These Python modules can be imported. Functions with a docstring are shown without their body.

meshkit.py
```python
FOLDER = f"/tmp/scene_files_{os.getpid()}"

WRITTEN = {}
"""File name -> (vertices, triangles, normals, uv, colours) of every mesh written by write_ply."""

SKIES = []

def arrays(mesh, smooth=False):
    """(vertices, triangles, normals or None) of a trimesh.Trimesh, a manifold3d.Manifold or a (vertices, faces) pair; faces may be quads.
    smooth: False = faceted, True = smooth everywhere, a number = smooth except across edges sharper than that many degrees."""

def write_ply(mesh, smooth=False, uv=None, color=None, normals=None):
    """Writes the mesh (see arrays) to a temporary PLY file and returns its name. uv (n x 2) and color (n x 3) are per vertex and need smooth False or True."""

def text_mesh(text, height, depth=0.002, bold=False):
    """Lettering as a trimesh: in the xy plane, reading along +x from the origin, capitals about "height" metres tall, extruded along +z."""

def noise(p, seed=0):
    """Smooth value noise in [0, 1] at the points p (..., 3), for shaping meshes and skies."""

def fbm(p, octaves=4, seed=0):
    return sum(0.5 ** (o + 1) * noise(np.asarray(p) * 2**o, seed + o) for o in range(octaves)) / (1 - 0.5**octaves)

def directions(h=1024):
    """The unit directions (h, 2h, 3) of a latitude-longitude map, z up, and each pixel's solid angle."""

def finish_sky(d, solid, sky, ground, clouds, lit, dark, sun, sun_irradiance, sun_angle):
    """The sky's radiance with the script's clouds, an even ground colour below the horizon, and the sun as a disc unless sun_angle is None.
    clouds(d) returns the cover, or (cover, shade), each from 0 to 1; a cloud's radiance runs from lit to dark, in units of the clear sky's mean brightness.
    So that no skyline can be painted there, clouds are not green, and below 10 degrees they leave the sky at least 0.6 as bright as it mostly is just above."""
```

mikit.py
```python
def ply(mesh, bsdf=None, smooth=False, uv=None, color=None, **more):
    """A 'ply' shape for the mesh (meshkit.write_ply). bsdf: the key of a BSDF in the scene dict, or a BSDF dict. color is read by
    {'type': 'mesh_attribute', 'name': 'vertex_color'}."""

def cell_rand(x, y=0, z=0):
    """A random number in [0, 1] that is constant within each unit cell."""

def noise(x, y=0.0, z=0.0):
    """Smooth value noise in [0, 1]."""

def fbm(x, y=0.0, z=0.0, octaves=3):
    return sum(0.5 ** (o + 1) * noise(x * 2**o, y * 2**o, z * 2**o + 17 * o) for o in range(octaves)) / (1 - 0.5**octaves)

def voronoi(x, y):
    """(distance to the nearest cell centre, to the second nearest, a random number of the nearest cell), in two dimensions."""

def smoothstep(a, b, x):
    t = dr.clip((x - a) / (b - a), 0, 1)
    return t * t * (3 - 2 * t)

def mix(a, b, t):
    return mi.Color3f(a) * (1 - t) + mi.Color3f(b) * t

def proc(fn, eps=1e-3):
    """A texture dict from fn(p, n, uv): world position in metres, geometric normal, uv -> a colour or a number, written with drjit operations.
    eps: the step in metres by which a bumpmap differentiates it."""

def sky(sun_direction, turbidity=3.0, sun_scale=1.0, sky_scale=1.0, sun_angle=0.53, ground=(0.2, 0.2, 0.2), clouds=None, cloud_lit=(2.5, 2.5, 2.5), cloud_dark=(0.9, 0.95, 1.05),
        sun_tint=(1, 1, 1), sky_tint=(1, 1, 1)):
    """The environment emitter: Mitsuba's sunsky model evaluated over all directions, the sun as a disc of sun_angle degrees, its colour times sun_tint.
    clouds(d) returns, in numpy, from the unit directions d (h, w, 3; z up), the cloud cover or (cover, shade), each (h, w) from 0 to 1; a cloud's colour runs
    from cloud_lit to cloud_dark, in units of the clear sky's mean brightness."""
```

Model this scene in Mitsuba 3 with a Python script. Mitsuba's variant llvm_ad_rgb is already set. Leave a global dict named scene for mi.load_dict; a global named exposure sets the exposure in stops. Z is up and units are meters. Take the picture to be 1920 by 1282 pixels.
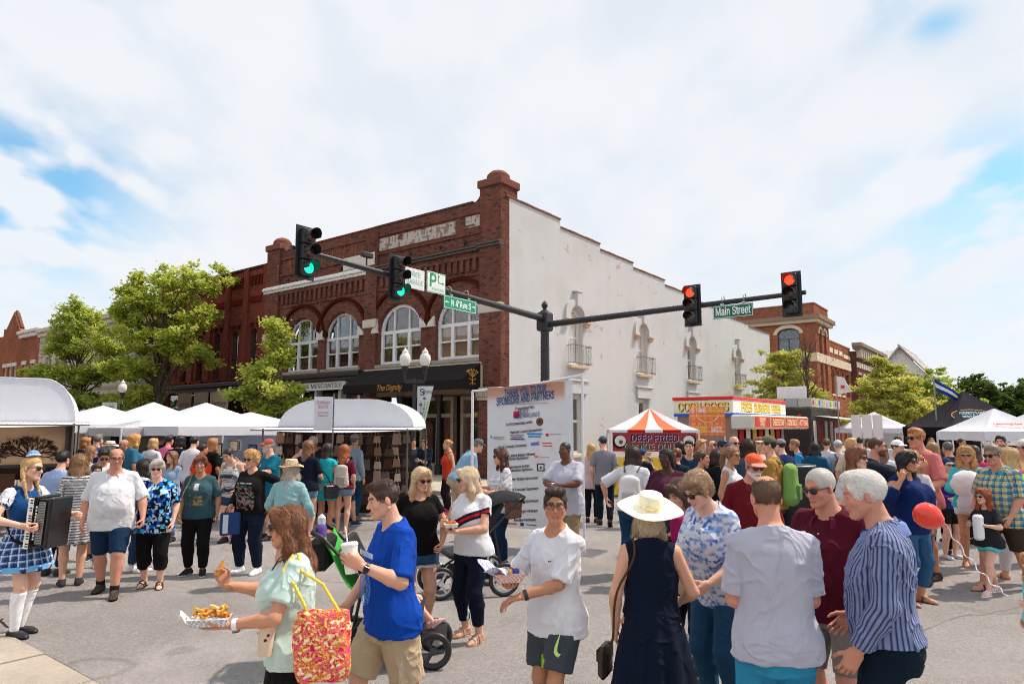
import math, random
import numpy as np
import trimesh
import mitsuba as mi
import drjit as dr
import mikit, meshkit
import manifold3d as m3
from shapely.geometry import Polygon, Point, box as sbox, LineString
from shapely.ops import unary_union
from shapely import affinity
from mikit import ply, proc
T = mi.ScalarTransform4f
scene, labels = {}, {}
V = lambda *a: np.array(a, float)
# ------------------------------------------------------------------ camera, sky, exposure
EYE = 2.0                                   # the photographer holds the camera a little above head height
PITCH = math.radians(7.1)
FOC = 1280.0                                # 24 mm lens on the 1920 px wide picture
scene['camera'] = {'type': 'perspective', 'fov': 2 * math.degrees(math.atan(960 / FOC)), 'fov_axis': 'x',
     'near_clip': 0.05, 'far_clip': 3000.0,
     'to_world': T().look_at(origin=[0, 0, EYE], target=[0, math.cos(PITCH), EYE + math.sin(PITCH)], up=[0, 0, 1])}
exposure = 1.8
def ray(px, py):
 a, b = (px - 960) / FOC, (641 - py) / FOC
 return V(a, math.cos(PITCH) - b * math.sin(PITCH), math.sin(PITCH) + b * math.cos(PITCH))
def at(px, py, d):
 """The point seen at a pixel of the photograph, at the distance d along +y."""
 r = ray(px, py)
 return r * (d / r[1]) + V(0, 0, EYE)
def ground(px, py, z=0.0):
 r = ray(px, py)
 return r * ((z - EYE) / r[2]) + V(0, 0, EYE)
def clouds(d):
 el = d[..., 2]
 q = d / np.maximum(np.abs(d[..., 2:3]) + 0.22, 0.05)
 n = meshkit.fbm(q * V(1.5, 1.5, 0.0) + V(3.1, 7.7, 0), 6, 3)
 fine = meshkit.fbm(q * V(7.0, 4.2, 0.0) + V(1.3, 0.4, 0), 5, 11)
 gap = np.zeros(el.shape)
 for px, py, w, amp in ((30, 335, .13, 1.3), (45, 395, .11, 1.3), (1880, 330, .09, .95), (1845, 400, .12, .6), (1760, 45, .03, .8), (1640, 15, .06, .5), (1700, 310, .04, .5),
       (150, 345, .06, .7), (120, 20, .10, .35), (1900, 480, .10, .2), (690, 30, .05, .2)):
  r = ray(px, py)
  r /= np.linalg.norm(r)
  e = d - r
  gap = np.maximum(gap, .78 * amp * np.exp(-(e[..., 0] ** 2 + e[..., 1] ** 2 + (e[..., 2] * 1.7) ** 2) / (w * w)))
 out = np.clip((0.42 - n) * 4, 0, 1) * 0.6 * np.clip((0.25 - d[..., 1]) * 3, 0, 1)   # the sky behind goes on the same way
 cover = 0.97 - np.clip(gap * 1.25 * np.clip((fine - 0.38) * 5.0, 0.05, 1), 0, 1) * 0.9 - out - 0.10 * np.clip((fine - .5) * 4, 0, 1)
 shade = np.clip((fine - 0.38) * 2.4, 0, 1) * 0.5 + np.clip((n - .45) * 2.5, 0, 1) * .4
 return np.clip(cover, 0, 1), np.clip(shade, 0, 1)
SUN = V(0.52, 0.17, 0.83)
scene['sky_light'] = mikit.sky(SUN, turbidity=3, sun_scale=0.9, sun_angle=1.4, clouds=clouds, sky_tint=(1.3, 1.75, 1.55), sun_tint=(.95, 1.0, 1.12), cloud_lit=(1.78, 1.82, 1.89), cloud_dark=(1.62, 1.67, 1.76), ground=(.2, .19, .18))
# ------------------------------------------------------------------ helpers
def lin(c):
 c = np.asarray(c, float) / 255.0
 return np.where(c <= 0.04045, c / 12.92, ((c + 0.055) / 1.055) ** 2.4)
def tag(key, label=None, cat=None, group=None, kind=None):
 e = {}
 if label: e['label'] = label
 if cat: e['category'] = cat
 if group: e['group'] = group
 if kind: e['kind'] = kind
 labels[key] = e
 return key
_count = {}
def numbered(key):
 n = _count.get(key, 0)
 _count[key] = n + 1
 return key if n == 0 else '%s_%03d' % (key, n)
def put(key, mesh, mat, col=None, smooth=False, M=None, **more):
 """Adds ONE shape entry; a taken key gets a number. col: sRGB 0-255 tuple or per-vertex linear array."""
 key = numbered(key)
 if hasattr(mesh, 'to_mesh'):
  mm = mesh.to_mesh()
  mesh = trimesh.Trimesh(mm.vert_properties[:, :3], mm.tri_verts, process=False)
 if M is not None:
  mesh = mesh.copy()
  mesh.apply_transform(M)
 if col is not None and not isinstance(col, np.ndarray):
  if smooth is not False and smooth is not True:
   mesh = trimesh.graph.smooth_shade(mesh, angle=math.radians(smooth), facet_minarea=None)
   smooth = True
  col = np.tile(lin(col), (len(mesh.vertices), 1))
 scene[key] = ply(mesh, mat, smooth=smooth, color=col, **more)
 return key
def thing(name, label, cat, group=None):
 key = numbered(name)
 tag(key, label, cat, group)
 return key
def single(name, label, cat_, mesh, mat, col=None, group=None, **k):
 key = put(name, mesh, mat, col, **k)
 tag(key, label, cat_, group)
 return key
def cat(ms):
 ms = [m for m in ms if m is not None]
 return ms[0] if len(ms) == 1 else trimesh.util.concatenate(ms)
def bx(x0, x1, y0, y1, z0, z1):
 m = trimesh.creation.box((abs(x1 - x0), abs(y1 - y0), abs(z1 - z0)))
 m.apply_translation(((x0 + x1) / 2, (y0 + y1) / 2, (z0 + z1) / 2))
 return m
def cbx(x0, x1, y0, y1, z0, z1, c=0.01):
 """A box with chamfered edges."""
 pts = []
 for sx in (0, 1):
  for sy in (0, 1):
   for sz in (0, 1):
    for k in range(3):
     e = [c, c, c]
     e[k] = 0
     pts.append(((x1 - e[0]) if sx else (x0 + e[0]), (y1 - e[1]) if sy else (y0 + e[1]), (z1 - e[2]) if sz else (z0 + e[2])))
 return trimesh.convex.convex_hull(np.array(pts))
def tube(pts, r, n=8, closed=False):
 """A tube along a polyline; r a number or one per point."""
 p = np.asarray(pts, float)
 r = np.broadcast_to(np.asarray(r, float), (len(p),))
 t = np.gradient(p, axis=0) if len(p) > 2 else np.tile(p[1] - p[0], (2, 1))
 t /= np.linalg.norm(t, axis=1, keepdims=True) + 1e-12
 ref = V(0, 0, 1) if abs(t[0][2]) < 0.9 else V(1, 0, 0)
 a = np.cross(t, ref)
 a /= np.linalg.norm(a, axis=1, keepdims=True) + 1e-12
 b = np.cross(t, a)
 ang = np.arange(n) * 2 * np.pi / n
 v = (p[:, None] + r[:, None, None] * (np.cos(ang)[None, :, None] * a[:, None] + np.sin(ang)[None, :, None] * b[:, None])).reshape(-1, 3)
 f = []
 for i in range(len(p) - 1):
  for j in range(n):
   q = (i * n + j, i * n + (j + 1) % n, (i + 1) * n + (j + 1) % n, (i + 1) * n + j)
   f += [(q[0], q[1], q[2]), (q[0], q[2], q[3])]
 for j in range(1, n - 1):
  f += [(0, j + 1, j), ((len(p) - 1) * n, (len(p) - 1) * n + j, (len(p) - 1) * n + j + 1)]
 m = trimesh.Trimesh(v, f, process=False)
 if m.volume < 0: m.invert()
 return m
def lathe(prof, n=20):
 """(radius, z) pairs from the bottom up, turned about z."""
 return trimesh.creation.revolve(np.array([(max(r, 1e-4), z) for r, z in prof]), sections=n)
def extr(poly, depth, y0=0.0):
 """A polygon in the (x, z) plane, extruded from y0 to y0 + depth (y0 is the front)."""
 gs = getattr(poly, 'geoms', [poly])
 ms = [trimesh.creation.extrude_polygon(g, depth, engine='earcut') for g in gs if g.area > 1e-7]
 m = cat(ms)
 v = m.vertices
 m = trimesh.Trimesh(np.stack([v[:, 0], depth - v[:, 2] + y0, v[:, 1]], 1), m.faces, process=False)
 return m
def unit(v):
 v = np.asarray(v, float)
 return v / (np.linalg.norm(v) + 1e-12)
def rot(ax, deg):
 return trimesh.transformations.rotation_matrix(math.radians(deg), ax)[:3, :3]
def A4(R, t, s=1.0):
 M = np.eye(4)
 M[:3, :3] = np.asarray(R) * s
 M[:3, 3] = t
 return M
def frame(o, ang):
 M = np.eye(4)
 c, s = math.cos(ang), math.sin(ang)
 M[:3, :3] = [[c, -s, 0], [s, c, 0], [0, 0, 1]]
 M[:3, 3] = o
 return M
def basis(o, x, y, z=None):
 """The frame at o with these axes (z = x cross y if not given)."""
 x, y = np.asarray(x, float), np.asarray(y, float)
 x = x / np.linalg.norm(x)
 z = np.cross(x, y) if z is None else np.asarray(z, float)
 z = z / np.linalg.norm(z)
 M = np.eye(4)
 M[:3, 0], M[:3, 1], M[:3, 2], M[:3, 3] = x, np.cross(z, x), z, o
 return M
def xf(m, M):
 m = m.copy()
 m.apply_transform(M)
 return m
def mirror(m, ax=0):
 s = [1, 1, 1]
 s[ax] = -1
 m = m.copy()
 m.apply_transform(np.diag(s + [1]))
 return m
def sheet(pts, th=0.004):
 """A thin solid sheet from a (rows, cols, 3) grid of points."""
 p = np.asarray(pts, float)
 R, Cn = p.shape[:2]
 du = np.gradient(p, axis=0)
 dv = np.gradient(p, axis=1)
 n = np.cross(du, dv)
 n /= np.linalg.norm(n, axis=2, keepdims=True) + 1e-12
 top, bot = (p + n * th / 2).reshape(-1, 3), (p - n * th / 2).reshape(-1, 3)
 N = R * Cn
 f = []
 idx = np.arange(N).reshape(R, Cn)
 a, b, c, d = idx[:-1, :-1].ravel(), idx[1:, :-1].ravel(), idx[1:, 1:].ravel(), idx[:-1, 1:].ravel()
 f = [np.stack([a, b, c], 1), np.stack([a, c, d], 1), np.stack([a, c, b], 1) + N, np.stack([a, d, c], 1) + N]
 ring = np.concatenate([idx[0, :-1], idx[:-1, -1], idx[-1, :0:-1], idx[:0:-1, 0]])
 nx = np.roll(ring, -1)
 f += [np.stack([ring, nx, nx + N], 1), np.stack([ring, nx + N, ring + N], 1)]
 return trimesh.Trimesh(np.vstack([top, bot]), np.vstack(f), process=False)
_txt = {}
def text(s, height, depth=0.004, bold=False, align='c', squeeze=1.0, maxw=None):
 """Lettering in the (x, z) plane facing -y, standing proud of y = 0 by depth."""
 k = (s, bold)
 if k not in _txt:
  _txt[k] = meshkit.text_mesh(s, 1.0, 1.0, bold)
 m = _txt[k].copy()
 v = m.vertices
 w = v[:, 0].max()
 sx = height * squeeze
 if maxw and w * sx > maxw: sx = maxw / w
 x = v[:, 0] * sx - {'c': w * sx / 2, 'l': 0, 'r': w * sx}[align]
 return trimesh.Trimesh(np.stack([x, -v[:, 2] * depth, v[:, 1] * height], 1), m.faces, process=False)
# ------------------------------------------------------------------ implicit surfaces (for bodies, clothes, hair)
class Field:
 def __init__(s, lo, hi, h):
  s.h = h
  s.lo = np.asarray(lo, float)
  s.n = np.ceil((np.asarray(hi, float) - s.lo) / h).astype(int) + 1
  s.f = np.full(s.n, 0.2, np.float32)
 def block(s, lo, hi):
  a = np.clip(np.floor((np.asarray(lo) - s.lo) / s.h).astype(int), 0, s.n)
  b = np.clip(np.ceil((np.asarray(hi) - s.lo) / s.h).astype(int) + 1, 0, s.n)
  if (b <= a).any(): return None, None
  g = [(s.lo[k] + s.h * np.arange(a[k], b[k])).astype(np.float32) for k in range(3)]
  return (slice(a[0], b[0]), slice(a[1], b[1]), slice(a[2], b[2])), (g[0][:, None, None], g[1][None, :, None], g[2][None, None, :])
 def add(s, d, sl, k):
  f = s.f[sl]
  if k > 0:
   hh = np.maximum(k - np.abs(f - d), 0)
   s.f[sl] = np.minimum(f, d) - hh * hh / (4 * k)
  else:
   s.f[sl] = np.minimum(f, d)
 def cut(s, d, sl, k=0.004):
  f = s.f[sl]
  hh = np.maximum(k - np.abs(f - d), 0)
  s.f[sl] = np.maximum(f, d) + hh * hh / (4 * k)
 def cone(s, a, b, ra, rb, k=0.01, flat=None, sub=False):
  """A round cone; flat = (unit vector, factor): thinner along that vector."""
  a, b = np.asarray(a, float), np.asarray(b, float)
  m = max(ra, rb) + k + 2.5 * s.h
  sl, g = s.block(np.minimum(a, b) - m, np.maximum(a, b) + m)
  if sl is None: return
  ba = b - a
  L2 = max(float(ba @ ba), 1e-9)
  px, py, pz = g[0] - a[0], g[1] - a[1], g[2] - a[2]
  t = np.clip((px * ba[0] + py * ba[1] + pz * ba[2]) / L2, 0, 1)
  qx, qy, qz = px - t * ba[0], py - t * ba[1], pz - t * ba[2]
  q2 = qx * qx + qy * qy + qz * qz
  if flat is not None:
   w, fac = flat
   e = qx * w[0] + qy * w[1] + qz * w[2]
   q2 = q2 + e * e * (1 / fac ** 2 - 1)
  d = (np.sqrt(q2) - (ra + (rb - ra) * t)).astype(np.float32)
  if flat is not None: d *= max(flat[1], .5)
  if sub: s.cut(-d, sl, max(k, 1e-4))
  else: s.add(d, sl, k)
 def ell(s, c, r, k=0.01, R=None, sub=False):
  """An ellipsoid with radii r along the columns of R."""
  c, r = np.asarray(c, float), np.asarray(r, float)
  m = max(r) + k + 2.5 * s.h
  sl, g = s.block(c - m, c + m)
  if sl is None: return
  p = (g[0] - c[0], g[1] - c[1], g[2] - c[2])
  if R is not None:
   p = tuple(p[0] * R[0, i] + p[1] * R[1, i] + p[2] * R[2, i] for i in range(3))
  k0 = np.sqrt((p[0] / r[0]) ** 2 + (p[1] / r[1]) ** 2 + (p[2] / r[2]) ** 2)
  k1 = np.sqrt((p[0] / r[0] ** 2) ** 2 + (p[1] / r[1] ** 2) ** 2 + (p[2] / r[2] ** 2) ** 2)
  d = (k0 * (k0 - 1) / np.maximum(k1, 1e-6)).astype(np.float32)
  if sub: s.cut(-d, sl, max(k, 1e-4))
  else: s.add(d, sl, k)
 def plane(s, o, n, k=0.004, lo=None, hi=None):
  """Keeps what lies behind the plane (o, n)."""
  hi_ = s.lo + s.h * s.n
  sl, g = s.block(s.lo if lo is None else lo, hi_ if hi is None else hi)
  if sl is None: return
  n = np.asarray(n, float) / np.linalg.norm(n)
  s.cut(((g[0] - o[0]) * n[0] + (g[1] - o[1]) * n[1] + (g[2] - o[2]) * n[2]).astype(np.float32), sl, k)
 def loft(s, o, R, prof, off=0.0, k=0.01, ex=2.3, hollow=None):
  """A stack of superellipses along the z axis of the frame (o, R); prof rows: z, half width, half depth, y offset."""
  pr = np.asarray(prof, float)
  z0, z1 = pr[0, 0] - off, pr[-1, 0] + off
  rad = max(pr[:, 1].max(), (pr[:, 2] + np.abs(pr[:, 3])).max()) + off + k + 2.5 * s.h
  cs = np.array([o + R @ V(x, y, z) for x in (-rad, rad) for y in (-rad, rad) for z in (z0 - k - 2 * s.h, z1 + k + 2 * s.h)])
  sl, g = s.block(cs.min(0), cs.max(0))
  if sl is None: return
  p = (g[0] - o[0], g[1] - o[1], g[2] - o[2])
  x, y, z = (p[0] * R[0, i] + p[1] * R[1, i] + p[2] * R[2, i] for i in range(3))
  zz = np.linspace(pr[0, 0], pr[-1, 0], 80)
  from scipy.interpolate import PchipInterpolator as PI
  tab = PI(pr[:, 0], pr[:, 1:])(zz)
  zi = np.clip((z - zz[0]) / (zz[1] - zz[0]), 0, 78.999)
  i0 = zi.astype(np.int32)
  fr = (zi - i0).astype(np.float32)
  w, dp, yo = (tab[i0, j] * (1 - fr) + tab[i0 + 1, j] * fr for j in range(3))
  w, dp = w + off, dp + off
  r = (np.abs(x / w) ** ex + np.abs((y - yo) / dp) ** ex) ** (1 / ex)
  d = (r - 1) * np.minimum(w, dp)
  e = np.maximum(z0 - z, z - z1)
  hh = np.maximum(0.015 - np.abs(d - e), 0)
  d = np.maximum(d, e) + hh * hh / 0.06
  s.add(d.astype(np.float32), sl, k)
 def mesh(s, relax=1):
  f = np.pad(s.f, 1, constant_values=0.2)
  ins = f < 0
  nx, ny, nz = f.shape
  ids, pos, quads = [], [], []
  st = (ny * nz, nz, 1)
  ff = f.ravel()
  for ax in range(3):
   a = [slice(None)] * 3
   b = [slice(None)] * 3
   a[ax], b[ax] = slice(0, -1), slice(1, None)
   i, j, k = np.nonzero(ins[tuple(a)] != ins[tuple(b)])
   base = i * st[0] + j * st[1] + k
   f0, f1 = ff[base], ff[base + st[ax]]
   t = f0 / (f0 - f1)
   p = np.stack([i, j, k], 1).astype(float)
   p[:, ax] += t
   u, v = [(1, 2), (2, 0), (0, 1)][ax]
   cells = [base - st[u] - st[v], base - st[v], base, base - st[u]]
   for c in cells:
    ids.append(c)
    pos.append(p)
   q = np.stack(cells, 1)
   flip = f0 > f1
   q[flip] = q[flip][:, ::-1]
   quads.append(q)
  ids, pos, quads = np.concatenate(ids), np.concatenate(pos), np.concatenate(quads)
  if len(ids) == 0: return None
  uniq, inv = np.unique(ids, return_inverse=True)
  cnt = np.bincount(inv)
  v = np.stack([np.bincount(inv, pos[:, c]) / cnt for c in range(3)], 1)
  q = np.searchsorted(uniq, quads)
  for _ in range(relax):
   acc = np.zeros_like(v)
   n = np.zeros(len(v))
   for e in range(4):
    np.add.at(acc, q[:, e], v[q[:, (e + 1) % 4]] + v[q[:, e - 1]])
    np.add.at(n, q[:, e], 2)
   v = v * 0.5 + 0.5 * acc / n[:, None]
  m = trimesh.Trimesh((v - 1) * s.h + s.lo, np.vstack([q[:, [0, 1, 2]], q[:, [0, 2, 3]]]), process=False)
  return m
def vnormals(m):
 v, f = np.asarray(m.vertices), np.asarray(m.faces)
 fn = np.cross(v[f[:, 1]] - v[f[:, 0]], v[f[:, 2]] - v[f[:, 0]])
 n = np.zeros_like(v)
 for k in range(3): np.add.at(n, f[:, k], fn)
 return n / (np.linalg.norm(n, axis=1, keepdims=True) + 1e-12)
# ------------------------------------------------------------------ materials
VC = {'type': 'mesh_attribute', 'name': 'vertex_color'}
def two(d): return {'type': 'twosided', 'bsdf': d}
def pr(rough, base=VC, **k): return two({'type': 'principled', 'base_color': base, 'roughness': rough, **k})
def bump(inner, fn, scale=1.0, eps=2e-3): return {'type': 'bumpmap', 'arbitrary': proc(fn, eps), 'scale': scale, 'bsdf': inner}
def weave(p, n, uv):
 w = mikit.noise(p.x * 7, p.y * 7, p.z * 4) * 3
 a = mikit.noise(p.x * 16 + w, p.y * 16 + w, p.z * 11 + 2 * w)
 r = 1 - dr.abs(2 * a - 1)
 return .0058 * r * r * r * r + .0014 * mikit.noise(p.x * 55, p.y * 55, p.z * 55)
scene['cloth'] = bump(pr(0.95, specular=0.15, sheen=0.25), weave, 1.0, 3e-3)
scene['skin'] = pr(0.58, specular=0.35)
scene['hair'] = pr(0.5, specular=0.45)
scene['matte'] = two({'type': 'diffuse', 'reflectance': VC})
scene['paint'] = pr(0.42, specular=0.5)
scene['gloss'] = pr(0.12, specular=0.6)
scene['metal'] = pr(0.35, metallic=1.0)
scene['canvas'] = {'type': 'principledthin', 'base_color': VC, 'roughness': 0.8, 'diff_trans': 0.55, 'spec_trans': 0.0, 'eta': 1.3}
scene['leaf'] = {'type': 'principledthin', 'base_color': VC, 'roughness': 0.55, 'diff_trans': 0.9, 'spec_trans': 0.0, 'eta': 1.35}
scene['glass'] = {'type': 'thindielectric', 'int_ior': 1.5}
def asphalt(p, n, uv):
 big = mikit.fbm(p.x * .35, p.y * .35, 0, 4)
 mid = mikit.fbm(p.x * 2.3, p.y * 2.3, 3, 3)
 g = mikit.noise(p.x * 120, p.y * 120, 1)
 g2 = mikit.noise(p.x * 45, p.y * 45, 5)
 v = .80 + .28 * (big - .5) + .18 * (mid - .5) + .34 * (g - .5) + .22 * (g2 - .5)
 stain = mikit.smoothstep(.45, .85, mikit.fbm(p.x * .7 + 4, p.y * .4, 7, 4))
 stone = mikit.smoothstep(.86, .93, mikit.noise(p.x * 60 + 9, p.y * 60, 2)) * .25
 seam = mikit.smoothstep(.02, .0, dr.abs(mikit.fbm(p.x * .5, p.y * .5, 9, 4) - .52)) * .25 * mikit.smoothstep(.45, .6, mikit.noise(p.x * .3, p.y * .3, 4))
 return mikit.mix((.0, .0, .0), (.268, .248, .236), (v + stone) * (1 - .18 * stain) * (1 - seam))
def concrete(p, n, uv):
 v = .86 + .3 * (mikit.fbm(p.x * 1.3, p.y * 1.3, p.z * 1.3, 4) - .5) + .22 * (mikit.noise(p.x * 90, p.y * 90, p.z * 90) - .5) + .15 * (mikit.noise(p.x * 25, p.y * 25, p.z * 25) - .5)
 return mikit.mix((0, 0, 0), (.40, .345, .285), v)
CA, SA = math.cos(math.radians(-37.1)), math.sin(math.radians(-37.1))
def wall_uv(p, n):
 """Horizontal run along a wall (either street direction) and height."""
 s = (p.x * CA + p.y * SA)
 t = (-p.x * SA + p.y * CA)
 along = dr.abs(n.x * CA + n.y * SA) > .7
 return dr.select(along, t, s), p.z
def brick(cols, mortar, wear=.0, L=.215, Hh=.075):
 def fn(p, n, uv):
  s, z = wall_uv(p, n)
  row = dr.floor(z / Hh)
  sx = s / L + .5 * (row - 2 * dr.floor(row / 2))
  fx, fz = sx - dr.floor(sx), z / Hh - row
  r = mikit.cell_rand(dr.floor(sx), row, 1)
  r2 = mikit.cell_rand(dr.floor(sx), row, 2)
  c = mikit.mix(cols[0], cols[1], r)
  c = mikit.mix(c, mi.Color3f(cols[2]), mikit.smoothstep(.8, .9, r2))
  m = mikit.smoothstep(.0, .03, dr.minimum(fx, 1 - fx) - .02) * mikit.smoothstep(.0, .06, dr.minimum(fz, 1 - fz) - .06)
  c = mikit.mix(mi.Color3f(mortar), c, m)
  v = .8 + .45 * mikit.fbm(s * .5, z * .5, 2, 4) - .16 + .22 * (mikit.noise(s * 6, z * 1.2, 3) - .5)
  return c * v
 return fn
scene['asphalt'] = two({'type': 'principled', 'base_color': proc(asphalt), 'roughness': 0.85, 'specular': 0.3})
scene['concrete'] = two({'type': 'principled', 'base_color': proc(concrete), 'roughness': 0.9, 'specular': 0.2})
scene['brick_red'] = two({'type': 'diffuse', 'reflectance': proc(brick([(.25, .084, .056), (.165, .060, .044), (.088, .041, .034)], (.17, .12, .10)))})
scene['brick_painted'] = two({'type': 'diffuse', 'reflectance': proc(brick([(.25, .068, .05), (.215, .058, .044), (.18, .05, .038)], (.18, .052, .04)))})
scene['brick_orange'] = two({'type': 'diffuse', 'reflectance': proc(brick([(.40, .14, .075), (.33, .105, .055), (.26, .08, .045)], (.36, .19, .13)))})
def white_wall(p, n, uv):
 s, z = wall_uv(p, n)
 f = mikit.fbm(s * .8, z * .8, 5, 5)
 drip = mikit.noise(s * 2.2, z * .12, 8)
 c = mikit.mix((.60, .605, .605), (.53, .53, .52), mikit.smoothstep(.45, .8, f) * .6 + .25 * drip)
 row = dr.floor(z / .085)
 fz = z / .085 - row
 c = c * (1 - .07 * mikit.smoothstep(.12, .0, fz))
 patch = mikit.smoothstep(.72, .80, mikit.fbm(s * 1.1 + 3.3, z * 1.6 + 1.7, 1, 5)) * mikit.smoothstep(.45, .7, mikit.noise(s * 7, z * 11, 2)) * .6
 c = mikit.mix(c, mi.Color3f(.45, .33, .22), patch)
 low = mikit.smoothstep(3.0, 0.2, z) * .35 * mikit.fbm(s * 1.5, z * 1.5, 4, 3)
 return mikit.mix(c, mi.Color3f(.42, .38, .33), low)
def white_bump(p, n, uv):
 s, z = wall_uv(p, n)
 row = dr.floor(z / .085)
 fz = z / .085 - row
 sx = s / .22 + .5 * (row - 2 * dr.floor(row / 2))
 fx = sx - dr.floor(sx)
 return (mikit.smoothstep(0, .2, dr.minimum(fz, 1 - fz)) * mikit.smoothstep(0, .08, dr.minimum(fx, 1 - fx))) * .006 + .02 * mikit.fbm(s * 1.1, z * 1.1, 1, 3)
scene['white_wall'] = bump(two({'type': 'diffuse', 'reflectance': proc(white_wall)}), white_bump, 1.0, 4e-3)
def bark(p, n, uv):
 v = .6 + .8 * (mikit.fbm(p.x * 14, p.y * 14, p.z * 3, 3) - .5) + .3
 return mikit.mix((0, 0, 0), (.13, .10, .08), v)
scene['bark'] = two({'type': 'diffuse', 'reflectance': proc(bark)})
# ------------------------------------------------------------------ the setting: road, pavements, corner frame
ANG = math.radians(-37.1)
CORNER = V(-0.33, 25.0, 0)
MB = frame(CORNER, ANG)                      # local axes of the street corner: x along Main Street to the right, y along 4th Avenue away, the brick front at y = 0
LOC = lambda x, y, z=0: (MB @ np.array([x, y, z, 1.0]))[:3]
g = trimesh.creation.box((1600, 1600, 1.0))
g.apply_translation((0, 500, -0.5))
put('road', g, 'asphalt')
tag('road', 'grey sun-bleached asphalt of the street crossing', kind='structure')
# raised pavements along the two streets, with kerbs
pv = cat([cbx(-80, 3.2, -4.6, 30, -.2, 0.13, .02), bx(-80, 3.2, 30.0, 80, -.2, .13)])
put('pavement', pv, 'concrete', M=MB)
tag('pavement', 'concrete pavement with kerb before the brick shops', kind='structure')
put('kerb_pavement', cbx(17.0, 30, 2, 90, -.2, .12, .02), 'concrete', M=MB)
tag('kerb_pavement', 'concrete pavement on the far side of the side street', kind='structure')
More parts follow.
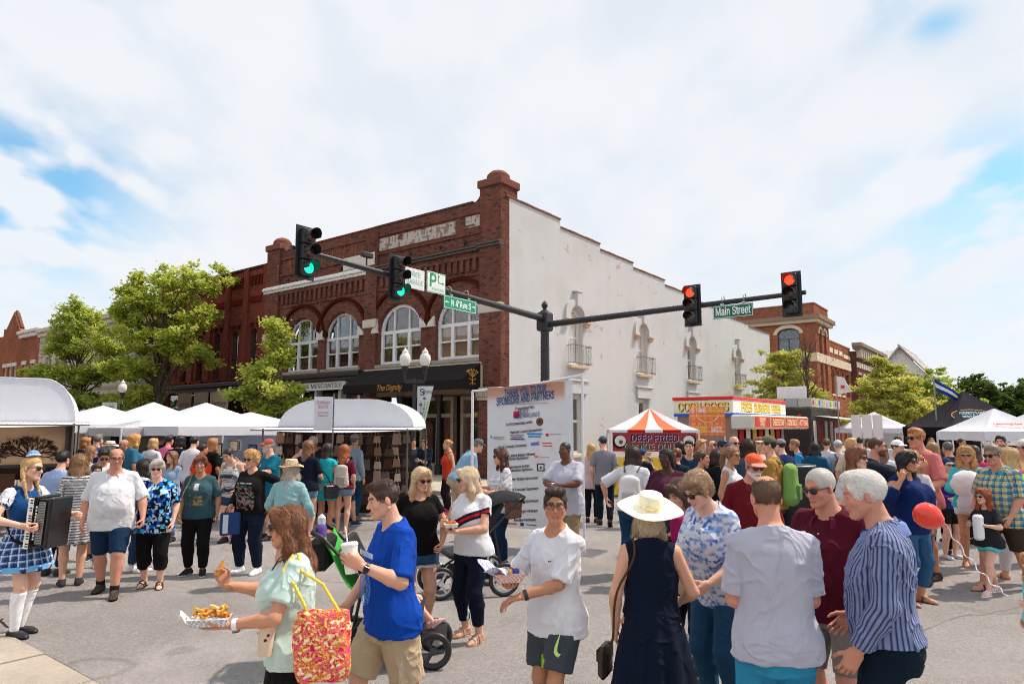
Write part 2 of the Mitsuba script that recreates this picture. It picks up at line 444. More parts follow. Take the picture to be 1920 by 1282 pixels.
# the concrete slabs in the near left corner, flush with the road, joints open
tag('plaza', 'tan concrete slabs bordering the asphalt in the near corner', kind='structure')
a0, a1 = ground(22, 1193), ground(186, 1282)
e = (a1 - a0)[:2] / np.linalg.norm((a1 - a0)[:2])
nrm = V(-e[1], e[0])
if nrm[0] > 0: nrm = -nrm
put('plaza__bed', trimesh.creation.extrude_polygon(Polygon([a0[:2] - e * 4 - nrm * .004, a0[:2] + e * 7 - nrm * .004, a0[:2] + e * 7 + nrm * 4, a0[:2] - e * 4 + nrm * 4]), .006, engine='earcut'), 'matte', (58, 48, 40))
k0 = ((ground(88, 1228) - a0)[:2] @ e)
for i in range(-3, 6):
 for j in range(3):
  p = [k0 + i * 1.02 + .012, k0 + (i + 1) * 1.02 - .012]
  q = [.014 + j * 1.05, j * 1.05 + 1.03]
  poly = Polygon([a0[:2] + e * p[a] + nrm * q[b] for a, b in ((0, 0), (1, 0), (1, 1), (0, 1))])
  s = trimesh.creation.extrude_polygon(poly, .016 + .002 * ((i * 7 + j * 3) % 3), engine='earcut')
  put('plaza__slab', s, 'concrete')
# a crack running on from the slab joint
rs = np.random.RandomState(3)
cr = [ground(x, y)[:2] for x, y in ((0, 1160), (12, 1174), (24, 1190), (40, 1203))]
pts = [cr[0] + (cr[-1] - cr[0]) * t + rs.normal(0, .012, 2) for t in np.linspace(0, 1, 14)]
put('plaza__crack', trimesh.creation.extrude_polygon(LineString(pts).buffer(.012), .004, engine='earcut'), 'matte', (60, 52, 46))
# ------------------------------------------------------------------ building pieces
def arch_poly(x0, x1, z0, zs, rise, n=22):
 c, r = (x0 + x1) / 2, (x1 - x0) / 2
 a = np.linspace(0, np.pi, n)
 return Polygon([(x0, z0), (x1, z0)] + [(c + r * math.cos(t), zs + rise * math.sin(t)) for t in a])
def arch_band(x0, x1, zs, rise, w0, w1):
 o = arch_poly(x0 - w1, x1 + w1, zs, zs, rise + w1)
 return o.difference(arch_poly(x0 - w0, x1 + w0, zs - 1, zs, rise + w0))
def glaze(key, poly, y, M, back=(20, 20, 22), blind=None, refl=True):
 """A pane, with a dark room or a blind behind it."""
 put(key + '__pane', extr(poly, .006, y), 'glass', M=M)
 if blind:
  b = poly.bounds
  sl = [bx(b[0], b[2], y + .10, y + .112, z, z + .042) for z in np.arange(b[1], b[3] - .04, .055)]
  put(key + '__blind', cat(sl), 'matte', blind, M=M)
 put(key + '__room', extr(poly.buffer(.02), .01, y + .22), 'matte', back, M=M)
def arched_window(root, x0, x1, z0, zs, rise, y, M, cols=(.3, .4, .3), fw=.10, frame_col=(205, 205, 203), blind=None, meet=True, back=(22, 22, 24), fan=True, sash=None):
 key = numbered(root + '__window')
 labels.setdefault(key, {})
 del labels[key]
 outer = arch_poly(x0, x1, z0, zs, rise)
 holes, W = [], x1 - x0 - 2 * fw
 inner = arch_poly(x0 + fw, x1 - fw, z0 + fw, zs, rise - fw)
 xs = np.cumsum([0] + list(cols)) / sum(cols) * W + x0 + fw
 mull = .16 if len(cols) > 1 else 0
 for i in range(len(cols)):
  l, r = xs[i] + (mull / 2 if i else 0), xs[i + 1] - (mull / 2 if i < len(cols) - 1 else 0)
  zt = zs - (.10 if fan else 0)
  zm = z0 + fw + (zt - z0) * .46
  cells = [(l, r, z0 + fw, zm - .03), (l, r, zm + .03, zt)] if meet else [(l, r, z0 + fw, zt)]
  for c in cells: holes.append(sbox(c[0], c[2], c[1], c[3]))
  if fan: holes.append(inner.intersection(sbox(l + (.0 if i == 0 else -.05), zs + .04, r + (.0 if i == len(cols) - 1 else .05), zs + 5)))
  else: holes[-1] = inner.intersection(sbox(l, holes[-1].bounds[1], r, zs + 5))
 holes = [h for h in holes if h.area > .001]
 fr = outer.difference(unary_union([h.buffer(-.0) for h in holes]))
 put(key + '__frame', extr(fr, .11, y), 'paint', frame_col, M=M)
 for h in holes:
  put(key + '__pane', extr(h.buffer(.004, join_style=2), .006, y + .07), 'glass', M=M)
 low = sbox(x0, z0, x1, zs)
 if blind:
  sl = [xf(bx(x0 + .05, x1 - .05, -.004, .004, -.024, .024), basis((0, y + .17, z), (1, 0, 0), (0, .8, .6))) for z in np.arange(z0 + .1, zs - .04, .05)]
  put(key + '__blind', cat(sl), 'matte', blind, M=M)
 rm = extr(outer.buffer(-.01), .02, y + .34)
 put(key + '__room', rm, 'matte', back, M=M)
 return key
def teeth(root, name, xs, w, y0, y1, z0, z1, mat, col=None, M=None):
 for x in xs: put(root + '__' + name, bx(x - w / 2, x + w / 2, y0, y1, z0, z1), mat, col, M=M)
# ------------------------------------------------------------------ the corner brick building
B = thing('corner_building', 'old two storey brick corner shop building with a long white painted side wall', 'building')
W = [(-13.35, -10.95), (-10.45, -8.05), (-6.75, -4.25), (-3.4, -0.98 - .02)]
ZS, RISE, SILL = 6.02, 1.12, 4.62
front = sbox(-15.08, 0, -.05, 10.7)
open_ = [arch_poly(a, b, SILL, ZS, RISE) for a, b in W]
shop = [sbox(-14.0, .1, -7.75, 4.0), sbox(-6.9, .1, -1.05, 3.75)]
put(B + '__wall', extr(front.difference(unary_union(open_ + shop)), .38, 0), 'brick_red', M=MB)
# piers with terracotta caps
for a, b, zt, zc in ((-1.04, -.004, 11.15, 0), (-15.12, -14.06, 10.85, 0)):
 k = put(B + '__pier', bx(a, b, -.14, .9, 0.12, zt), 'brick_red', M=MB)
 put(k + '__cap', cat([cbx(a - .08, b + .08 if b < -1 else .07, -.24, 1.0, zt, zt + .30, .03), xf(lathe([(.0, 0), (.44, .0), (.47, .10), (.44, .26), (.30, .40), (.12, .47), (0, .48)], 24), T4 := np.array([[1, 0, 0, (a + b) / 2], [0, 1, 0, .36], [0, 0, 1, zt + .28], [0, 0, 0, 1.0]]))]), 'matte', (128, 84, 72), smooth=30, M=MB)
put(B + '__pier', bx(-7.6, -6.86, -.12, .3, 4.2, 10.5), 'brick_red', M=MB)
# swept parapet ends
for cx_, sgn in ((-1.04, -1), (-14.06, 1)):
 a = np.linspace(0, np.pi / 2, 8)
 poly = Polygon([(cx_, 10.7), (cx_ + sgn * .55, 10.7)] + [(cx_ + sgn * (.55 - .5 * math.sin(t)), 10.7 + .5 * (1 - math.cos(t))) for t in a] + [(cx_, 11.2)])
 put(B + '__parapet_sweep', extr(poly.buffer(0), .36, .01), 'brick_red', M=MB)
put(B + '__coping', cat([cbx(-7.2, -1.5, -.05, .5, 10.7, 10.79, .02)]), 'matte', (96, 74, 74), M=MB)
put(B + '__coping', cat([cbx(-13.6, -7.2, -.05, .5, 10.7, 10.78, .02)]), 'matte', (125, 70, 66), M=MB)
# recessed panels and string courses
for a, b in ((-14.06, -7.6), (-6.86, -1.04)):
 put(B + '__string_course', bx(a, b, -.07, .02, 10.25, 10.36), 'brick_red', M=MB)
 put(B + '__string_course', bx(a, b, -.08, .02, 9.42, 9.52), 'brick_red', M=MB)
 put(B + '__string_course', bx(a, b, -.10, .02, 8.48, 8.62), 'brick_red', M=MB)
 n = 17
 xs = np.linspace(a + .3, b - .3, n)
 teeth(B, 'corbel', xs, .17, -.10, .02, 7.98, 8.48, 'brick_red', M=MB)
 put(B + '__string_course', bx(a, b, -.05, .02, 7.80, 7.90), 'brick_red', M=MB)
corn = lambda a, b: cat([cbx(a, b, -.16, .05, 8.66, 8.78, .015), cbx(a - .0, b + .0, -.26, .05, 8.781, 8.90, .02), cbx(a, b, -.20, .05, 8.901, 8.97, .015)])
put(B + '__cornice', corn(-15.3, -7.55), 'paint', (226, 224, 220), M=MB)
labels[B + '__cornice'] = {'label': 'white painted cornice on the left half of the front'}
put(B + '__cornice', cat([cbx(-7.5, -1.04, -.13, .05, 8.76, 8.86, .015), cbx(-7.5, -1.04, -.20, .05, 8.861, 8.93, .015)]), 'paint', (74, 66, 62), M=MB)
labels[B + '__cornice_001'] = {'label': 'dark cornice on the right half of the front'}
put(B + '__cornice', cat([cbx(-1.16, .004, -.24, .05, 8.78, 8.88, .015), cbx(-1.18, .006, -.29, .05, 8.881, 8.97, .015)]), 'paint', (74, 66, 62), M=MB)
rs = np.random.RandomState(8)
for x in (-13.4, -11.7, -9.4, -5.9, -4.9, -3.2, -1.9):
 k = np.array([[1, 0, 0, x], [0, 0, 1, -.03], [0, -1, 0, 9.2], [0, 0, 0, 1.0]])
 put(B + '__anchor_plate', trimesh.creation.cylinder(.075, .06, sections=6), 'matte', (60, 62, 78), M=MB @ k)
def faded(p, n, uv):
 base = brick([(.25, .084, .056), (.165, .060, .044), (.088, .041, .034)], (.17, .12, .10))(p, n, uv)
 s, z = wall_uv(p, n)
 bars = mikit.smoothstep(.26, .36, mikit.noise(s * 13, z * 3.3, 3)) * mikit.smoothstep(.18, .30, mikit.noise(s * 4.1, z * 9.4, 8))
 wear = mikit.smoothstep(.38, .52, mikit.fbm(s * 2.2, z * 6, 2, 4) + .18 * mikit.smoothstep(-16.5, -13.5, -s) - .02)
 return mikit.mix(base, mi.Color3f(.55, .50, .44), (.35 + .65 * bars) * wear * .9)
scene['faded_paint'] = two({'type': 'diffuse', 'reflectance': proc(faded)})
put(B + '__painted_sign', bx(-7.55, -2.4, -.012, .01, 9.62, 10.16), 'faded_paint', M=MB)
labels[B + '__painted_sign'] = {'label': 'faded white lettering band high on the brick front'}
put(B + '__painted_sign', bx(-1.9, -1.1, -.012, .01, 9.75, 10.2), 'faded_paint', M=MB)
pnl = cbx(-9.1, -7.0, -.16, .02, 9.02, 9.60, .02)
put(B + '__sign_panel', pnl, 'matte', (214, 206, 194), M=MB)
labels[B + '__sign_panel'] = {'label': 'blank white panel above the cornice'}
rr = random.Random(4)
for i, x in enumerate(np.linspace(-13.3, -8.4, 7)):
 put(B + '__pilaster_strip', bx(x - .03, x + .03, -.03, .02, 9.53, 10.2), 'matte', (150, 98, 66), M=MB)
# windows
for i, (a, b) in enumerate(W):
 right = i > 1
 arched_window(B, a, b, SILL, ZS, RISE, .13, MB, fw=.13 if right else .09, blind=(178, 150, 124) if i == 3 else ((92, 76, 64) if i == 2 else None),
     back=(90, 76, 62) if i == 3 else (26, 26, 28), frame_col=(224, 224, 222) if right else (206, 206, 205), meet=True)
 w = B + ('__window' if i == 0 else '__window_%03d' % i)
 put(w + '__sill', cbx(a - .14, b + .14, -.12, .12, SILL - .16, SILL - .002, .02), 'concrete', M=MB)
 put(w + '__arch', extr(arch_band(a, b, ZS + .05, RISE, .0, .40), .3, -.03), 'brick_red', M=MB)
 put(w + '__arch', extr(arch_band(a, b, ZS + .12, RISE, .44, .58), .3, -.11), 'matte', (74, 33, 24), M=MB)
 for sx, e_ in ((-1, a), (1, b)):
  put(w + '__impost', extr(Polygon([(e_ + sx * .02, ZS - .02), (e_ + sx * .40, ZS - .02), (e_ + sx * .34, ZS + .14), (e_ + sx * .03, ZS + .40)]), .2, -.125), 'matte', (214, 208, 198), M=MB)
for x0, x1 in ((-7.66, -6.8), (-1.1, -.0), (-15.2, -14.0)):
 put(B + '__impost_block', cbx(x0, x1, -.19, .1, 6.25, 6.62, .03), 'matte', (205, 196, 182), M=MB)
# carved capital and white band at the corner pier
put(B + '__capital', cat([cbx(-1.16, .05, -.27, .4, 3.30, 3.46, .03)] + [cbx(-1.12 + i * .115, -1.03 + i * .115, -.25, .2, 3.10, 3.30, .02) for i in range(10)] + [cbx(-1.1, .03, -.2, .4, 2.98, 3.1, .02)]), 'matte', (196, 184, 166), M=MB)
put(B + '__stone_band', cat([cbx(-7.5, -.9, -.15, .02, 4.30, 4.44, .02), cbx(-1.02, -.86, -.16, .02, 3.3, 4.30, .02)]), 'matte', (190, 180, 166), M=MB)
# cloth awning with gold lettering
z0, z1, zv, yo = 4.40, 3.72, 3.36, -1.22
xa, xb = -7.55, -.95
N = 12
gr = np.array([[(xa + (xb - xa) * i / N, -.15 + (yo + .15) * j / 6, z0 + (z1 - z0) * j / 6 - .05 * math.sin(j / 6 * math.pi) * abs(math.sin(i / N * math.pi * 3)) - .02) for j in range(7)] for i in range(N + 1)])
aw = cat([sheet(gr, .012), bx(xa, xb, yo - .008, yo, zv, z1 - .022)] + [xf(extr(Polygon([(.15, z0 - .04), (-yo, z1 - .03), (-yo, zv), (.15, zv)]), .01, 0), basis((x, 0, 0), (0, -1, 0), (1, 0, 0), (0, 0, 1))) for x in (xa + .01, xb - .005)])
put(B + '__awning', aw, 'cloth', (36, 32, 31), smooth=False, M=MB)
labels[B + '__awning'] = {'label': 'black cloth awning with gold script lettering'}
sh = np.array([[1, 0, .28, 0], [0, 1, 0, 0], [0, 0, 1, 0], [0, 0, 0, 1.0]])
tx = xf(text('The Dignity', .23, .008, squeeze=.85), sh)
put(B + '__awning__lettering', tx, 'paint', (196, 134, 62), M=MB @ frame((-4.75, yo - .009, zv + .07), 0))
# gold crest on the awning's end (a small chandelier-like emblem)
cr = []
for a in np.linspace(-1.25, 1.25, 6):
 pts = [V(.30 * math.sin(a) * t ** .7, 0, .05 + .26 * t * math.cos(a * .6)) for t in np.linspace(0, 1, 7)]
 cr += [tube(pts, .013, 5), trimesh.creation.icosphere(1, .035).apply_translation(pts[-1])]
cr += [tube([(-.2, 0, .0), (0, 0, -.08), (.2, 0, 0)], .016, 5), tube([(0, 0, -.25), (0, 0, .3)], .016, 5), tube([(-.16, 0, -.22), (0, 0, -.14), (.16, 0, -.22)], .014, 5)]
put(B + '__awning__crest', cat(cr), 'paint', (196, 140, 60), M=MB @ basis((xb + .012, -.62, 3.78), (0, 1, 0), (-1, 0, 0), (0, 0, 1)))
# storefronts: back walls, posts, doors, a dark cornice with the shop sign
put(B + '__shop_back', cat([bx(-14.1, -7.7, 1.6, 1.7, .13, 4.0), bx(-7.0, -1.0, 1.6, 1.7, .13, 3.8)]), 'matte', (44, 38, 34), M=MB)
put(B + '__shop_soffit', cat([bx(-6.9, -1.05, .05, 1.6, 3.28, 3.72)]), 'matte', (150, 128, 108), M=MB)
put(B + '__shop_floor', bx(-14.2, -1.0, .0, 1.7, .1, .16), 'concrete', M=MB)
for x in (-5.55, -3.35, -1.25):
 put(B + '__iron_post', cat([lathe([(.16, .13), (.16, .5), (.10, .55), (.085, 2.9), (.13, 3.0), (.17, 3.15), (.17, 3.28)], 12).apply_translation((x, .18, 0))]), 'paint', (34, 32, 33), smooth=40, M=MB)
for x in (-4.6, -2.3):
 d = put(B + '__door', cat([bx(x - .95, x - .80, 1.35, 1.58, .14, 3.1), bx(x + .80, x + .95, 1.35, 1.58, .14, 3.1), bx(x - .80, x + .80, 1.35, 1.58, 2.4, 2.55), bx(x - .06, x + .06, 1.40, 1.57, .14, 2.4), bx(x - .8, x + .8, 1.40, 1.57, .14, .5), bx(x - .95, x + .95, 1.35, 1.58, 3.1, 3.25)]), 'paint', (176, 160, 138), M=MB)
 put(d + '__pane', bx(x - .80, x + .80, 1.47, 1.476, .5, 3.1), 'glass', M=MB)
put(B + '__wall_lamp', cat([lathe([(0, 0), (.05, .0), (.17, .14), (.17, .2), (.05, .28), (0, .29)], 14).apply_translation((-1.6, .55, 2.35)), tube([(-1.6, .55, 2.6), (-1.6, .55, 3.3)], .012, 6)]), 'paint', (214, 152, 60), smooth=30, M=MB)
put(B + '__shop_cornice', cat([cbx(-14.05, -7.7, -.32, .05, 4.22, 4.42, .03), cbx(-14.0, -7.75, -.22, .05, 4.06, 4.22, .02)]), 'paint', (44, 41, 42), M=MB)
sg = put(B + '__shop_sign', cat([cbx(-14.0, -8.75, -.14, .05, 3.68, 4.04, .015), cbx(-14.0, -8.75, -.18, -.139, 3.66, 3.70, .01)]), 'paint', (214, 212, 206), M=MB)
labels[sg] = {'label': 'white shop sign with dark capital letters'}
put(sg + '__lettering', text("'S MERCANTILE", .20, .006, align='r', squeeze=1.25), 'paint', (52, 50, 52), M=MB @ frame((-8.95, -.141, 3.76), 0))
for x in (-12.6, -10.9, -9.2, -7.9):
 put(B + '__shop_post', bx(x - .09, x + .09, -.05, .25, .13, 3.68), 'paint', (176, 172, 166), M=MB)
put(B + '__shop_glass', bx(-13.9, -7.9, .9, .906, .6, 3.6), 'glass', M=MB)
# the white painted side wall with stepped top
steps = [(0.38, 10.72), (3.95, 10.72), (3.95, 10.38), (7.3, 10.38), (7.3, 10.12), (10.6, 10.12), (10.6, 9.88), (14.3, 9.88), (14.3, 9.62), (18.4, 9.62), (18.4, 9.4), (22.6, 9.4), (22.6, 9.14), (28, 9.14), (28, 8.95), (32.8, 8.95), (32.8, 0), (.38, 0)]
side = Polygon(steps)
WX = [5.1, 11.42, 17.65, 25.4]
MS = MB @ basis((0, 0, 0), (0, 1, 0), (-1, 0, 0), (0, 0, 1))     # x along the side wall, the outside at y = 0
up = [arch_poly(x - .56, x + .56, 4.62, 6.75, .38) for x in WX]
dn = [sbox(x - .56, .9, x + .56, 3.62) for x in WX]
put(B + '__side_wall', extr(side.difference(unary_union(up + dn)), .4, 0), 'white_wall', M=MS)
labels[B + '__side_wall'] = {'label': 'long white painted brick side wall with a stepped top'}
for i in range(0, len(steps) - 3, 2):
 (s0, zt), (s1, _) = steps[i], steps[i + 1]
 if s1 - s0 < .5: continue
 n = max(2, int((s1 - s0) / .62))
 for j in range(n):
  put(B + '__coping_tile', cbx(s0 + (s1 - s0) * j / n + .01 - (.25 if i == 0 and j == 0 else 0), s0 + (s1 - s0) * (j + 1) / n - .01, -.06, .46, zt, zt + .065 + .012 * (j % 2), .012), 'matte', (138, 104, 86), M=MS)
put(B + '__rear_wall', bx(-15, -.4, 32.4, 32.8, 0, 8.9), 'brick_red', M=MB)
put(B + '__roof', bx(-15, -.4, .4, 32.4, 8.0, 8.2), 'matte', (90, 88, 86), M=MB)
put(B + '__rear_chimney', cbx(-.9, .0 - .05, 24.2, 25.0, 9.1, 9.75, .02), 'white_wall', M=MB)
for i, x in enumerate(WX):
 k = numbered(B + '__side_window')
 fr = arch_poly(x - .56, x + .56, 4.62, 6.75, .38)
 hol = [sbox(x - .43, 4.74, x + .43, 5.78), sbox(x - .43, 5.86, x + .43, 6.95).intersection(arch_poly(x - .43, x + .43, 4.7, 6.68, .30))]
 put(k + '__frame', extr(fr.difference(unary_union(hol)), .1, .2), 'paint', (214, 210, 204), M=MS)
 for h in hol: put(k + '__pane', extr(h.buffer(.004, join_style=2), .006, .25), 'glass', M=MS)
 put(k + '__curtain', cat([tube([(x - .42 + .84 * (j + .5) / 9, .34, 4.75), (x - .42 + .84 * (j + .5) / 9, .34, 6.9)], .05, 6) for j in range(9 if i < 2 else 4)]), 'matte', (236, 230, 222), M=MS)
 put(k + '__room', bx(x - .6, x + .6, .45, .47, 4.6, 7.2), 'matte', (200, 190, 178) if i < 2 else (110, 106, 104), M=MS)
 # stone hood with keystone and corbels
 hood = arch_poly(x - .92, x + .92, 6.55, 6.85, .62, 12).difference(arch_poly(x - .56, x + .56, 4, 6.75, .42))
 put(k + '__hood', cat([extr(hood, .26, -.13), cbx(x - .17, x + .17, -.22, .1, 7.12, 7.75, .03), cbx(x - .26, x + .26, -.25, .1, 7.75, 7.83, .02)]), 'white_wall', M=MS)
 for s_ in (-1, 1):
  put(k + '__hood_corbel', cat([cbx(x + s_ * .76 - .19, x + s_ * .76 + .19, -.24, .05, 6.44, 6.56, .03), cbx(x + s_ * .76 - .14, x + s_ * .76 + .14, -.18, .05, 6.30, 6.44, .03)]), 'matte', (204, 176, 156), M=MS)
 put(k + '__sill', cbx(x - .72, x + .72, -.22, .16, 4.46, 4.60, .02), 'matte', (206, 186, 158), M=MS)
 rail = [tube([(x - .74, -.34, z), (x + .74, -.34, z)], .014, 6) for z in (4.68, 5.42)] + [tube([(x + s_ * .74, -.34, z), (x + s_ * .74, .0, z)], .014, 6) for s_ in (-1, 1) for z in (4.68, 5.42)]
 rail += [tube([(x - .74 + 1.48 * j / 9, -.34, 4.62), (x - .74 + 1.48 * j / 9, -.34, 5.50)], .006, 5) for j in range(10)] + [tube([(x + s_ * .74, -.34 + .34 * j / 4, 4.62), (x + s_ * .74, -.34 + .34 * j / 4, 5.50)], .009, 5) for s_ in (-1, 1) for j in range(1, 4)]
 put(k + '__railing', cat(rail), 'paint', (84, 74, 68), M=MS)
 # lower window
 k = numbered(B + '__side_window')
 fr = sbox(x - .56, .9, x + .56, 3.62)
 hol = [sbox(x - .42, 1.0, x + .42, 2.2), sbox(x - .42, 2.3, x + .42, 3.2)]
 put(k + '__frame', extr(fr.difference(unary_union(hol)), .1, .2), 'paint', (206, 202, 196), M=MS)
 for h in hol: put(k + '__pane', extr(h.buffer(.004, join_style=2), .006, .25), 'glass', M=MS)
 put(k + '__room', bx(x - .6, x + .6, .35, .37, .8, 3.7), 'matte', (78, 66, 58), M=MS)
 put(k + '__lintel', cat([cbx(x - .80, x + .80, -.10, .1, 3.40, 3.92, .015), cbx(x - .86, x + .86, -.16, .1, 3.92, 4.0, .015)]), 'white_wall', M=MS)
 put(k + '__sill', cbx(x - .72, x + .72, -.16, .16, .74, .88, .02), 'matte', (206, 190, 168), M=MS)
# ------------------------------------------------------------------ the row to the left along Main Street
B2 = thing('painted_brick_building', 'two storey shop with smooth red painted brick and narrow arched windows', 'building')
X0, X1, ZT = -27.0, -15.14, 10.25
nar = [-16.45, -18.2, -19.95, -21.7, -23.45, -25.2]
ops = [arch_poly(x - .34, x + .34, 4.55, 6.75, .36) for x in nar]
put(B2 + '__wall', extr(sbox(X0, 0, X1, ZT).difference(unary_union(ops + [sbox(X0 + .5, .1, X1 - .5, 3.9)])), .4, .12), 'brick_painted', M=MB)
put(B2 + '__coping', cbx(X0, X1, 0, .6, ZT, ZT + .1, .02), 'matte', (82, 66, 64), M=MB)
for i in range(7):
 x = -15.4 - i * 1.78
 put(B2 + '__pilaster', bx(x - .22, x + .22, .0, .13, 4.45, ZT), 'brick_painted', M=MB)
 if i < 6:
  c = x - .89
  teeth(B2, 'corbel', [c - .48, c - .16, c + .16, c + .48], .13, .02, .125, 9.35, 9.85, 'matte', (92, 40, 30), M=MB)
  put(B2 + '__panel', bx(c - .58, c + .58, .03, .125, 9.86, 10.1), 'brick_painted', M=MB)
  put(B2 + '__panel', bx(c - .55, c + .55, .05, .125, 8.45, 8.75), 'matte', (98, 38, 28), M=MB)
  teeth(B2, 'corbel', [c - .42, c - .14, c + .14, c + .42], .16, .0, .125, 7.35, 7.55, 'brick_painted', M=MB)
  teeth(B2, 'corbel', [c - .42 + .14, c + .28], .16, .0, .125, 7.15, 7.34, 'matte', (88, 34, 26), M=MB)
for i, x in enumerate(nar):
 arched_window(B2, x - .34, x + .34, 4.55, 6.75, .36, .24, MB, cols=(1,), fw=.06, frame_col=(60, 52, 50), meet=True, fan=False)
 w = B2 + ('__window' if i == 0 else '__window_%03d' % i)
 put(w + '__sill', cbx(x - .5, x + .5, -.02, .2, 4.4, 4.54, .02), 'matte', (110, 52, 42), M=MB)
put(B2 + '__shop_cornice', cat([cbx(X0, X1 + .02, -.35, .12, 4.1, 4.34, .04), cbx(X0, X1, -.2, .12, 3.9, 4.1, .02)]), 'paint', (46, 42, 44), M=MB)
put(B2 + '__shop_back', bx(X0, X1, 1.2, 1.3, .1, 4.0), 'matte', (40, 37, 37), M=MB)
put(B2 + '__shop_glass', bx(X0 + .5, X1 - .6, .5, .506, .6, 3.9), 'glass', M=MB)
put(B2 + '__shop_pier', cat([bx(X1 - .75, X1, .02, .5, .1, 3.9), bx(X0, X0 + .6, .02, .5, .1, 3.9), bx(-21.2, -20.8, .02, .5, .1, 3.9)]), 'brick_painted', M=MB)
put(B2 + '__roof', bx(X0, X1, .5, 30, 9.2, 9.4), 'matte', (90, 88, 86), M=MB)
for i, (a, b, col) in enumerate(((-22.6, -21.1, (150, 130, 112)), (-20.85, -19.4, (170, 150, 130)), (-19.2, -17.4, (190, 172, 150)))):
 q = thing('hanging_banner', ['dull tan cloth banner, leftmost of the three on the dark shopfront', 'beige cloth banner, middle of the three on the dark shopfront', 'light beige cloth banner, rightmost of the three on the dark shopfront'][i], 'banner', 'cloth banners on the dark shopfront')
 gr = np.array([[(a + (b - a) * u, -.52 + .03 * math.sin(u * 9 + v * 2), 3.86 - 1.5 * v) for v in np.linspace(0, 1, 8)] for u in np.linspace(0, 1, 10)])
 put(q + '__cloth', sheet(gr, .01), 'canvas', col, smooth=True, M=MB)
 put(q + '__rod', tube([(a - .06, -.52, 3.87), (b + .06, -.52, 3.87)], .02, 6), 'paint', (60, 55, 52), M=MB)
 put(q + '__lettering', xf(text('Harmony', .26, .006, squeeze=.9), sh), 'paint', (96, 76, 66), M=MB @ frame(((a + b) / 2, -.575, 3.1), 0))
 put(q + '__lettering', text('since 1912', .10, .006), 'paint', (110, 92, 80), M=MB @ frame(((a + b) / 2, -.575, 2.9), 0))
B3 = thing('limestone_building', 'pale limestone shopfront half hidden behind the street trees', 'building')
put(B3 + '__wall', extr(sbox(-45, 0, -27.05, 9.3).difference(unary_union([sbox(x - .6, 4.9, x + .6, 7.2) for x in np.arange(-43, -28, 2.9)] + [sbox(x - 1.1, .5, x + 1.1, 3.0) for x in np.arange(-42.5, -28, 3.6)])), .5, -.1), 'matte', (196, 186, 172), M=MB)
for z in np.arange(.6, 9.2, .55):
 put(B3 + '__stone_course', bx(-44.9, -27.1, -.14, .1, z, z + (.1 if int(z * 2) % 2 else .2)) if not (4.8 < z < 7.3 or z < 3.1) else cat([bx(x0, x1, -.14, .1, z, z + .12) for x0, x1 in ((-44.9, -44.2), (-28, -27.1))]), 'matte', (168, 158, 146), M=MB)
put(B3 + '__cornice', cat([cbx(-45.1, -27, -.45, .1, 9.1, 9.45, .05), cbx(-45, -27.05, -.3, .1, 8.8, 9.1, .03)]), 'matte', (205, 196, 184), M=MB)
for x in np.arange(-43, -28, 2.9):
 k = numbered(B3 + '__window')
 put(k + '__frame', extr(sbox(x - .6, 4.9, x + .6, 7.2).difference(unary_union([sbox(x - .5, 5.0, x + .5, 6.0), sbox(x - .5, 6.08, x + .5, 7.1)])), .1, .1), 'paint', (210, 205, 198), M=MB)
 put(k + '__pane', bx(x - .55, x + .55, .15, .156, 4.95, 7.15), 'glass', M=MB)
 put(k + '__room', bx(x - .6, x + .6, .42, .43, 4.9, 7.2), 'matte', (50, 50, 52), M=MB)
put(B3 + '__shop_back', bx(-45, -27.1, .6, .7, 0, 4), 'matte', (60, 56, 54), M=MB)
put(B3 + '__roof', bx(-45, -27.05, .4, 28, 8.4, 8.6), 'matte', (90, 88, 86), M=MB)
B4 = thing('gabled_brick_building', 'red brick building with a pointed gable at the far left end of the street', 'building')
gp = Polygon([(-58, 0), (-45.05, 0), (-45.05, 9.6), (-49.4, 9.6), (-50.0, 10.0), (-51.5, 11.5), (-53.0, 10.2), (-53.6, 10.2), (-53.6, 9.6), (-58, 9.6)])
w4 = [-46.3, -48.2, -50.3, -51.4, -52.5, -54.6, -56]
put(B4 + '__wall', extr(gp.difference(unary_union([sbox(x - .38, 4.4, x + .38, 6.9) for x in w4])), .4, 0), 'brick_orange', M=MB)
put(B4 + '__side_wall', bx(-45.4, -45.02, .4, 20, 0, 9.6), 'brick_orange', M=MB)
put(B4 + '__cornice', cat([cbx(-49.3, -44.9, -.4, .05, 9.35, 9.62, .05), cbx(-49.2, -45, -.25, .05, 9.05, 9.36, .04)]), 'paint', (196, 184, 170), M=MB)
put(B4 + '__coping', cat([tube([(-53.0, .2, 10.24), (-51.5, .2, 11.54), (-50.0, .2, 10.04)], .14, 6)]), 'matte', (120, 84, 72), M=MB)
for x in w4:
 k = numbered(B4 + '__window')
 put(k + '__frame', extr(sbox(x - .38, 4.4, x + .38, 6.9).difference(unary_union([sbox(x - .3, 4.5, x + .3, 5.6), sbox(x - .3, 5.7, x + .3, 6.8)])), .1, .12), 'paint', (226, 222, 216), M=MB)
 put(k + '__pane', bx(x - .34, x + .34, .17, .176, 4.45, 6.85), 'glass', M=MB)
 put(k + '__room', bx(x - .4, x + .4, .3, .31, 4.4, 6.9), 'matte', (150, 146, 142), M=MB)
 put(k + '__lintel', cbx(x - .48, x + .48, -.08, .1, 6.9, 7.2, .02), 'matte', (222, 214, 204), M=MB)
put(B4 + '__roof', bx(-58, -45.4, .4, 20, 8.9, 9.1), 'matte', (90, 88, 86), M=MB)
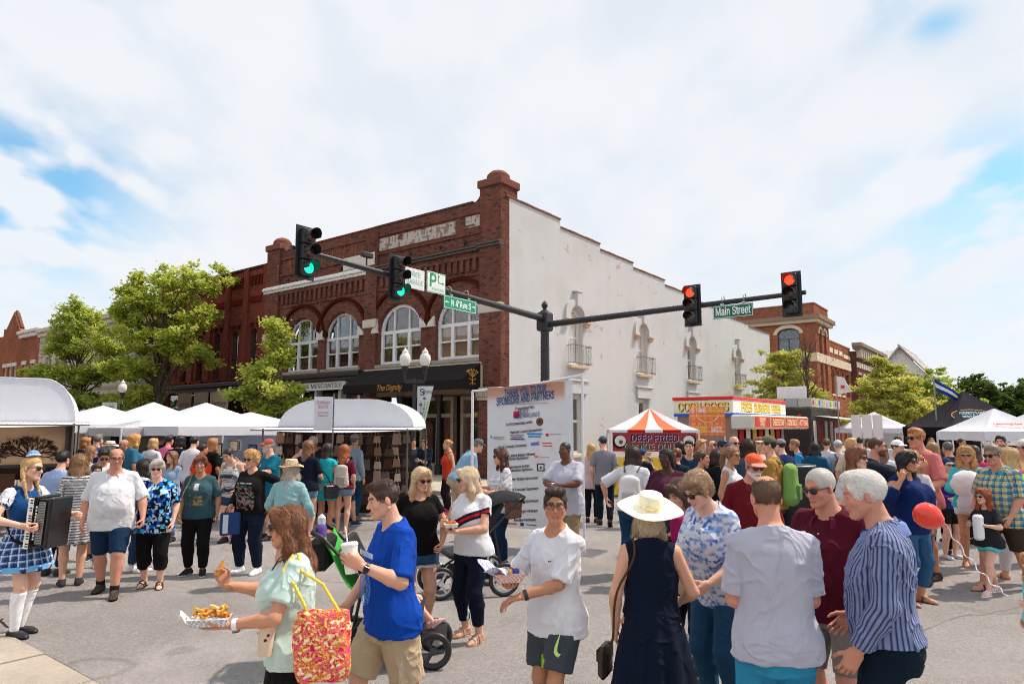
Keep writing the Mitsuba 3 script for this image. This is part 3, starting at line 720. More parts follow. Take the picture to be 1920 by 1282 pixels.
# ------------------------------------------------------------------ the brick block down 4th Avenue
B5 = thing('brick_tower_building', 'three storey orange brick block with large arched windows down the side street', 'building')
Y5 = 47.0
lx = [(-3.4, -.9 - .5), (-7.4, -5.2), (-11.4, -9.2)]
ops = [arch_poly(a, b, 9.0, 10.7, .55) for a, b in lx] + [sbox(a, 4.4, b, 7.9) for a, b in lx] + [sbox(a, .4, b, 3.6) for a, b in lx]
put(B5 + '__wall', extr(sbox(-16, 0, -.004, 13.4).difference(unary_union(ops)), .5, Y5), 'brick_orange', M=MB)
MS5 = MB @ basis((0, 0, 0), (0, 1, 0), (-1, 0, 0), (0, 0, 1))
rx = [(Y5 + 1.3, Y5 + 2.3), (Y5 + 3.1, Y5 + 4.1)]
ops5 = [arch_poly(a, b, 8.9, 10.7, .5) for a, b in rx] + [sbox(a, .8, b, 7.9) for a, b in rx]
put(B5 + '__side_wall', extr(sbox(Y5 + .02, 0, Y5 + 5.4, 13.4).difference(unary_union(ops5)), .5, -.003), 'brick_orange', M=MS5)
for nm, z0_, z1_, o, col in (('cornice', 11.65, 11.95, .35, (206, 192, 172)), ('cornice', 11.95, 12.35, .55, (150, 128, 112)), ('stone_band', 8.02, 8.85, .06, (214, 198, 174))):
 put(B5 + '__' + nm, cat([bx(-16, o, Y5 - o, Y5 - .0, z0_, z1_), bx(0, o, Y5 + .001, Y5 + 5.4 + (o if nm == 'cornice' else 9.5), z0_, z1_)]), 'matte', col, M=MB)
put(B5 + '__coping', cat([bx(-16, .06, Y5 - .08, Y5 + .5, 13.4, 13.5), bx(-.5, .06, Y5 + .5, Y5 + 5.45, 13.4, 13.5)]), 'matte', (150, 110, 96), M=MB)
for a, b in lx:
 k = numbered(B5 + '__window')
 fr = arch_poly(a, b, 9.0, 10.7, .55)
 c = (a + b) / 2
 put(k + '__frame', extr(fr.difference(unary_union([arch_poly(a + .08, c - .05, 9.08, 10.2, .05), arch_poly(c + .05, b - .08, 9.08, 10.2, .05), sbox(a + .1, 10.3, b - .1, 11.1).intersection(fr.buffer(-.1))])), .12, Y5 + .15), 'paint', (70, 72, 76), M=MB)
 put(k + '__pane', extr(fr.buffer(-.03), .008, Y5 + .2), 'glass', M=MB)
 put(k + '__hood', extr(arch_band(a, b, 10.7, .55, .02, .34), .2, Y5 - .1), 'matte', (218, 204, 184), M=MB)
 put(k + '__room', extr(fr.buffer(-.01), .02, Y5 + .45), 'matte', (70, 78, 90), M=MB)
 k = numbered(B5 + '__window')
 put(k + '__frame', extr(sbox(a, 4.4, b, 7.9).difference(unary_union([sbox(a + .08, 4.5, c - .05, 7.8), sbox(c + .05, 4.5, b - .08, 7.8)])), .12, Y5 + .15), 'paint', (70, 72, 76), M=MB)
 put(k + '__pane', bx(a, b, Y5 + .2, Y5 + .206, 4.4, 7.9), 'glass', M=MB)
 put(k + '__room', bx(a, b, Y5 + .45, Y5 + .46, 4.4, 7.9), 'matte', (50, 52, 58), M=MB)
for a, b in rx:
 k = numbered(B5 + '__side_window')
 put(k + '__hood', extr(arch_band(a, b, 10.7, .5, .02, .26), .2, -.1), 'matte', (218, 204, 184), M=MS5)
 put(k + '__pane', extr(unary_union([arch_poly(a, b, 8.9, 10.7, .5), sbox(a, .8, b, 7.9)]), .008, .3), 'glass', M=MS5)
 put(k + '__room', extr(unary_union([arch_poly(a, b, 8.9, 10.7, .5), sbox(a, .8, b, 7.9)]), .02, .44), 'matte', (58, 50, 48), M=MS5)
put(B5 + '__roof', bx(-16, -.5, Y5 + .5, Y5 + 5.4, 12.6, 12.8), 'matte', (95, 92, 90), M=MB)
# its lower wing
wy = np.array([Y5 + 7.4, Y5 + 9.6, Y5 + 11.8])
opw = [arch_poly(y - .55, y + .55, 5.3, 7.3, .55) for y in wy] + [arch_poly(y - .6, y + .6, .3, 2.8, .5) for y in wy] + [sbox(Y5 + 13.6, 5.2, Y5 + 15.4, 7.6)]
put(B5 + '__wing_wall', extr(sbox(Y5 + 5.4, 0, Y5 + 16.5, 10.6).difference(unary_union(opw)), .5, .3), 'brick_orange', M=MS5)
for i, y in enumerate(wy):
 k = numbered(B5 + '__wing_window')
 put(k + '__hood', extr(arch_band(y - .55, y + .55, 7.3, .55, .02, .18), .12, .2), 'matte', (170, 120, 100), M=MS5)
 put(k + '__room', extr(unary_union([arch_poly(y - .55, y + .55, 5.3, 7.3, .55), arch_poly(y - .6, y + .6, .3, 2.8, .5)]), .02, .75), 'matte', (48, 44, 44), M=MS5)
 put(k + '__pane', extr(unary_union([arch_poly(y - .55, y + .55, 5.3, 7.3, .55), arch_poly(y - .6, y + .6, .3, 2.8, .5)]), .008, .6), 'glass', M=MS5)
 put(k + '__sill', cbx(y - .75, y + .75, .2, .4, 5.1, 5.3, .02), 'matte', (214, 200, 180), M=MS5)
 put(B5 + '__stone_panel', cbx(y - .75 - .2, y + .75 - .2, .24, .32, 9.45, 9.95, .02), 'matte', (226, 214, 196), M=MS5)
put(B5 + '__stone_panel', cbx(Y5 + 13.0, Y5 + 16.2, .24, .32, 9.35, 9.75, .02), 'matte', (226, 214, 196), M=MS5)
put(B5 + '__wing_coping', bx(Y5 + 5.4, Y5 + 16.5, .25, .9, 10.6, 10.72), 'matte', (170, 120, 100), M=MS5)
put(B5 + '__wing_room', bx(Y5 + 13.6, Y5 + 15.4, .7, .72, 5.2, 7.6), 'matte', (110, 116, 120), M=MS5)
put(B5 + '__wing_roof', bx(Y5 + 5.4, Y5 + 16.5, .9, 16, 9.6, 9.8), 'matte', (95, 92, 90), M=MS5)
B6 = thing('corniced_brick_building', 'dark brick building with a heavy bracketed cornice beyond the arched block', 'building')
ya, yb = Y5 + 16.6, Y5 + 33
op6 = [sbox(y - .6, 5, y + .6, 7.8) for y in np.arange(ya + 1.5, yb, 2.5)]
put(B6 + '__wall', extr(sbox(ya, 0, yb, 10.4).difference(unary_union(op6)), .5, -.3), 'brick_red', M=MS5)
put(B6 + '__cornice', cat([bx(ya - .5, yb + .4, -1.0, 0, 10.9, 11.3), bx(ya - .2, yb, -.8, 0, 10.6, 10.9)]), 'matte', (150, 136, 120), M=MS5)
teeth(B6, 'bracket', np.arange(ya + .4, yb, 1.25), .35, -.85, -.25, 9.7, 10.6, 'matte', (206, 196, 182), M=MS5)
put(B6 + '__stone_band', bx(ya, yb, -.36, -.28, 8.6, 9.2), 'matte', (206, 196, 182), M=MS5)
for y in np.arange(ya + 1.5, yb, 2.5):
 k = numbered(B6 + '__window')
 put(k + '__room', bx(y - .6, y + .6, .1, .12, 5, 7.8), 'matte', (44, 42, 44), M=MS5)
 put(k + '__lintel', cbx(y - .75, y + .75, -.36, -.1, 7.8, 8.1, .02), 'matte', (196, 180, 164), M=MS5)
 put(k + '__pane', bx(y - .6, y + .6, -.1, -.094, 5, 7.8), 'glass', M=MS5)
put(B6 + '__front_wall', bx(-12, .3, ya, ya + .4, 0, 10.4), 'brick_red', M=MB)
put(B6 + '__roof', bx(ya, yb, .2, 14, 9.9, 10.1), 'matte', (95, 92, 90), M=MS5)
B7 = thing('white_gabled_building', 'white gabled house roof showing above the trees down the street', 'building')
yc = Y5 + 44
gpoly = Polygon([(-2.2, 0), (4.2, 0), (4.2, 9.2), (1.0, 13.2), (-2.2, 9.2)])
put(B7 + '__wall', extr(gpoly, .4, yc), 'matte', (226, 222, 214), M=MB)
put(B7 + '__roof', cat([xf(bx(-.2, 5.4, -.4, 18, 0, .18), MB @ basis((1.0, yc - .4, 13.45), (3.2, 0, -4), (0, 1, 0))), xf(bx(-.2, 5.4, -.4, 18, 0, .18), MB @ basis((1.0, yc - .4, 13.45), (-3.2, 0, -4), (0, 1, 0)))]), 'matte', (176, 170, 164))
put(B7 + '__side_wall', bx(-9, -2.2, yc + .4, yc + .8, 0, 9.4), 'matte', (214, 210, 204), M=MB)
put(B7 + '__side_roof', xf(bx(0, 9, 0, 6.4, 0, .18), MB @ basis((-8.5, yc - .2, 9.2), (1, 0, 0), (0, .75, .62))), 'matte', (206, 206, 204))
# the shops on the near side of Main Street, left of the camera: what the front windows mirror
B8 = thing('opposite_shop_row', 'brick shop row on the near side of the street, left of the view', 'building')
op8 = [sbox(x - .6, 4.6, x + .6, 7.0) for x in np.arange(-66, -9, 2.8)]
put(B8 + '__wall', extr(sbox(-70, 0, -6, 9.5).difference(unary_union(op8)), .4, -25.0), 'brick_red', M=MB)
put(B8 + '__window_room', bx(-69, -7, -25.3, -25.25, 4.5, 7.1), 'matte', (60, 62, 66), M=MB)
put(B8 + '__end_wall', bx(-6.4, -6, -38, -25.0, 0, 9.5), 'brick_red', M=MB)
put(B8 + '__cornice', bx(-70, -5.9, -25.4, -24.1, 9.5, 9.9), 'matte', (150, 140, 128), M=MB)
# tar sealed cracks wandering over the asphalt
rs = np.random.RandomState(17)
for a, b in (((560, 1090), (1120, 1100)), ((1700, 1190), (1960, 1120)), ((-100, 1095), (400, 1075))):
 a, b = ground(*a)[:2], ground(*b)[:2]
 n = max(8, int(np.linalg.norm(b - a) / .12))
 t = np.linspace(0, 1, n)[:, None]
 w = np.cumsum(rs.normal(0, .022, (n, 2)), 0)
 put('road__crack', trimesh.creation.extrude_polygon(LineString(a + (b - a) * t + w - w[-1] * t).buffer(.0035), .003, engine='earcut'), 'matte', (120, 113, 110))
# ------------------------------------------------------------------ signals, signs and lamps at the corner
PB = V(1.02, 21.0, 0)
EXv, EYv = MB[:3, 0], MB[:3, 1]
k = thing('signal_pole', 'black traffic signal pole with two long mast arms and a ball finial', 'pole')
zl0, zl1, zr0, zr1 = at(1010, 597, 20.9)[2], at(540, 465, 13.7)[2], at(1030, 608, 20.9)[2], at(1517, 548, 16.36)[2]
LA = lambda t: PB - EYv * t + V(0, 0, zl0 + (zl1 - zl0) * t / 9.2)
RA = lambda t: PB + EXv * t + V(0, 0, zr0 + (zr1 - zr0) * t / 7.7)
DK = (38, 38, 42)
put(k + '__post', lathe([(0, 0), (.30, 0), (.30, .35), (.2, .5), (.17, .9), (.15, 1.0), (.13, 5.45), (.16, 5.46), (.16, 5.56), (.11, 5.6), (.055, 5.63), (.055, 5.66), (.09, 5.72), (.10, 5.78), (.06, 5.87), (0, 5.91)], 16).apply_translation(PB), 'paint', DK, smooth=30)
put(k + '__arm', tube([LA(0), LA(4.6), LA(9.2)], [.105, .08, .055], 14), 'paint', DK, smooth=40)
put(k + '__arm', tube([RA(0), RA(3.8), RA(7.7)], [.10, .08, .055], 14), 'paint', DK, smooth=40)
for A_, b in ((LA, .18), (RA, .16)): put(k + '__clamp', cbx(-.2, .2, -.2, .2, -.2, .2, .04), 'paint', DK, M=frame(A_(0), ANG))
put(k + '__camera', cat([tube([LA(7.2), LA(7.2) + V(0, 0, .3)], .02, 6), xf(cbx(-.06, .06, -.16, .16, .26, .38, .02), frame(LA(7.2), ANG))]), 'paint', DK)
def signal(label, pos, n, lit):
 k = thing('traffic_signal', label, 'traffic light', None)
 M = basis(pos, np.cross(n, V(0, 0, 1)) * -1, -n, (0, 0, 1))
 put(k + '__backplate', extr(sbox(-.235, -.56, .235, .56), .02, .0), 'paint', (34, 34, 38), M=M)
 for j, (z, col, on) in enumerate(((.33, (.9, .10, .03), lit == 'red'), (0, (.28, .10, .04), False), (-.33, (.0, .62, .36), lit == 'green'))):
  h = put(k + '__lamp_housing', cbx(-.16, .16, -.14, -.002, z - .162, z + .162, .02), 'paint', (26, 26, 29), M=M)
  a = np.linspace(-.25, math.pi + .25, 17)
  vis = np.array([[(.135 * math.cos(t), -.14 - d * (1 - .25 * (1 - math.sin(max(t, 0) if t < math.pi else 0))), z + .135 * math.sin(t)) for d in (0, .26)] for t in a])
  put(h + '__visor', sheet(vis, .008), 'paint', (30, 30, 33), M=M)
  ln = xf(lathe([(.122, 0), (.11, .02), (.07, .035), (0, .04)], 20), basis((0, -.14, z), (1, 0, 0), (0, 0, 1), (0, -1, 0)))
  if on: put(h + '__lens', ln, 'gloss', (200, 60, 40) if lit == 'red' else (40, 180, 130), smooth=True, M=M, emitter={'type': 'area', 'radiance': {'type': 'rgb', 'value': [.62, .028, .010] if lit == 'red' else [.0, .32, .19]}})
  else: put(h + '__lens', ln, 'gloss', [(62, 24, 22), (70, 44, 36), (70, 66, 64)][j], smooth=True, M=M)
pt_ = lambda px, py, t, arm: (PB - EYv * t if arm == 'l' else PB + EXv * t)
for lb, px, py, t, arm, lit in (('green traffic light at the left tip of the mast arm', 572, 476, 8.95, 'l', 'green'), ('green traffic light beside the parking sign', 752, 522, 6.38, 'l', 'green'), ('red traffic light left of the Main Street sign', 1298, 574, 4.86, 'r', 'red'), ('red traffic light at the right tip of the mast arm', 1486, 553, 7.40, 'r', 'red')):
 q = pt_(px, py, t, arm)
 n = EXv if arm == 'l' else -EYv
 q = V(q[0], q[1], at(px, py, q[1])[2]) + n * .13
 signal(lb, q, n, lit)
def road_sign(name, label, arm, t0, t1, py, hh, col, lines, off=.12, frame_col=(226, 228, 228), hang=True):
 k = thing(name, label, 'sign')
 t = (t0 + t1) / 2
 q = pt_(0, 0, t, arm)
 n = EXv if arm == 'l' else -EYv
 z = ray(960, py)[2] / ray(960, py)[1] * q[1] + EYE
 M = basis(V(q[0], q[1], z) + n * off, np.cross(n, V(0, 0, 1)) * -1, -n, (0, 0, 1))
 w = abs(t1 - t0)
 put(k + '__panel', cbx(-w / 2, w / 2, 0, .02, -hh / 2, hh / 2, .006), 'paint', col, M=M)
 put(k + '__border', extr(sbox(-w / 2 + .012, -hh / 2 + .012, w / 2 - .012, hh / 2 - .012).difference(sbox(-w / 2 + .026, -hh / 2 + .026, w / 2 - .026, hh / 2 - .026)), .003, -.003), 'paint', frame_col, M=M)
 for m, c in lines: put(k + '__lettering', m, 'paint', c, M=M @ frame((0, -.001, 0), 0))
 if hang:
  for s_ in (-.27, .27): put(k + '__bracket', cat([cbx(s_ * w - .05, s_ * w + .05, -.01, .04, hh / 2, hh / 2 + .05, .01), xf(trimesh.creation.torus(.1, .012, major_sections=20, minor_sections=6), basis((s_ * w, off, hh / 2 + .17), (0, 1, 0), (0, 0, 1)))]), 'metal', (190, 190, 186), M=M)
up = lambda m, x, z: m.copy().apply_translation((x, 0, z))
arrow = lambda L, s_=1: extr(unary_union([sbox(-L / 2, -.012, L / 2, .012), Polygon([(s_ * L / 2, -.04), (s_ * (L / 2 + .05), 0), (s_ * L / 2, .04)])]), .004, -.004)
WH = (236, 238, 236)
road_sign('street_sign', 'green street name sign with white letters and two arrows', 'l', 3.45, 4.73, 572, .34, (20, 150, 116), [(up(text('N 4', .17, .004, True, squeeze=.72), -.24, -.085), WH), (up(text('th', .075, .004, True), -.08, .02), WH), (up(text('Ave S', .17, .004, True, squeeze=.72), .19, -.085), WH), (up(arrow(.10, -1), -.5, 0), WH), (up(arrow(.10), .5, 0), WH)])
road_sign('street_sign', 'dark green street name sign on the right mast arm', 'r', 5.41, 6.45, 584, .34, (14, 104, 76), [(up(text('Main Street', .20, .004, True, squeeze=.62, maxw=.94), 0, -.085), WH)])
GN = (30, 150, 90)
road_sign('parking_sign', 'white parking sign with a green P and arrows', 'l', 4.67, 5.35, 532, .53, (232, 236, 234), [(up(text('P', .32, .004, True), -.14, -.10), GN), (up(text('PARKING', .07, .004), .05, -.20), (150, 180, 168)), (extr(unary_union([sbox(.06, .0, .085, .17), sbox(.06, .0, .22, .025), Polygon([(.03, .17), (.0725, .23), (.115, .17)]), Polygon([(.22, -.03), (.28, .0125), (.22, .055)])]), .004, -.004), GN)], hang=False, frame_col=GN)
road_sign('garage_sign', 'white parking garage sign half behind the second traffic light', 'l', 5.44, 6.12, 524, .5, (226, 232, 230), [(up(text('FREE', .12, .004), 0, .05), (140, 180, 170)), (up(text('GARAGE', .12, .004, squeeze=.85), 0, -.14), (140, 180, 170))], hang=False)
def lamp(label, px, d, zg, twin, banner):
 k = thing('street_lamp', label, 'street lamp')
 o = V(at(px, 700, d)[0], d, .13)
 put(k + '__post', lathe([(0, 0), (.2, 0), (.2, .4), (.12, .6), (.075, .7), (.055, zg - .75), (.09, zg - .7), (.05, zg - .6), (0, zg - .55)], 14).apply_translation(o), 'paint', DK, smooth=30)
 sp = [-.31, .31] if twin else [0]
 if twin: put(k + '__crossarm', cat([tube([(-.31, 0, zg - .42), (-.31, 0, zg - .62), (0, 0, zg - .72), (.31, 0, zg - .62), (.31, 0, zg - .42)], .035, 8), bx(-.3, .3, -.02, .02, zg - .72, zg - .6)]).apply_translation(o), 'paint', DK)
 for s_ in sp:
  g_ = put(k + '__globe', lathe([(.09, -.2), (.15, -.1), (.175, .02), (.16, .13), (.10, .2), (.085, .23), (.10, .25), (.07, .3), (.03, .33), (.02, .38), (0, .4)], 18).apply_translation(o + V(s_, 0, zg)), 'gloss', (232, 228, 222), smooth=True)
  put(g_ + '__fitter', lathe([(0, -.45), (.06, -.44), (.07, -.3), (.11, -.24), (.11, -.18), (0, -.17)], 14).apply_translation(o + V(s_, 0, zg)), 'paint', DK, smooth=30)
 lb, x0, x1, z0, z1, taper = banner
 q = thing('lamp_banner', lb, 'banner')
 gr = np.array([[(x0 + (x1 - x0) * u * (1 - taper * v), .02 * math.sin(4 * v), z1 + (z0 - z1) * v) for v in np.linspace(0, 1, 8)] for u in np.linspace(0, 1, 6)])
 put(q + '__cloth', sheet(gr, .008).apply_translation(o), 'canvas', (226, 232, 228), smooth=True)
 put(q + '__rod', tube([(0, .0, z1 + .01), (x1 if abs(x1) > abs(x0) else x0, 0, z1 + .01)], .015, 6).apply_translation(o), 'paint', DK)
 put(q + '__lettering', cat([up(text('S', .2 if twin else .13, .004), (x0 + x1) / 2 - .1, z1 - .28), up(text('pring', .1 if twin else .07, .004), (x0 + x1) / 2 + .08, z1 - .22)]).apply_translation(o + V(0, -.012, 0)), 'matte', (60, 66, 110))
 fl = [xf(trimesh.creation.cylinder(r, .006, sections=10), basis((x0 + (x1 - x0) * u * (1 - taper * v), -.012, z1 + (z0 - z1) * v), (1, 0, 0), (0, 0, 1))) for u, v, r in ((.3, .45, .05), (.55, .3, .04), (.25, .75, .035), (.6, .55, .03), (.45, .66, .03))]
 put(q + '__flower', cat(fl).apply_translation(o), 'matte', (140, 70, 150))
 put(q + '__leaf', cat([tube([(x0 + (x1 - x0) * u * (1 - taper), -.012, z0 + .05), (x0 + (x1 - x0) * (u + .1) * (1 - taper * .6), -.012, z0 + .5), (x0 + (x1 - x0) * u, -.012, z0 + .8)], .01, 4) for u in (.25, .5, .7)]).apply_translation(o), 'matte', (150, 180, 120))
lamp('black street lamp with two white globes before the black awning', 778, 21.0, 3.92, True, ('white pennant with purple flowers on the twin globe lamp', .08, .58, 1.85, 3.12, .55))
lamp('black street lamp with one white globe before the limestone shop', 232, 30.0, 3.55, False, ('small pale green festival banner on the single globe lamp', -.85, -.2, 2.1, 2.95, 0))
# ------------------------------------------------------------------ the sponsor banner on its pipe frame
k = thing('sponsor_banner', 'tall white sponsor banner with rust coloured top hung in a white pipe frame', 'banner')
L0, R0 = at(886, 733, 12.4), at(1092, 703, 11.3)
pL, pR = V(L0[0], L0[1], 0), V(R0[0], R0[1], 0)
ux = unit(pR - pL)
wid = np.linalg.norm(pR - pL)
MBn = basis(pL, ux, V(-ux[1], ux[0], 0), (0, 0, 1))
PW = (222, 222, 224)
put(k + '__pipe', cat([tube([(0, 0, 0), (0, 0, L0[2])], .026, 8), tube([(0, 0, L0[2]), (wid * .25, 0, L0[2] + .02), (wid * .6, 0, L0[2] + .09), (wid, 0, R0[2])], .022, 8)]), 'paint', PW, M=MBn, smooth=True)
put(k + '__pipe', tube([(wid, 0, 0), (wid - .01, 0, 1.5), (wid, 0, R0[2] + .03)], .024, 8), 'paint', PW, M=MBn, smooth=True)
for x in (0, wid): put(k + '__foot_plate', cbx(x - .28, x + .28, -.3, .3, 0, .015, .004), 'metal', (186, 186, 190), M=MBn)
xb0, xb1 = .34, wid - .32
bw_, zt, zb = xb1 - xb0, 2.68, .30
rows, cols = 60, 30
zt_ = lambda u: zt + .10 * u
gr = np.array([[(xb0 + (bw_ + .16) * u, -.035 + .012 * math.sin(5 * u + 3 * v), zt_(u) + (zb - zt_(u)) * v) for v in np.linspace(0, 1, rows)] for u in np.linspace(0, 1, cols)])
m = sheet(gr, .003)
v = np.asarray(m.vertices)
f_ = np.clip((2.72 - v[:, 2]) / .36, 0, 1)
w_ = np.clip((1 - f_) * 1.3 + .5 * (meshkit.fbm(v * V(5, 1, 9), 3, 2) - .5), 0, 1) * (v[:, 0] < xb1 + .0)
put(k + '__cloth', m, 'canvas', lin((226, 228, 232)) * (1 - w_[:, None]) + w_[:, None] * lin((208, 160, 136)), smooth=True, M=MBn)
bxm = lambda px: xb0 + (px - 921) / 136 * bw_
bzm = lambda py, px=990: zt_((px - 921) / 136) - (py - 722) / 264 * (zt_((px - 921) / 136) - zb)
def btext(s_, px, py, hpx, col, bold=False, wpx=None, sq=1.0):
 m = text(s_, hpx / 136 * bw_, .003, bold, 'c', sq, wpx / 136 * bw_ if wpx else None)
 if wpx: m.vertices[:, 0] *= wpx / 136 * bw_ / (m.vertices[:, 0].max() - m.vertices[:, 0].min())
 put(k + '__lettering', m, 'matte', col, M=MBn @ frame((bxm(px), -.052, bzm(py + hpx / 2, px)), 0) @ np.array([[1, 0, 0, 0], [0, 1, 0, 0], [.09, 0, 1, 0], [0, 0, 0, 1.0]]))
NB, GY = (38, 92, 140), (60, 60, 64)
btext('THANK YOU TO OUR', 990, 735, 12, NB, True, 74)
btext('SPONSORS AND PARTNERS', 990, 749, 12, NB, True, 102)
btext('Presented By:', 990, 766, 4, GY, True, 34)
btext('FIRST', 987, 773.5, 6, (44, 60, 120), False, 18)
btext('TENNESSEE', 997, 780.5, 6, (44, 60, 120), False, 38)
btext('In Partnership with:', 980, 794, 4, GY, True, 48)
btext('Partner Level Sponsors:', 992, 809, 4, GY, True, 56)
for s_, px, py, w in (('Rock Lounge Sponsor:', 968, 836, 52), ('Kids Mini Main Street', 980, 853, 56), ('Carnival Sponsor:', 975, 859, 44), ('Afternoon Artist', 978, 874, 40), ('Showcase Sponsor:', 982, 880, 44), ('Corner Stage Sponsor:', 985, 896, 56), ('Junior Lounge Sponsor:', 985, 915, 58), ('Beer Garden Sponsor:', 985, 937, 56), ('Monday Lounge Partner:', 982, 955, 60), ('Media Partners', 990, 970, 38)): btext(s_, px, py, 4, GY, True, w)
btext('MARS', 1008, 833, 5, (40, 70, 160), True, 14)
for (a, b, c, d_, col) in ((970, 771, 981, 784, (206, 50, 50)), (971, 777.5, 981, 784, (40, 60, 130)), (928, 815, 931, 819, (60, 170, 170)), (933, 817, 954, 819, (150, 150, 156)), (933, 820.5, 950, 822, (150, 150, 156)), (964, 815, 988, 816.5, (140, 120, 150)), (966, 818, 986, 820, (140, 120, 150)), (964, 822, 990, 824, (90, 80, 130)), (994, 813, 1020, 816, (60, 140, 200)), (996, 818, 1018, 821, (60, 140, 200)), (1026, 815, 1031, 820, (200, 60, 70)), (1033, 816, 1052, 817.5, (170, 160, 164)), (1020, 831, 1036, 833, (220, 90, 80)), (1021, 836, 1037, 838, (220, 90, 80)), (1007, 854, 1013, 858, (220, 120, 110)), (1015, 856, 1032, 857.5, (226, 160, 150)), (1011, 868, 1024, 870, (60, 60, 66)), (1011, 880, 1024, 882, (60, 60, 66)), (1011, 870, 1013, 880, (60, 60, 66)), (1022, 870, 1024, 880, (60, 60, 66)), (1016, 873, 1019, 878, (90, 90, 96)), (960, 977, 976, 980, (200, 120, 60)), (982, 975, 988, 981, (70, 70, 76)), (992, 977, 1010, 979, (110, 110, 116)), (960, 725.5, 1035, 726.3, (110, 90, 90)), (948, 757.5, 1030, 758.2, (110, 90, 90))):
 put(k + '__print', bx(bxm(a), bxm(b if False else c), -.0535, -.051, bzm(d_, (a + c) / 2), bzm(b, (a + c) / 2)), 'matte', col, M=MBn)
put(k + '__print', xf(trimesh.creation.cylinder(.068, .004, sections=24), basis((bxm(1016), -.052, bzm(793, 1016)), (1, 0, 0), (0, 0, 1))), 'matte', (92, 66, 54), M=MBn)
put(k + '__print', xf(trimesh.creation.annulus(.040, .046, .004), basis((bxm(1016), -.055, bzm(793, 1016)), (1, 0, 0), (0, 0, 1))), 'matte', (180, 140, 100), M=MBn)
# ------------------------------------------------------------------ tents and stands
def popup(label, x, d, w, ze, zp, col, yaw=ANG, val=.22, back=None, valcol=None, legs=(0, 1, 2, 3), dep=None, stripes=None):
 k = thing('tent', label, 'tent')
 M = frame((x, d, 0), yaw)
 a, b = w / 2, (dep or w) / 2
 n = 8
 for s_, (p, q) in enumerate((((-a, -b), (a, -b)), ((a, -b), (a, b)), ((a, b), (-a, b)), ((-a, b), (-a, -b)))):
  gr = np.array([[((p[0] + (q[0] - p[0]) * u) * (1 - v_), (p[1] + (q[1] - p[1]) * u) * (1 - v_), ze + (zp - ze) * v_ ** 1.12 - .09 * math.sin(math.pi * v_) * math.sin(math.pi * u)) for v_ in np.linspace(0, .985, n)] for u in np.linspace(0, 1, n)])
  m = sheet(gr[:, ::-1], .006)
  if stripes:
   for j in range(len(stripes)):
    u0, u1 = j / len(stripes), (j + 1) / len(stripes)
    gs = np.array([[((p[0] + (q[0] - p[0]) * u) * (1 - v_), (p[1] + (q[1] - p[1]) * u) * (1 - v_), ze + (zp - ze) * v_ ** 1.12 - .09 * math.sin(math.pi * v_) * math.sin(math.pi * u)) for v_ in np.linspace(0, .985, n)] for u in np.linspace(u0, u1, 3)])
    put(k + '__canopy_stripe', sheet(gs[:, ::-1], .006), 'canvas', stripes[j], smooth=True, M=M)
    P, Q = V(*p), V(*q)
    o, e = P + (Q - P) * u0, P + (Q - P) * u1
    nn = unit(V((Q - P)[1], -(Q - P)[0])) * .004
    put(k + '__valance', sheet(np.array([[(o[0] + nn[0], o[1] + nn[1], ze), (o[0] + nn[0] * 3, o[1] + nn[1] * 3, ze - val)], [(e[0] + nn[0], e[1] + nn[1], ze), (e[0] + nn[0] * 3, e[1] + nn[1] * 3, ze - val)]]), .004), 'canvas', (valcol or {})[j] if valcol else stripes[j], M=M)
  else:
   put(k + '__canopy_panel', m, 'canvas', col, smooth=True, M=M)
   gv = np.array([[(p[0] + (q[0] - p[0]) * u, p[1] + (q[1] - p[1]) * u, ze - .002 - val * t - (.015 * abs(math.sin(9 * u)) * t)) for t in (0, .5, 1)] for u in np.linspace(0, 1, 12)])
   put(k + '__valance', sheet(gv, .004), 'canvas', valcol or col, smooth=True, M=M)
 for i in legs:
  sx, sy = ((-1, -1), (1, -1), (1, 1), (-1, 1))[i]
  put(k + '__leg', cat([cbx(sx * a - .022, sx * a + .022, sy * b - .022, sy * b + .022, 0, ze - .02, .004), cbx(sx * a - .06, sx * a + .06, sy * b - .06, sy * b + .06, 0, .02, .004)]), 'paint', (206, 206, 210), M=M)
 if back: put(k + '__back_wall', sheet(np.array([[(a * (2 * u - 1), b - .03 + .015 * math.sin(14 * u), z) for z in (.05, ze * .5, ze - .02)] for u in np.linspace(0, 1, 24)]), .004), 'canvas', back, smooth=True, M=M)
 return k, M
X = lambda px, d: at(px, 800, d)[0]
TW = (232, 233, 238)
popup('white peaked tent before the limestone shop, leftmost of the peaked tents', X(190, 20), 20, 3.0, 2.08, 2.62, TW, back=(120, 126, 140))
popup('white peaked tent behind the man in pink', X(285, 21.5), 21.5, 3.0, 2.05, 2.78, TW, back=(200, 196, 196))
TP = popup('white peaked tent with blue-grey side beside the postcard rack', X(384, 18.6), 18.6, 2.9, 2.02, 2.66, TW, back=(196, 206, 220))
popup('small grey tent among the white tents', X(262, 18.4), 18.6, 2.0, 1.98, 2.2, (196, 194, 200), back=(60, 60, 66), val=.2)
popup('low white tent beyond the bag stall', X(468, 24), 24, 3.0, 2.05, 2.52, TW, back=(160, 160, 166))
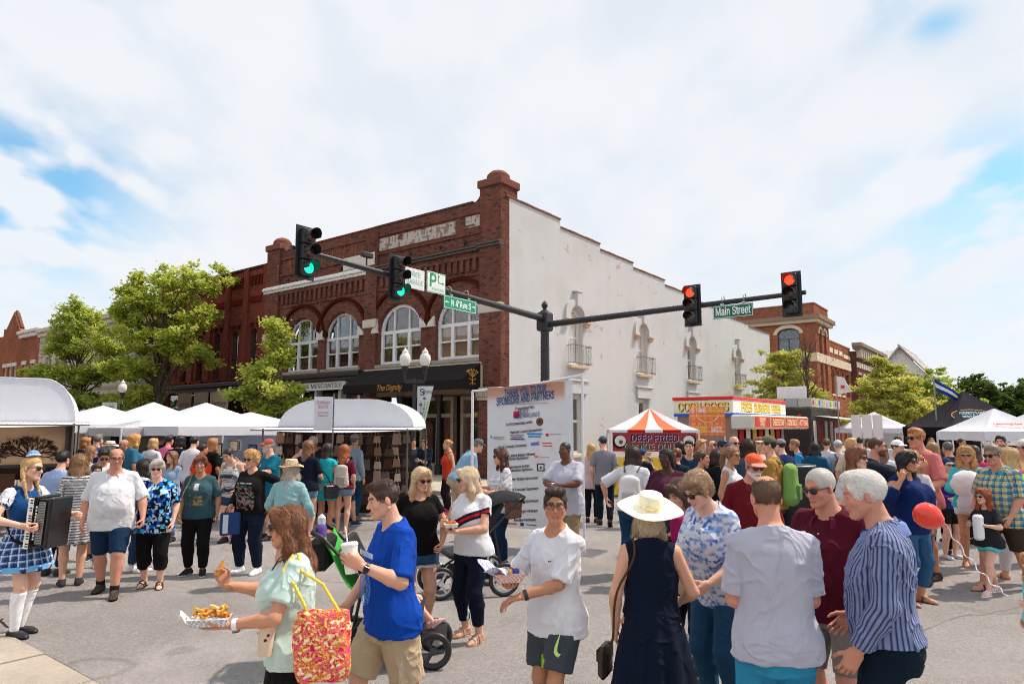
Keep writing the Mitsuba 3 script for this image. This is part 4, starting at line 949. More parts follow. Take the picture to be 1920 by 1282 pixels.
# pictures and cards for sale in the white tents
rs = np.random.RandomState(12)
for i in range(25):
 px, d = [(160, 19.2), (225, 19.0), (300, 21.2), (440, 17.8), (475, 18.4)][i % 5]
 sid = (i // 5)
 q = V(X(px, d) + (sid % 3 - 1) * .42, d, 1.0 + .42 * (sid // 3) + .1 * (i % 2))
 w, hh = rs.uniform(.12, .17), rs.uniform(.12, .18)
 s_ = thing('framed_print', '%s framed print, %s from left of the %s row in the %s white tent' % (('dark', 'white', 'brown')[i % 3], ('second', 'third', 'first')[sid % 3], ('lower', 'upper')[sid // 3], ('leftmost', 'second', 'third', 'fourth', 'fifth')[i % 5]), 'picture', 'framed prints in the white tents')
 put(s_ + '__frame', cbx(-w, w, 0, .03, -hh, hh, .006), 'paint', [(40, 36, 36), (220, 216, 210), (120, 90, 66)][i % 3], M=frame(q, ANG * .6))
 put(s_ + '__print', bx(-w * .8, w * .8, -.004, -.001, -hh * .8, hh * .8), 'matte', [(150, 190, 206), (206, 150, 110), (120, 140, 110), (226, 210, 180), (90, 110, 150)][i % 5], M=frame(q, ANG * .6))
def vault(label, x0, x1, d0, d1, ze, zt, rx, name='vaulted_tent', over=.25, R=np.eye(4)):
 """A tent with a barrel roof running away from the viewer, its front edge carried out as an awning."""
 k = thing(name, label, 'tent')
 prof = [(x0 + rx * (1 - math.cos(t)), ze + (zt - ze) * math.sin(t)) for t in np.linspace(0, math.pi / 2, 10)]
 prof += [(x1 - rx * (1 - math.cos(t)), ze + (zt - ze) * math.sin(t)) for t in np.linspace(math.pi / 2, 0, 10)]
 gr = np.array([[(x, d0 + (d1 - d0) * v_, z - .035 * math.sin(v_ * math.pi * 3) ** 2 * (z - ze)) for v_ in np.linspace(0, 1, 9)] for x, z in prof])
 put(k + '__roof', sheet(gr, .008), 'canvas', TW, smooth=True, M=R)
 fr = Polygon([(x, z) for x, z in prof])
 put(k + '__gable', extr(fr, .006, d0 + .02), 'canvas', TW, M=R)
 fl = np.array([[(x0 - over + (x1 - x0 + 2 * over) * u, d0 + .0 - .9 * v_, ze + .02 - .05 * v_ - .05 * math.sin(math.pi * u) * v_) for v_ in np.linspace(0, 1, 6)] for u in np.linspace(0, 1, 16)])
 put(k + '__awning', sheet(fl, .006), 'canvas', TW, smooth=True, M=R)
 for a in (0, 1): put(k + '__bar', tube([(x0 - over, d0 - .9 * a, ze + .02 - .05 * a), (x1 + over, d0 - .9 * a, ze + .02 - .05 * a)], .016, 6), 'paint', (120, 112, 106), M=R)
 for x in (x0, x1):
  for y in (d0 - .88, d1): put(k + '__pole', tube([(x, y, 0), (x, y, ze)], .02, 8), 'paint', (90, 84, 82), smooth=True, M=R)
 return k
RV = frame((X(147, 13.4), 13.3, 0), math.radians(31)) @ frame((-X(147, 13.4), -13.3, 0), 0)
vk = vault('big white barrel roofed tent with a tree photograph at the left edge', X(-190, 13), X(147, 13.4), 13.3, 16.2, 2.07, 2.92, .55, R=RV)
x0, x1 = X(-190, 13.3), X(140, 13.3)
put(vk + '__wall', bx(x0, x1, 13.52, 13.56, 1.02, 2.06), 'matte', (58, 46, 40), M=RV)
put(vk + '__skirt', sheet(np.array([[(x0 + (x1 - x0) * u, 13.4 + .03 * math.sin(u * 60), z) for z in (.12, .5, .72)] for u in np.linspace(0, 1, 60)]), .004), 'cloth', (120, 108, 104), smooth=True, M=RV)
put(vk + '__shelf', cbx(x0, x1, 13.3, 13.9, .72, .78, .01), 'paint', (70, 62, 58), M=RV)
# the big print: a bare tree in sepia, and smaller brown prints below it
tp_ = thing('tree_photograph', 'large sepia photograph of a bare spreading tree on the tent wall', 'picture')
a_, b_ = X(-40, 13.45), X(136, 13.45)
gr = np.array([[(a_ + (b_ - a_) * u, 13.50, 1.30 + .74 * v_) for v_ in np.linspace(0, 1, 40)] for u in np.linspace(0, 1, 60)])
m = sheet(gr, .01)
v = np.asarray(m.vertices)
q = meshkit.fbm(v * V(1.8, 1, 4.0), 4, 5)
vg = np.clip(1.25 - .9 * np.hypot((v[:, 0] - (a_ + b_) / 2 - .15) / (b_ - a_) * 1.7, (v[:, 2] - 1.6) / .74 * 1.1) ** 2, .25, 1)
put(tp_ + '__print', m, 'matte', lin((206, 170, 136)) * (vg * (.6 + .8 * q))[:, None], smooth=True, M=RV)
rs = np.random.RandomState(21)
segs = []
def branch(p, ang, L, r, n):
 q = (p[0] + L * math.cos(ang), p[1] + L * math.sin(ang) * .72)
 segs.append(LineString([p, q]).buffer(max(r, .0022), cap_style=1))
 if n == 0: return
 for k_ in range(2 if n < 5 else 3): branch(q, ang + rs.uniform(-.75, .75), L * rs.uniform(.66, .86), r * .62, n - 1)
tx_ = X(80, 13.45)
for a in np.linspace(.25, math.pi - .25, 7): branch((tx_, 1.44), a, .15, .014, 6)
segs.append(Polygon([(tx_ - .05, 1.30), (tx_ + .05, 1.30), (tx_ + .02, 1.46), (tx_ - .02, 1.46)]))
put(tp_ + '__tree_print', extr(unary_union(segs).intersection(sbox(a_ + .02, 1.31, b_ - .02, 2.02)).simplify(.001), .003, 13.489), 'matte', (52, 38, 32), M=RV)
put(tp_ + '__frame', extr(sbox(a_ - .05, 1.24, b_ + .05, 2.06).difference(sbox(a_, 1.30, b_, 2.03)), .03, 13.475), 'paint', (46, 36, 32), M=RV)
for i in range(5): single('brown_print', 'brown print below the tree photograph, %s from the right' % ('fifth', 'fourth', 'third', 'second', 'first')[i], 'picture', cbx(X(-20 + i * 34, 13.4) - .14, X(-20 + i * 34, 13.4) + .14, 13.44, 13.47, .80, 1.14 + .05 * (i % 2), .005), 'matte', [(120, 84, 62), (150, 112, 84), (96, 66, 52)][i % 3], group='brown prints below the tree photograph', M=RV)
bk = vault('white barrel roofed tent hung with rows of bags', X(512, 14.6), X(772, 14.6), 14.9, 17.0, 1.97, 2.60, .95)
put(bk + '__back_wall', bx(X(520, 16), X(772, 16), 16.0, 16.04, .05, 1.95), 'matte', (66, 56, 50))
put(bk + '__side_rack', cat([tube([(X(645, 15.4), 15.4, z), (X(772, 15.4), 15.4, z)], .012, 5) for z in (.6, 1.0, 1.4, 1.8)]), 'metal', (120, 116, 110))
rs = np.random.RandomState(31)
BG = [(150, 120, 98), (96, 76, 64), (186, 160, 136), (60, 52, 50), (170, 140, 130), (120, 104, 90), (206, 186, 166), (88, 60, 52)]
for i in range(84):
 r, c = divmod(i, 14)
 px = 530 + c * 18 + rs.uniform(-4, 4)
 d = 15.95 if c < 7 else 15.35
 w, hh = rs.uniform(.07, .11), rs.uniform(.07, .13)
 q = V(X(px, d), d - .05, 1.72 - r * .265 + rs.uniform(-.03, .03))
 CN = ('tan', 'brown', 'beige', 'charcoal', 'dusty pink', 'taupe', 'cream', 'dark brown')
 OR_ = ('leftmost', 'second', 'third', 'fourth', 'fifth', 'sixth', 'seventh', 'eighth', 'ninth', 'tenth', 'eleventh', 'twelfth', 'thirteenth', 'rightmost')
 kb = thing('hanging_bag', '%s fabric bag, %s from left in the %s row of the bag stall' % (CN[i % 8], OR_[c], ('top', 'second', 'third', 'fourth', 'fifth', 'lowest')[r]), 'bag', 'bags hanging in the bag stall')
 put(kb + '__pouch', trimesh.convex.convex_hull([(a * w * (1 - .25 * t), b * .035, -hh * (1 - 2 * t)) for a in (-1, 1) for b in (-1, 1) for t in (0, 1)]), 'cloth', BG[i % 8], M=frame(q, rs.uniform(-.3, .3)))
 put(kb + '__handle', tube([(-w * .5, 0, hh), (-w * .35, 0, hh + .1), (w * .35, 0, hh + .1), (w * .5, 0, hh)], .008, 4), 'cloth', BG[(i * 3 + 2) % 8], M=frame(q, 0))
sk = thing('bag_stall_sign', 'white cloth sign with faded red lettering hung before the bag stall', 'sign')
q = V(X(605, 13.6), 13.6, 0)
put(sk + '__cloth', sheet(np.array([[(-.185 + .37 * u, .01 * math.sin(5 * u + v_ * 3), 1.93 + .67 * v_) for v_ in np.linspace(0, 1, 8)] for u in np.linspace(0, 1, 6)]), .004).apply_translation(q), 'canvas', (230, 230, 234), smooth=True)
for s_, z, hh in (('BERENINA', 2.46, .05), ('BAGS', 2.37, .065), ('HANDCRAFTED', 2.27, .028), ('IN MEMPHIS', 2.21, .028)): put(sk + '__lettering', text(s_, hh, .003, squeeze=.8, maxw=.32).apply_translation(q + V(0, -.014, z)), 'matte', (186, 120, 130))
put(sk + '__pole', tube([q + V(.2, .02, 0), q + V(.2, .02, 2.66)], .014, 6), 'paint', (110, 106, 104), smooth=True)
# the cookie dough stand
OR = (240, 140, 104)
ck, MC = popup('orange and white striped tent of the fried cookie dough stand', X(1222, 21), 21.3, 2.55, 1.92, 2.58, TW, yaw=math.radians(-6), val=.10, stripes=[TW, OR, TW, OR, TW], valcol=[TW, (196, 40, 44), TW, (196, 40, 44), TW])
sg = thing('cookie_sign', 'dark red sign with big navy and green lettering under the striped tent', 'sign')
MQ = MC @ frame((0, -1.30, 0), 0)
put(sg + '__panel', cbx(-1.2, 1.2, 0, .03, 1.30, 1.84, .006), 'paint', (150, 36, 44), M=MQ)
put(sg + '__outline', cat([text('DEEP FRIED', .19, .004, True, squeeze=.92).apply_translation((0, -.001, 1.59)), text('COOKIE DOUGH', .18, .004, True, squeeze=.9).apply_translation((0, -.001, 1.35))]).apply_transform(np.diag([1, 1, 1, 1])), 'matte', (232, 226, 222), M=MQ @ frame((.012, 0, -.010), 0))
put(sg + '__lettering', text('DEEP FRIED', .19, .006, True, squeeze=.92), 'matte', (36, 44, 92), M=MQ @ frame((0, -.004, 1.59), 0))
put(sg + '__lettering', text('COOKIE DOUGH', .18, .006, True, squeeze=.9), 'matte', (36, 80, 62), M=MQ @ frame((0, -.004, 1.35), 0))
for s_ in (-1, 1):
 put(sg + '__disc', xf(trimesh.creation.cylinder(.20, .006, sections=28), basis((s_ * 1.0, -.006, 1.58), (1, 0, 0), (0, 0, 1))), 'matte', (36, 32, 34), M=MQ)
 put(sg + '__plate', xf(trimesh.creation.cylinder(.16, .006, sections=28), basis((s_ * .98, -.014, 1.6), (1, 0, 0), (0, 0, 1))), 'matte', (222, 218, 214), M=MQ)
 put(sg + '__cookie', xf(trimesh.creation.cylinder(.06, .008, sections=14), basis((s_ * .96, -.022, 1.57), (1, 0, 0), (0, 0, 1))), 'matte', (120, 80, 56), M=MQ)
put(ck + '__counter', cbx(-1.22, 1.22, -1.27, -.9, .05, 1.12, .01), 'paint', (226, 186, 50), M=MC)
put(ck + '__counter_lettering', text('R', .3, .005, True), 'matte', (150, 40, 44), M=MC @ frame((.35, -1.272, .78), 0))
# the concession trailer
tr = thing('food_trailer', 'concession trailer with yellow lettering on a white fascia and red roof trim', 'trailer')
xa, xb, ya, yb = 4.1, 6.3, 6.0, 12.8
MTr = MB
put(tr + '__body', cbx(xa, xb, ya, yb, .45, 2.52, .04), 'paint', (150, 120, 108), M=MTr)
put(tr + '__fascia', cbx(xa - .08, xb + .1, ya - .1, yb + .05, 2.52, 3.04, .02), 'paint', (232, 226, 212), M=MTr)
put(tr + '__roof_trim', cbx(xa - .12, xb + .14, ya - .14, yb + .08, 3.04, 3.17, .02), 'paint', (206, 46, 44), M=MTr)
MS2 = MB @ basis((xb + .1, 0, 0), (0, 1, 0), (-1, 0, 0), (0, 0, 1))
n = 44
scal = unary_union([sbox(ya - .1, 2.46, yb, 2.54)] + [Point(ya + (yb - ya) * (j + .5) / n, 2.46).buffer(.085) for j in range(n)])
put(tr + '__scallop', extr(scal, .012, -.006), 'paint', (40, 90, 190), M=MS2)
put(tr + '__scallop', extr(sbox(xa - .08, 2.40, xb + .1, 2.52), .012, ya - .114), 'paint', (40, 90, 190), M=MB)
YL = (236, 206, 96)
for s_, x, M_ in (('CORN DOGS', (xa + xb) / 2, MB @ frame((0, ya - .104, 0), 0)), ('FRIES  BURGERS  FRIES', (ya + yb) / 2, MS2)):
 put(tr + '__lettering', text(s_, .33, .012, True, squeeze=1.0, maxw=2.05 if s_ == 'CORN DOGS' else 6.3).apply_translation((x + .03, 0, 2.60)), 'matte', (44, 38, 36), M=M_)
 put(tr + '__lettering', text(s_, .33, .02, True, squeeze=1.0, maxw=2.05 if s_ == 'CORN DOGS' else 6.3).apply_translation((x, 0, 2.62)), 'matte', YL, M=M_)
# the lit menu box along its serving side
bo = put(tr + '__menu_box', cbx(xb + .12, xb + .95, ya - .5, yb + .5, 1.92, 2.46, .06), 'paint', (206, 202, 196), M=MTr)
MS3 = MB @ basis((xb + .95, 0, 0), (0, 1, 0), (-1, 0, 0), (0, 0, 1))
cells = [(ya - .4, ya + 1.5, 'RIBBON FRIES'), (ya + 1.6, ya + 3.5, 'CHEESESTEAK'), (ya + 3.6, ya + 5.4, 'CORN DOGS'), (ya + 5.5, ya + 7.2, 'HOT TUNAS')]
for a, b, s_ in cells:
 p = put(tr + '__menu_panel', cbx(a, b, -.02, .0, 1.96, 2.42, .01), 'paint', (226, 170, 84), M=MS3)
 put(p + '__field', cbx(a + .06, b - .06, -.026, -.0205, 2.0, 2.38, .008), 'paint', (190, 34, 38), M=MS3)
 ls = s_.split() if s_ == 'RIBBON FRIES' else [s_]
 for j, t in enumerate(ls): put(p + '__lettering', text(t, .14 if len(ls) > 1 else .24, .004, True, squeeze=1.0, maxw=(b - a) * .8).apply_translation(((a + b) / 2, -.027, 2.215 - .17 * j if len(ls) > 1 else 2.07)), 'matte', (242, 222, 170), M=MS3)
put(tr + '__end_sign', cbx(xb + .2, xb + .9, ya + .08, ya + .1, 2.05, 2.40, .01), 'paint', (190, 34, 38), M=MTr)
put(tr + '__hatch', bx(xb - .01, xb + .012, ya + .6, yb - .5, 1.15, 2.0), 'matte', (48, 42, 40), M=MTr)
for i in range(7): put(tr + '__menu_card', cbx(xb + .012, xb + .03, ya + .7 + i * .8, ya + 1.2 + i * .8, 1.4, 1.95, .005), 'matte', [(196, 60, 60), (226, 216, 200), (216, 170, 90)][i % 3], M=MTr)
for y in (ya + 2.4, ya + 3.3): put(tr + '__wheel', xf(trimesh.creation.cylinder(.36, .22, sections=24), basis((xb - .05, y, .36), (0, 1, 0), (0, 0, 1))), 'paint', (40, 38, 38), M=MTr, smooth=40)
mb = thing('menu_board', 'orange brick patterned menu board with white and yellow lettering on a stand', 'sign')
q = V(X(1327, 22.6), 22.6, 0)
MMb = frame(q, math.radians(-4))
put(mb + '__panel', cbx(-.57, .57, 0, .04, 1.72, 2.68, .01), 'paint', (206, 112, 62), M=MMb)
for r in range(11):
 for c in range(6): put(mb + '__brick', cbx(-.56 + c * .187 + (.0 if r % 2 else .06), -.56 + c * .187 + (.115 if c == 5 and r % 2 == 0 else .175) + (.0 if r % 2 else .0), -.008, 0, 1.73 + r * .086, 1.80 + r * .086, .003), 'paint', [(226, 132, 76), (214, 116, 64), (232, 146, 90)][(r * 5 + c * 3) % 3], M=MMb)
for s_, z, hh, col, w in (("OL' FUNNEL", 2.47, .15, (236, 232, 226), .5), ('FUNNEL CAKES', 2.47, .15, YL, .5), ('DEEP FRIED', 1.84, .16, YL, .5), ('SWEETS', 1.84, .16, (236, 232, 226), .34)):
 put(mb + '__lettering', text(s_, hh, .006, True, maxw=w).apply_translation((-.27 if s_ in ("OL' FUNNEL", 'DEEP FRIED') else .27, -.0085, z)), 'matte', col, M=MMb)
put(mb + '__arc', tube([(.36 * math.cos(t), -.012, 2.44 + .28 * math.sin(t)) for t in np.linspace(math.pi, 2 * math.pi, 16)], .014, 5), 'matte', (240, 196, 160), M=MMb)
for s_ in (-.55, .55): put(mb + '__leg', tube([(s_, .05, 0), (s_, .05, 2.66)], .022, 8), 'paint', (220, 220, 222), M=MMb, smooth=True)
# the dark food truck behind it
tk = thing('food_truck', 'black food truck with awning and white sign boards along its roof', 'truck')
ta, tb = 15.2, 21.5
put(tk + '__body', cbx(4.4, 6.9, ta, tb, .4, 2.95, .08), 'paint', (38, 35, 36), M=MB)
put(tk + '__awning', sheet(np.array([[(6.9 + 1.3 * v_, ta + .8 + 5 * u, 2.55 - .18 * v_) for v_ in (0, .5, 1)] for u in (0, .5, 1)]), .02), 'canvas', (206, 202, 200), M=MB)
for i in range(12): put(tk + '__roof_board', cbx(*((6.9, 6.94, ta + .1 + (i - 4) * .78, ta + .84 + (i - 4) * .78) if i >= 4 else (4.5 + i * .62, 5.08 + i * .62, ta - .04, ta)), 2.97, 3.4, .01), 'paint', [(170, 168, 168), (190, 182, 130), (150, 158, 166), (176, 174, 172)][i % 4], M=MB)
for i in range(5): put(tk + '__roof_mark', cbx(6.94, 6.95, ta + .3 + i * 1.2, ta + .55 + i * 1.2, 3.08, 3.3, .004), 'matte', [(206, 70, 60), (60, 120, 180), (226, 170, 60), (90, 160, 90), (120, 80, 150)][i], M=MB)
put(tk + '__roof_sign', cbx(5.2, 6.6, ta + .6, ta + .7, 3.4, 4.0, .02), 'paint', (228, 228, 232), M=MB)
put(tk + '__hatch', bx(6.9, 6.915, ta + 1.2, tb - 1.0, 1.3, 2.45), 'matte', (110, 96, 88), M=MB)
for i in range(5): put(tk + '__menu_card', cbx(6.916, 6.93, ta + .3 + i * 1.15, ta + .85 + i * 1.15, 1.2, 2.3, .005), 'matte', [(206, 190, 180), (170, 70, 60), (214, 206, 196)][i % 3], M=MB)
put(tk + '__tail_lamp', xf(trimesh.creation.cylinder(.07, .03, sections=16), basis((6.4, ta - .01, 2.55), (1, 0, 0), (0, 0, 1))), 'gloss', (200, 40, 44), M=MB)
for y in (ta + 1.2, tb - 1.2): put(tk + '__wheel', xf(trimesh.creation.cylinder(.42, .26, sections=24), basis((6.8, y, .42), (0, 1, 0), (0, 0, 1))), 'paint', (32, 30, 30), M=MB, smooth=40)
# bins
k = thing('trash_bin', 'black round litter bin with a grey rim among the crowd', 'bin')
q = V(X(1490, 12.6), 12.6, 0)
put(k + '__barrel', lathe([(0, 0), (.24, 0), (.29, .2), (.31, 1.25), (.29, 1.3), (0, 1.26)], 24).apply_translation(q), 'paint', (36, 36, 38), smooth=30)
put(k + '__rim', trimesh.creation.torus(.31, .022, major_sections=30, minor_sections=8).apply_translation(q + V(0, 0, 1.30)), 'metal', (150, 150, 154), smooth=True)
# tents on the right
wt, MW = popup('white tent with printed side wall beside the dark food truck', X(1640, 34), 34, 3.0, 1.95, 2.75, TW, back=(226, 224, 224))
for i in range(3): single('tent_print', '%s of three white printed sheets on the tent beside the dark truck' % ('left', 'middle', 'right')[i], 'poster', cbx(X(1606 + i * 20, 31) - .22, X(1606 + i * 20, 31) + .22, 31, 31.01, 1.5, 2.55, .003), 'matte', (226, 216, 214), group='printed sheets on the white tent')
bt, MBt = popup('black peaked tent with an oval restaurant emblem and yellow valance lettering', X(1812, 24), 24, 2.85, 2.0, 3.27, (66, 64, 70), yaw=0, val=.27, valcol=(40, 38, 42), back=(54, 52, 56))
put(bt + '__valance_lettering', text('BE BEASTLY', .19, .008, True), 'matte', (232, 160, 50), M=MBt @ frame((-.42, -1.44, 1.77), 0))
sl = .74
MEf = MBt @ basis((-.30, -.93, 2.36), (1, 0, 0), (0, math.sin(sl), -math.cos(sl)))
ring = affinity.scale(Point(0, 0).buffer(1, 32), .78, .34)
put(bt + '__emblem', extr(ring.difference(affinity.scale(ring, .965, .94)), .012, -.012), 'matte', (206, 150, 96), M=MEf)
put(bt + '__emblem', extr(affinity.scale(ring, .96, .93), .008, -.006), 'matte', (58, 64, 70), M=MEf)
for s_, z, hh, w in (("PUCKETT'S GRO.", .10, .12, .95), ('&', .04, .05, .2), ('RESTAURANT', -.07, .095, 1.0), ('CATERING', -.17, .07, .6), ('EVENTS', -.26, .05, .3)):
 put(bt + '__emblem_lettering', text(s_, hh, .014, True, maxw=w).apply_translation((0, 0, z)), 'matte', (170, 196, 206), M=MEf)
lt, MLt = popup('white peaked tent with an orange script name on its roof, right foreground of the tents', X(1866, 19.5), 19.5, 2.05, 1.88, 2.53, TW, yaw=0, val=.24)
sl = .48
put(lt + '__lettering', xf(text('Lemongrass cafe', .11, .012, squeeze=.9, maxw=1.25), sh), 'matte', (226, 120, 90), M=MLt @ basis((.0, -.74, 2.06), (1, 0, 0), (0, math.sin(sl), -math.cos(sl))))
popup('white tent cut off by the right edge', X(1965, 30), 30, 3.0, 2.0, 2.95, TW, yaw=math.radians(8))
def flag(label, px, d, z0, pts, cols):
 k = thing('flag', label, 'flag')
 x = X(px, d)
 put(k + '__pole', tube([(x, d, 0), (x, d, z0)], .025, 8), 'paint', (150, 140, 132), smooth=True)
 P = np.array(pts)
 n = len(cols)
 for i, c in enumerate(cols):
  gr = np.array([[(x + (1 - v_) * (P[0, 0] + (P[1, 0] - P[0, 0]) * u) + v_ * (P[3, 0] + (P[2, 0] - P[3, 0]) * u), d + .06 * math.sin(6 * v_ + 3 * u), z0 + (1 - v_) * (P[0, 1] + (P[1, 1] - P[0, 1]) * u) + v_ * (P[3, 1] + (P[2, 1] - P[3, 1]) * u)) for v_ in np.linspace(0, 1, 9)] for u in np.linspace(i / n, (i + 1) / n, 3)])
  put(k + '__stripe' if n > 1 else k + '__cloth', sheet(gr, .006), 'canvas', c, smooth=True)
 return k
flag('drooping blue flag with white and red above the black tent', 1757, 24, 3.75, [(0, 0), (.15, -.55), (1.0, -.95), (.85, -.62)], [(40, 70, 150), (226, 226, 230), (40, 70, 150)])
k = flag('white flag with a red mark before the brick tower', 1573, 32, 4.4, [(0, 0), (0, -.9), (.75, -.75), (.35, -.1)], [(232, 228, 228)])
put(k + '__mark', cbx(X(1578, 32) + .02, X(1578, 32) + .2, 31.86, 31.9, 3.8, 3.95, .01), 'matte', (206, 80, 70))
# ------------------------------------------------------------------ trees
def tree(name, label, x, y, H, crown, n, leaf, cols, trunk=.16, seed=1, base=1.8, lean=0, layered=0, bare=False):
 """crown: list of (dx, dy, z, rx, rz) lobes; leaves lie at the limb ends and thin out towards the rim."""
 k = thing(name, label, 'tree')
 rs = np.random.RandomState(seed)
 o = V(x, y, 0)
 top = V(lean, 0, H * .8)
 tr_ = [o, o + V(lean * .2, 0, H * .3), o + V(lean * .6, .05, H * .55), o + top]
 put(k + '__trunk', tube(tr_, [trunk, trunk * .75, trunk * .45, trunk * .12], 9), 'bark', smooth=True)
 limbs, tips = [], []
 for dx, dy, z, rx, rz in crown:
  for j in range(7 if not bare else 16):
   t = V(dx, dy, z) + rs.normal(0, .48, 3) * V(rx, rx, rz)
   s0 = o + V(lean * .4, 0, max(base, min(t[2] - .25 * H * rs.rand() - .4, H * .72)))
   e = o + t
   mid = (s0 + e) / 2 + V(0, 0, .12 * np.linalg.norm(e - s0)) + rs.normal(0, .08, 3)
   limbs.append(tube([s0, mid, e], [trunk * .30, trunk * .16, trunk * .04], 5))
   tips.append(e)
   for q in range(2 if not bare else 5):
    e2 = e + rs.normal(0, .35, 3) * V(rx, rx, rz) + (V(0, 0, .25 * rz) if bare else 0)
    m_ = mid + (e - mid) * rs.rand()
    limbs.append(tube([m_, (m_ + e2) / 2 + rs.normal(0, .05, 3), e2], [trunk * .09, trunk * .05, trunk * .02], 4))
    tips.append(e2)
 put(k + '__limbs', cat(limbs), 'bark', smooth=True)
 if n == 0: return k
 C, S = [], []
 for dx, dy, z, rx, rz in crown:
  mcl = int(10 * rx * rx + 6)
  d_ = rs.normal(0, 1, (mcl, 3))
  d_ /= np.linalg.norm(d_, axis=1, keepdims=True)
  r = rs.uniform(.45, 1.0, (mcl, 1)) ** .6
  c = V(dx, dy, z) + d_ * r * V(rx, rx, rz)
  if layered: c[:, 2] = np.round(c[:, 2] / layered) * layered + rs.normal(0, .06, mcl)
  C.append(c)
  S.append(np.full(mcl, min(rx, rz) * .20 + .12))
 C = np.vstack([*C, np.array(tips) - o])
 S = np.concatenate([*S, np.full(len(tips), .24)])
 ci = rs.randint(0, len(C), n)
 g_ = rs.normal(0, 1, (n, 3))
 p = o + C[ci] + g_ * S[ci][:, None] * V(.62, .62, .30 if layered else .45)
 a = rs.normal(0, 1, (n, 3)) * V(1, 1, .55)
 a /= np.linalg.norm(a, axis=1, keepdims=True)
 nn = rs.normal(0, .55, (n, 3)) + V(0, 0, 1)
 b = np.cross(nn, a)
 b /= np.linalg.norm(b, axis=1, keepdims=True)
 sz = leaf * rs.uniform(.6, 1.25, (n, 1))
 v = np.stack([p - a * sz, p + b * sz * .62 - a * sz * .1, p + a * sz + V(0, 0, -.25) * sz, p - b * sz * .62 - a * sz * .1], 1).reshape(-1, 3)
 i4 = np.arange(n)[:, None] * 4
 f = np.vstack([i4 + np.array([0, 1, 2]), i4 + np.array([0, 2, 3])])
 hue = rs.rand(len(C))[ci][:, None] * .6 + rs.rand(n, 1) * .4
 c = lin(cols[0]) * (1 - hue) + lin(cols[1]) * hue
 put(k + '__crown', trimesh.Trimesh(v, f, process=False), 'leaf', np.repeat(c, 4, axis=0))
 labels[k + '__crown'] = {'label': 'spring foliage'}
 return k
GRN = [(150, 166, 60), (220, 224, 116)]
tree('street_tree', 'tall leafy green street tree in front of the painted brick building', -17.6, 34.0, 10.6, [(-.5, 0, 8.6, 1.7, 1.0), (.9, .2, 9.5, 1.3, .7), (-1.5, .3, 7.4, 1.3, .8), (1.3, -.2, 7.7, 1.3, .8), (.1, 0, 6.2, 1.9, .7), (1.7, 0, 5.6, 1.1, .45), (-1.2, 0, 4.9, 1.4, .5), (-1.0, 0, 3.5, 1.2, .4)], 30000, .105, GRN, .2, 3)
tree('street_tree', 'leafy green street tree in front of the limestone building', -25.2, 39.5, 9.4, [(-.4, 0, 8.2, 1.4, .8), (-1.2, .2, 6.7, 1.4, .7), (1.3, 0, 6.9, 1.7, .8), (2.4, 0, 5.4, 1.5, .5), (-1.9, 0, 5.0, 1.2, .5), (.3, 0, 5.0, 1.7, .6), (-.3, -.3, 3.6, 1.9, .5), (1.9, 0, 3.4, 1.3, .4)], 25000, .11, [(146, 164, 62), (214, 220, 116)], .17, 5)
tree('street_tree', 'small slender green tree before the mercantile shop', -9.85, 28.0, 6.5, [(.1, 0, 5.8, .42, .55), (.25, 0, 4.9, .65, .4), (-.35, 0, 4.2, .7, .4), (.5, -.1, 3.5, .8, .3), (-.9, .1, 3.2, .6, .3), (.9, 0, 2.9, .6, .25), (.0, 0, 2.6, .5, .3)], 10000, .09, [(152, 168, 64), (220, 224, 118)], .1, 7)
YG = [(168, 174, 72), (226, 220, 128)]
tree('street_tree', 'yellow green tree beside the end of the white wall', X(1478, 42) - .2, 42, 7.0, [(0, 0, 5.0, 1.7, 1.0), (.6, 0, 3.8, 1.9, .9), (-.8, 0, 3.2, 1.5, .8), (.3, 0, 6.1, .9, .5)], 14000, .10, YG, .12, 9, layered=.35)
tree('bare_tree', 'bare young tree without leaves before the brick tower', X(1518, 39), 39, 9.0, [(0, 0, 6.6, 1.1, 1.2), (0, 0, 4.6, 1.5, 1.0)], 0, .1, YG, .11, 11, bare=True)
tree('street_tree', 'pale yellow green layered tree before the corniced building', X(1668, 40), 40, 6.6, [(0, 0, 5.4, .8, .6), (0, 0, 4.3, 1.7, .7), (.3, 0, 3.2, 2.3, .7), (-.2, 0, 2.3, 2.3, .6)], 30000, .10, YG, .13, 13, layered=.42)
tree('street_tree', 'fresh green tree right of the layered yellow green tree', X(1735, 48), 48, 7.0, [(0, 0, 5.0, 1.6, .9), (.8, 0, 3.8, 1.9, .9), (-.6, 0, 3.0, 1.9, .8), (1.6, 0, 2.8, 1.5, .7)], 20000, .11, [(136, 160, 64), (200, 208, 108)], .14, 15, layered=.4)
for i, (px, d, H, lb) in enumerate(((1835, 70, 7.6, 'dark green bushy tree behind the black tent'), (1880, 74, 6.4, 'dark green tree at the right beyond the tents'), (1925, 70, 6.6, 'dark green tree at the right edge'), (1965, 72, 7.4, 'dark green tree beyond the right edge'), (1790, 82, 5.2, 'low dark green tree far down the street'))):
 tree('far_tree', lb, X(px, d), d, H, [(0, 0, H * .72, 2.0, H * .22), (1.6, 0, H * .5, 2.2, H * .24), (-1.6, 0, H * .48, 2.2, H * .24), (0, -.5, H * .3, 2.8, H * .2)], 12000, .22, [(56, 78, 40), (112, 132, 64)], .2, 30 + i)
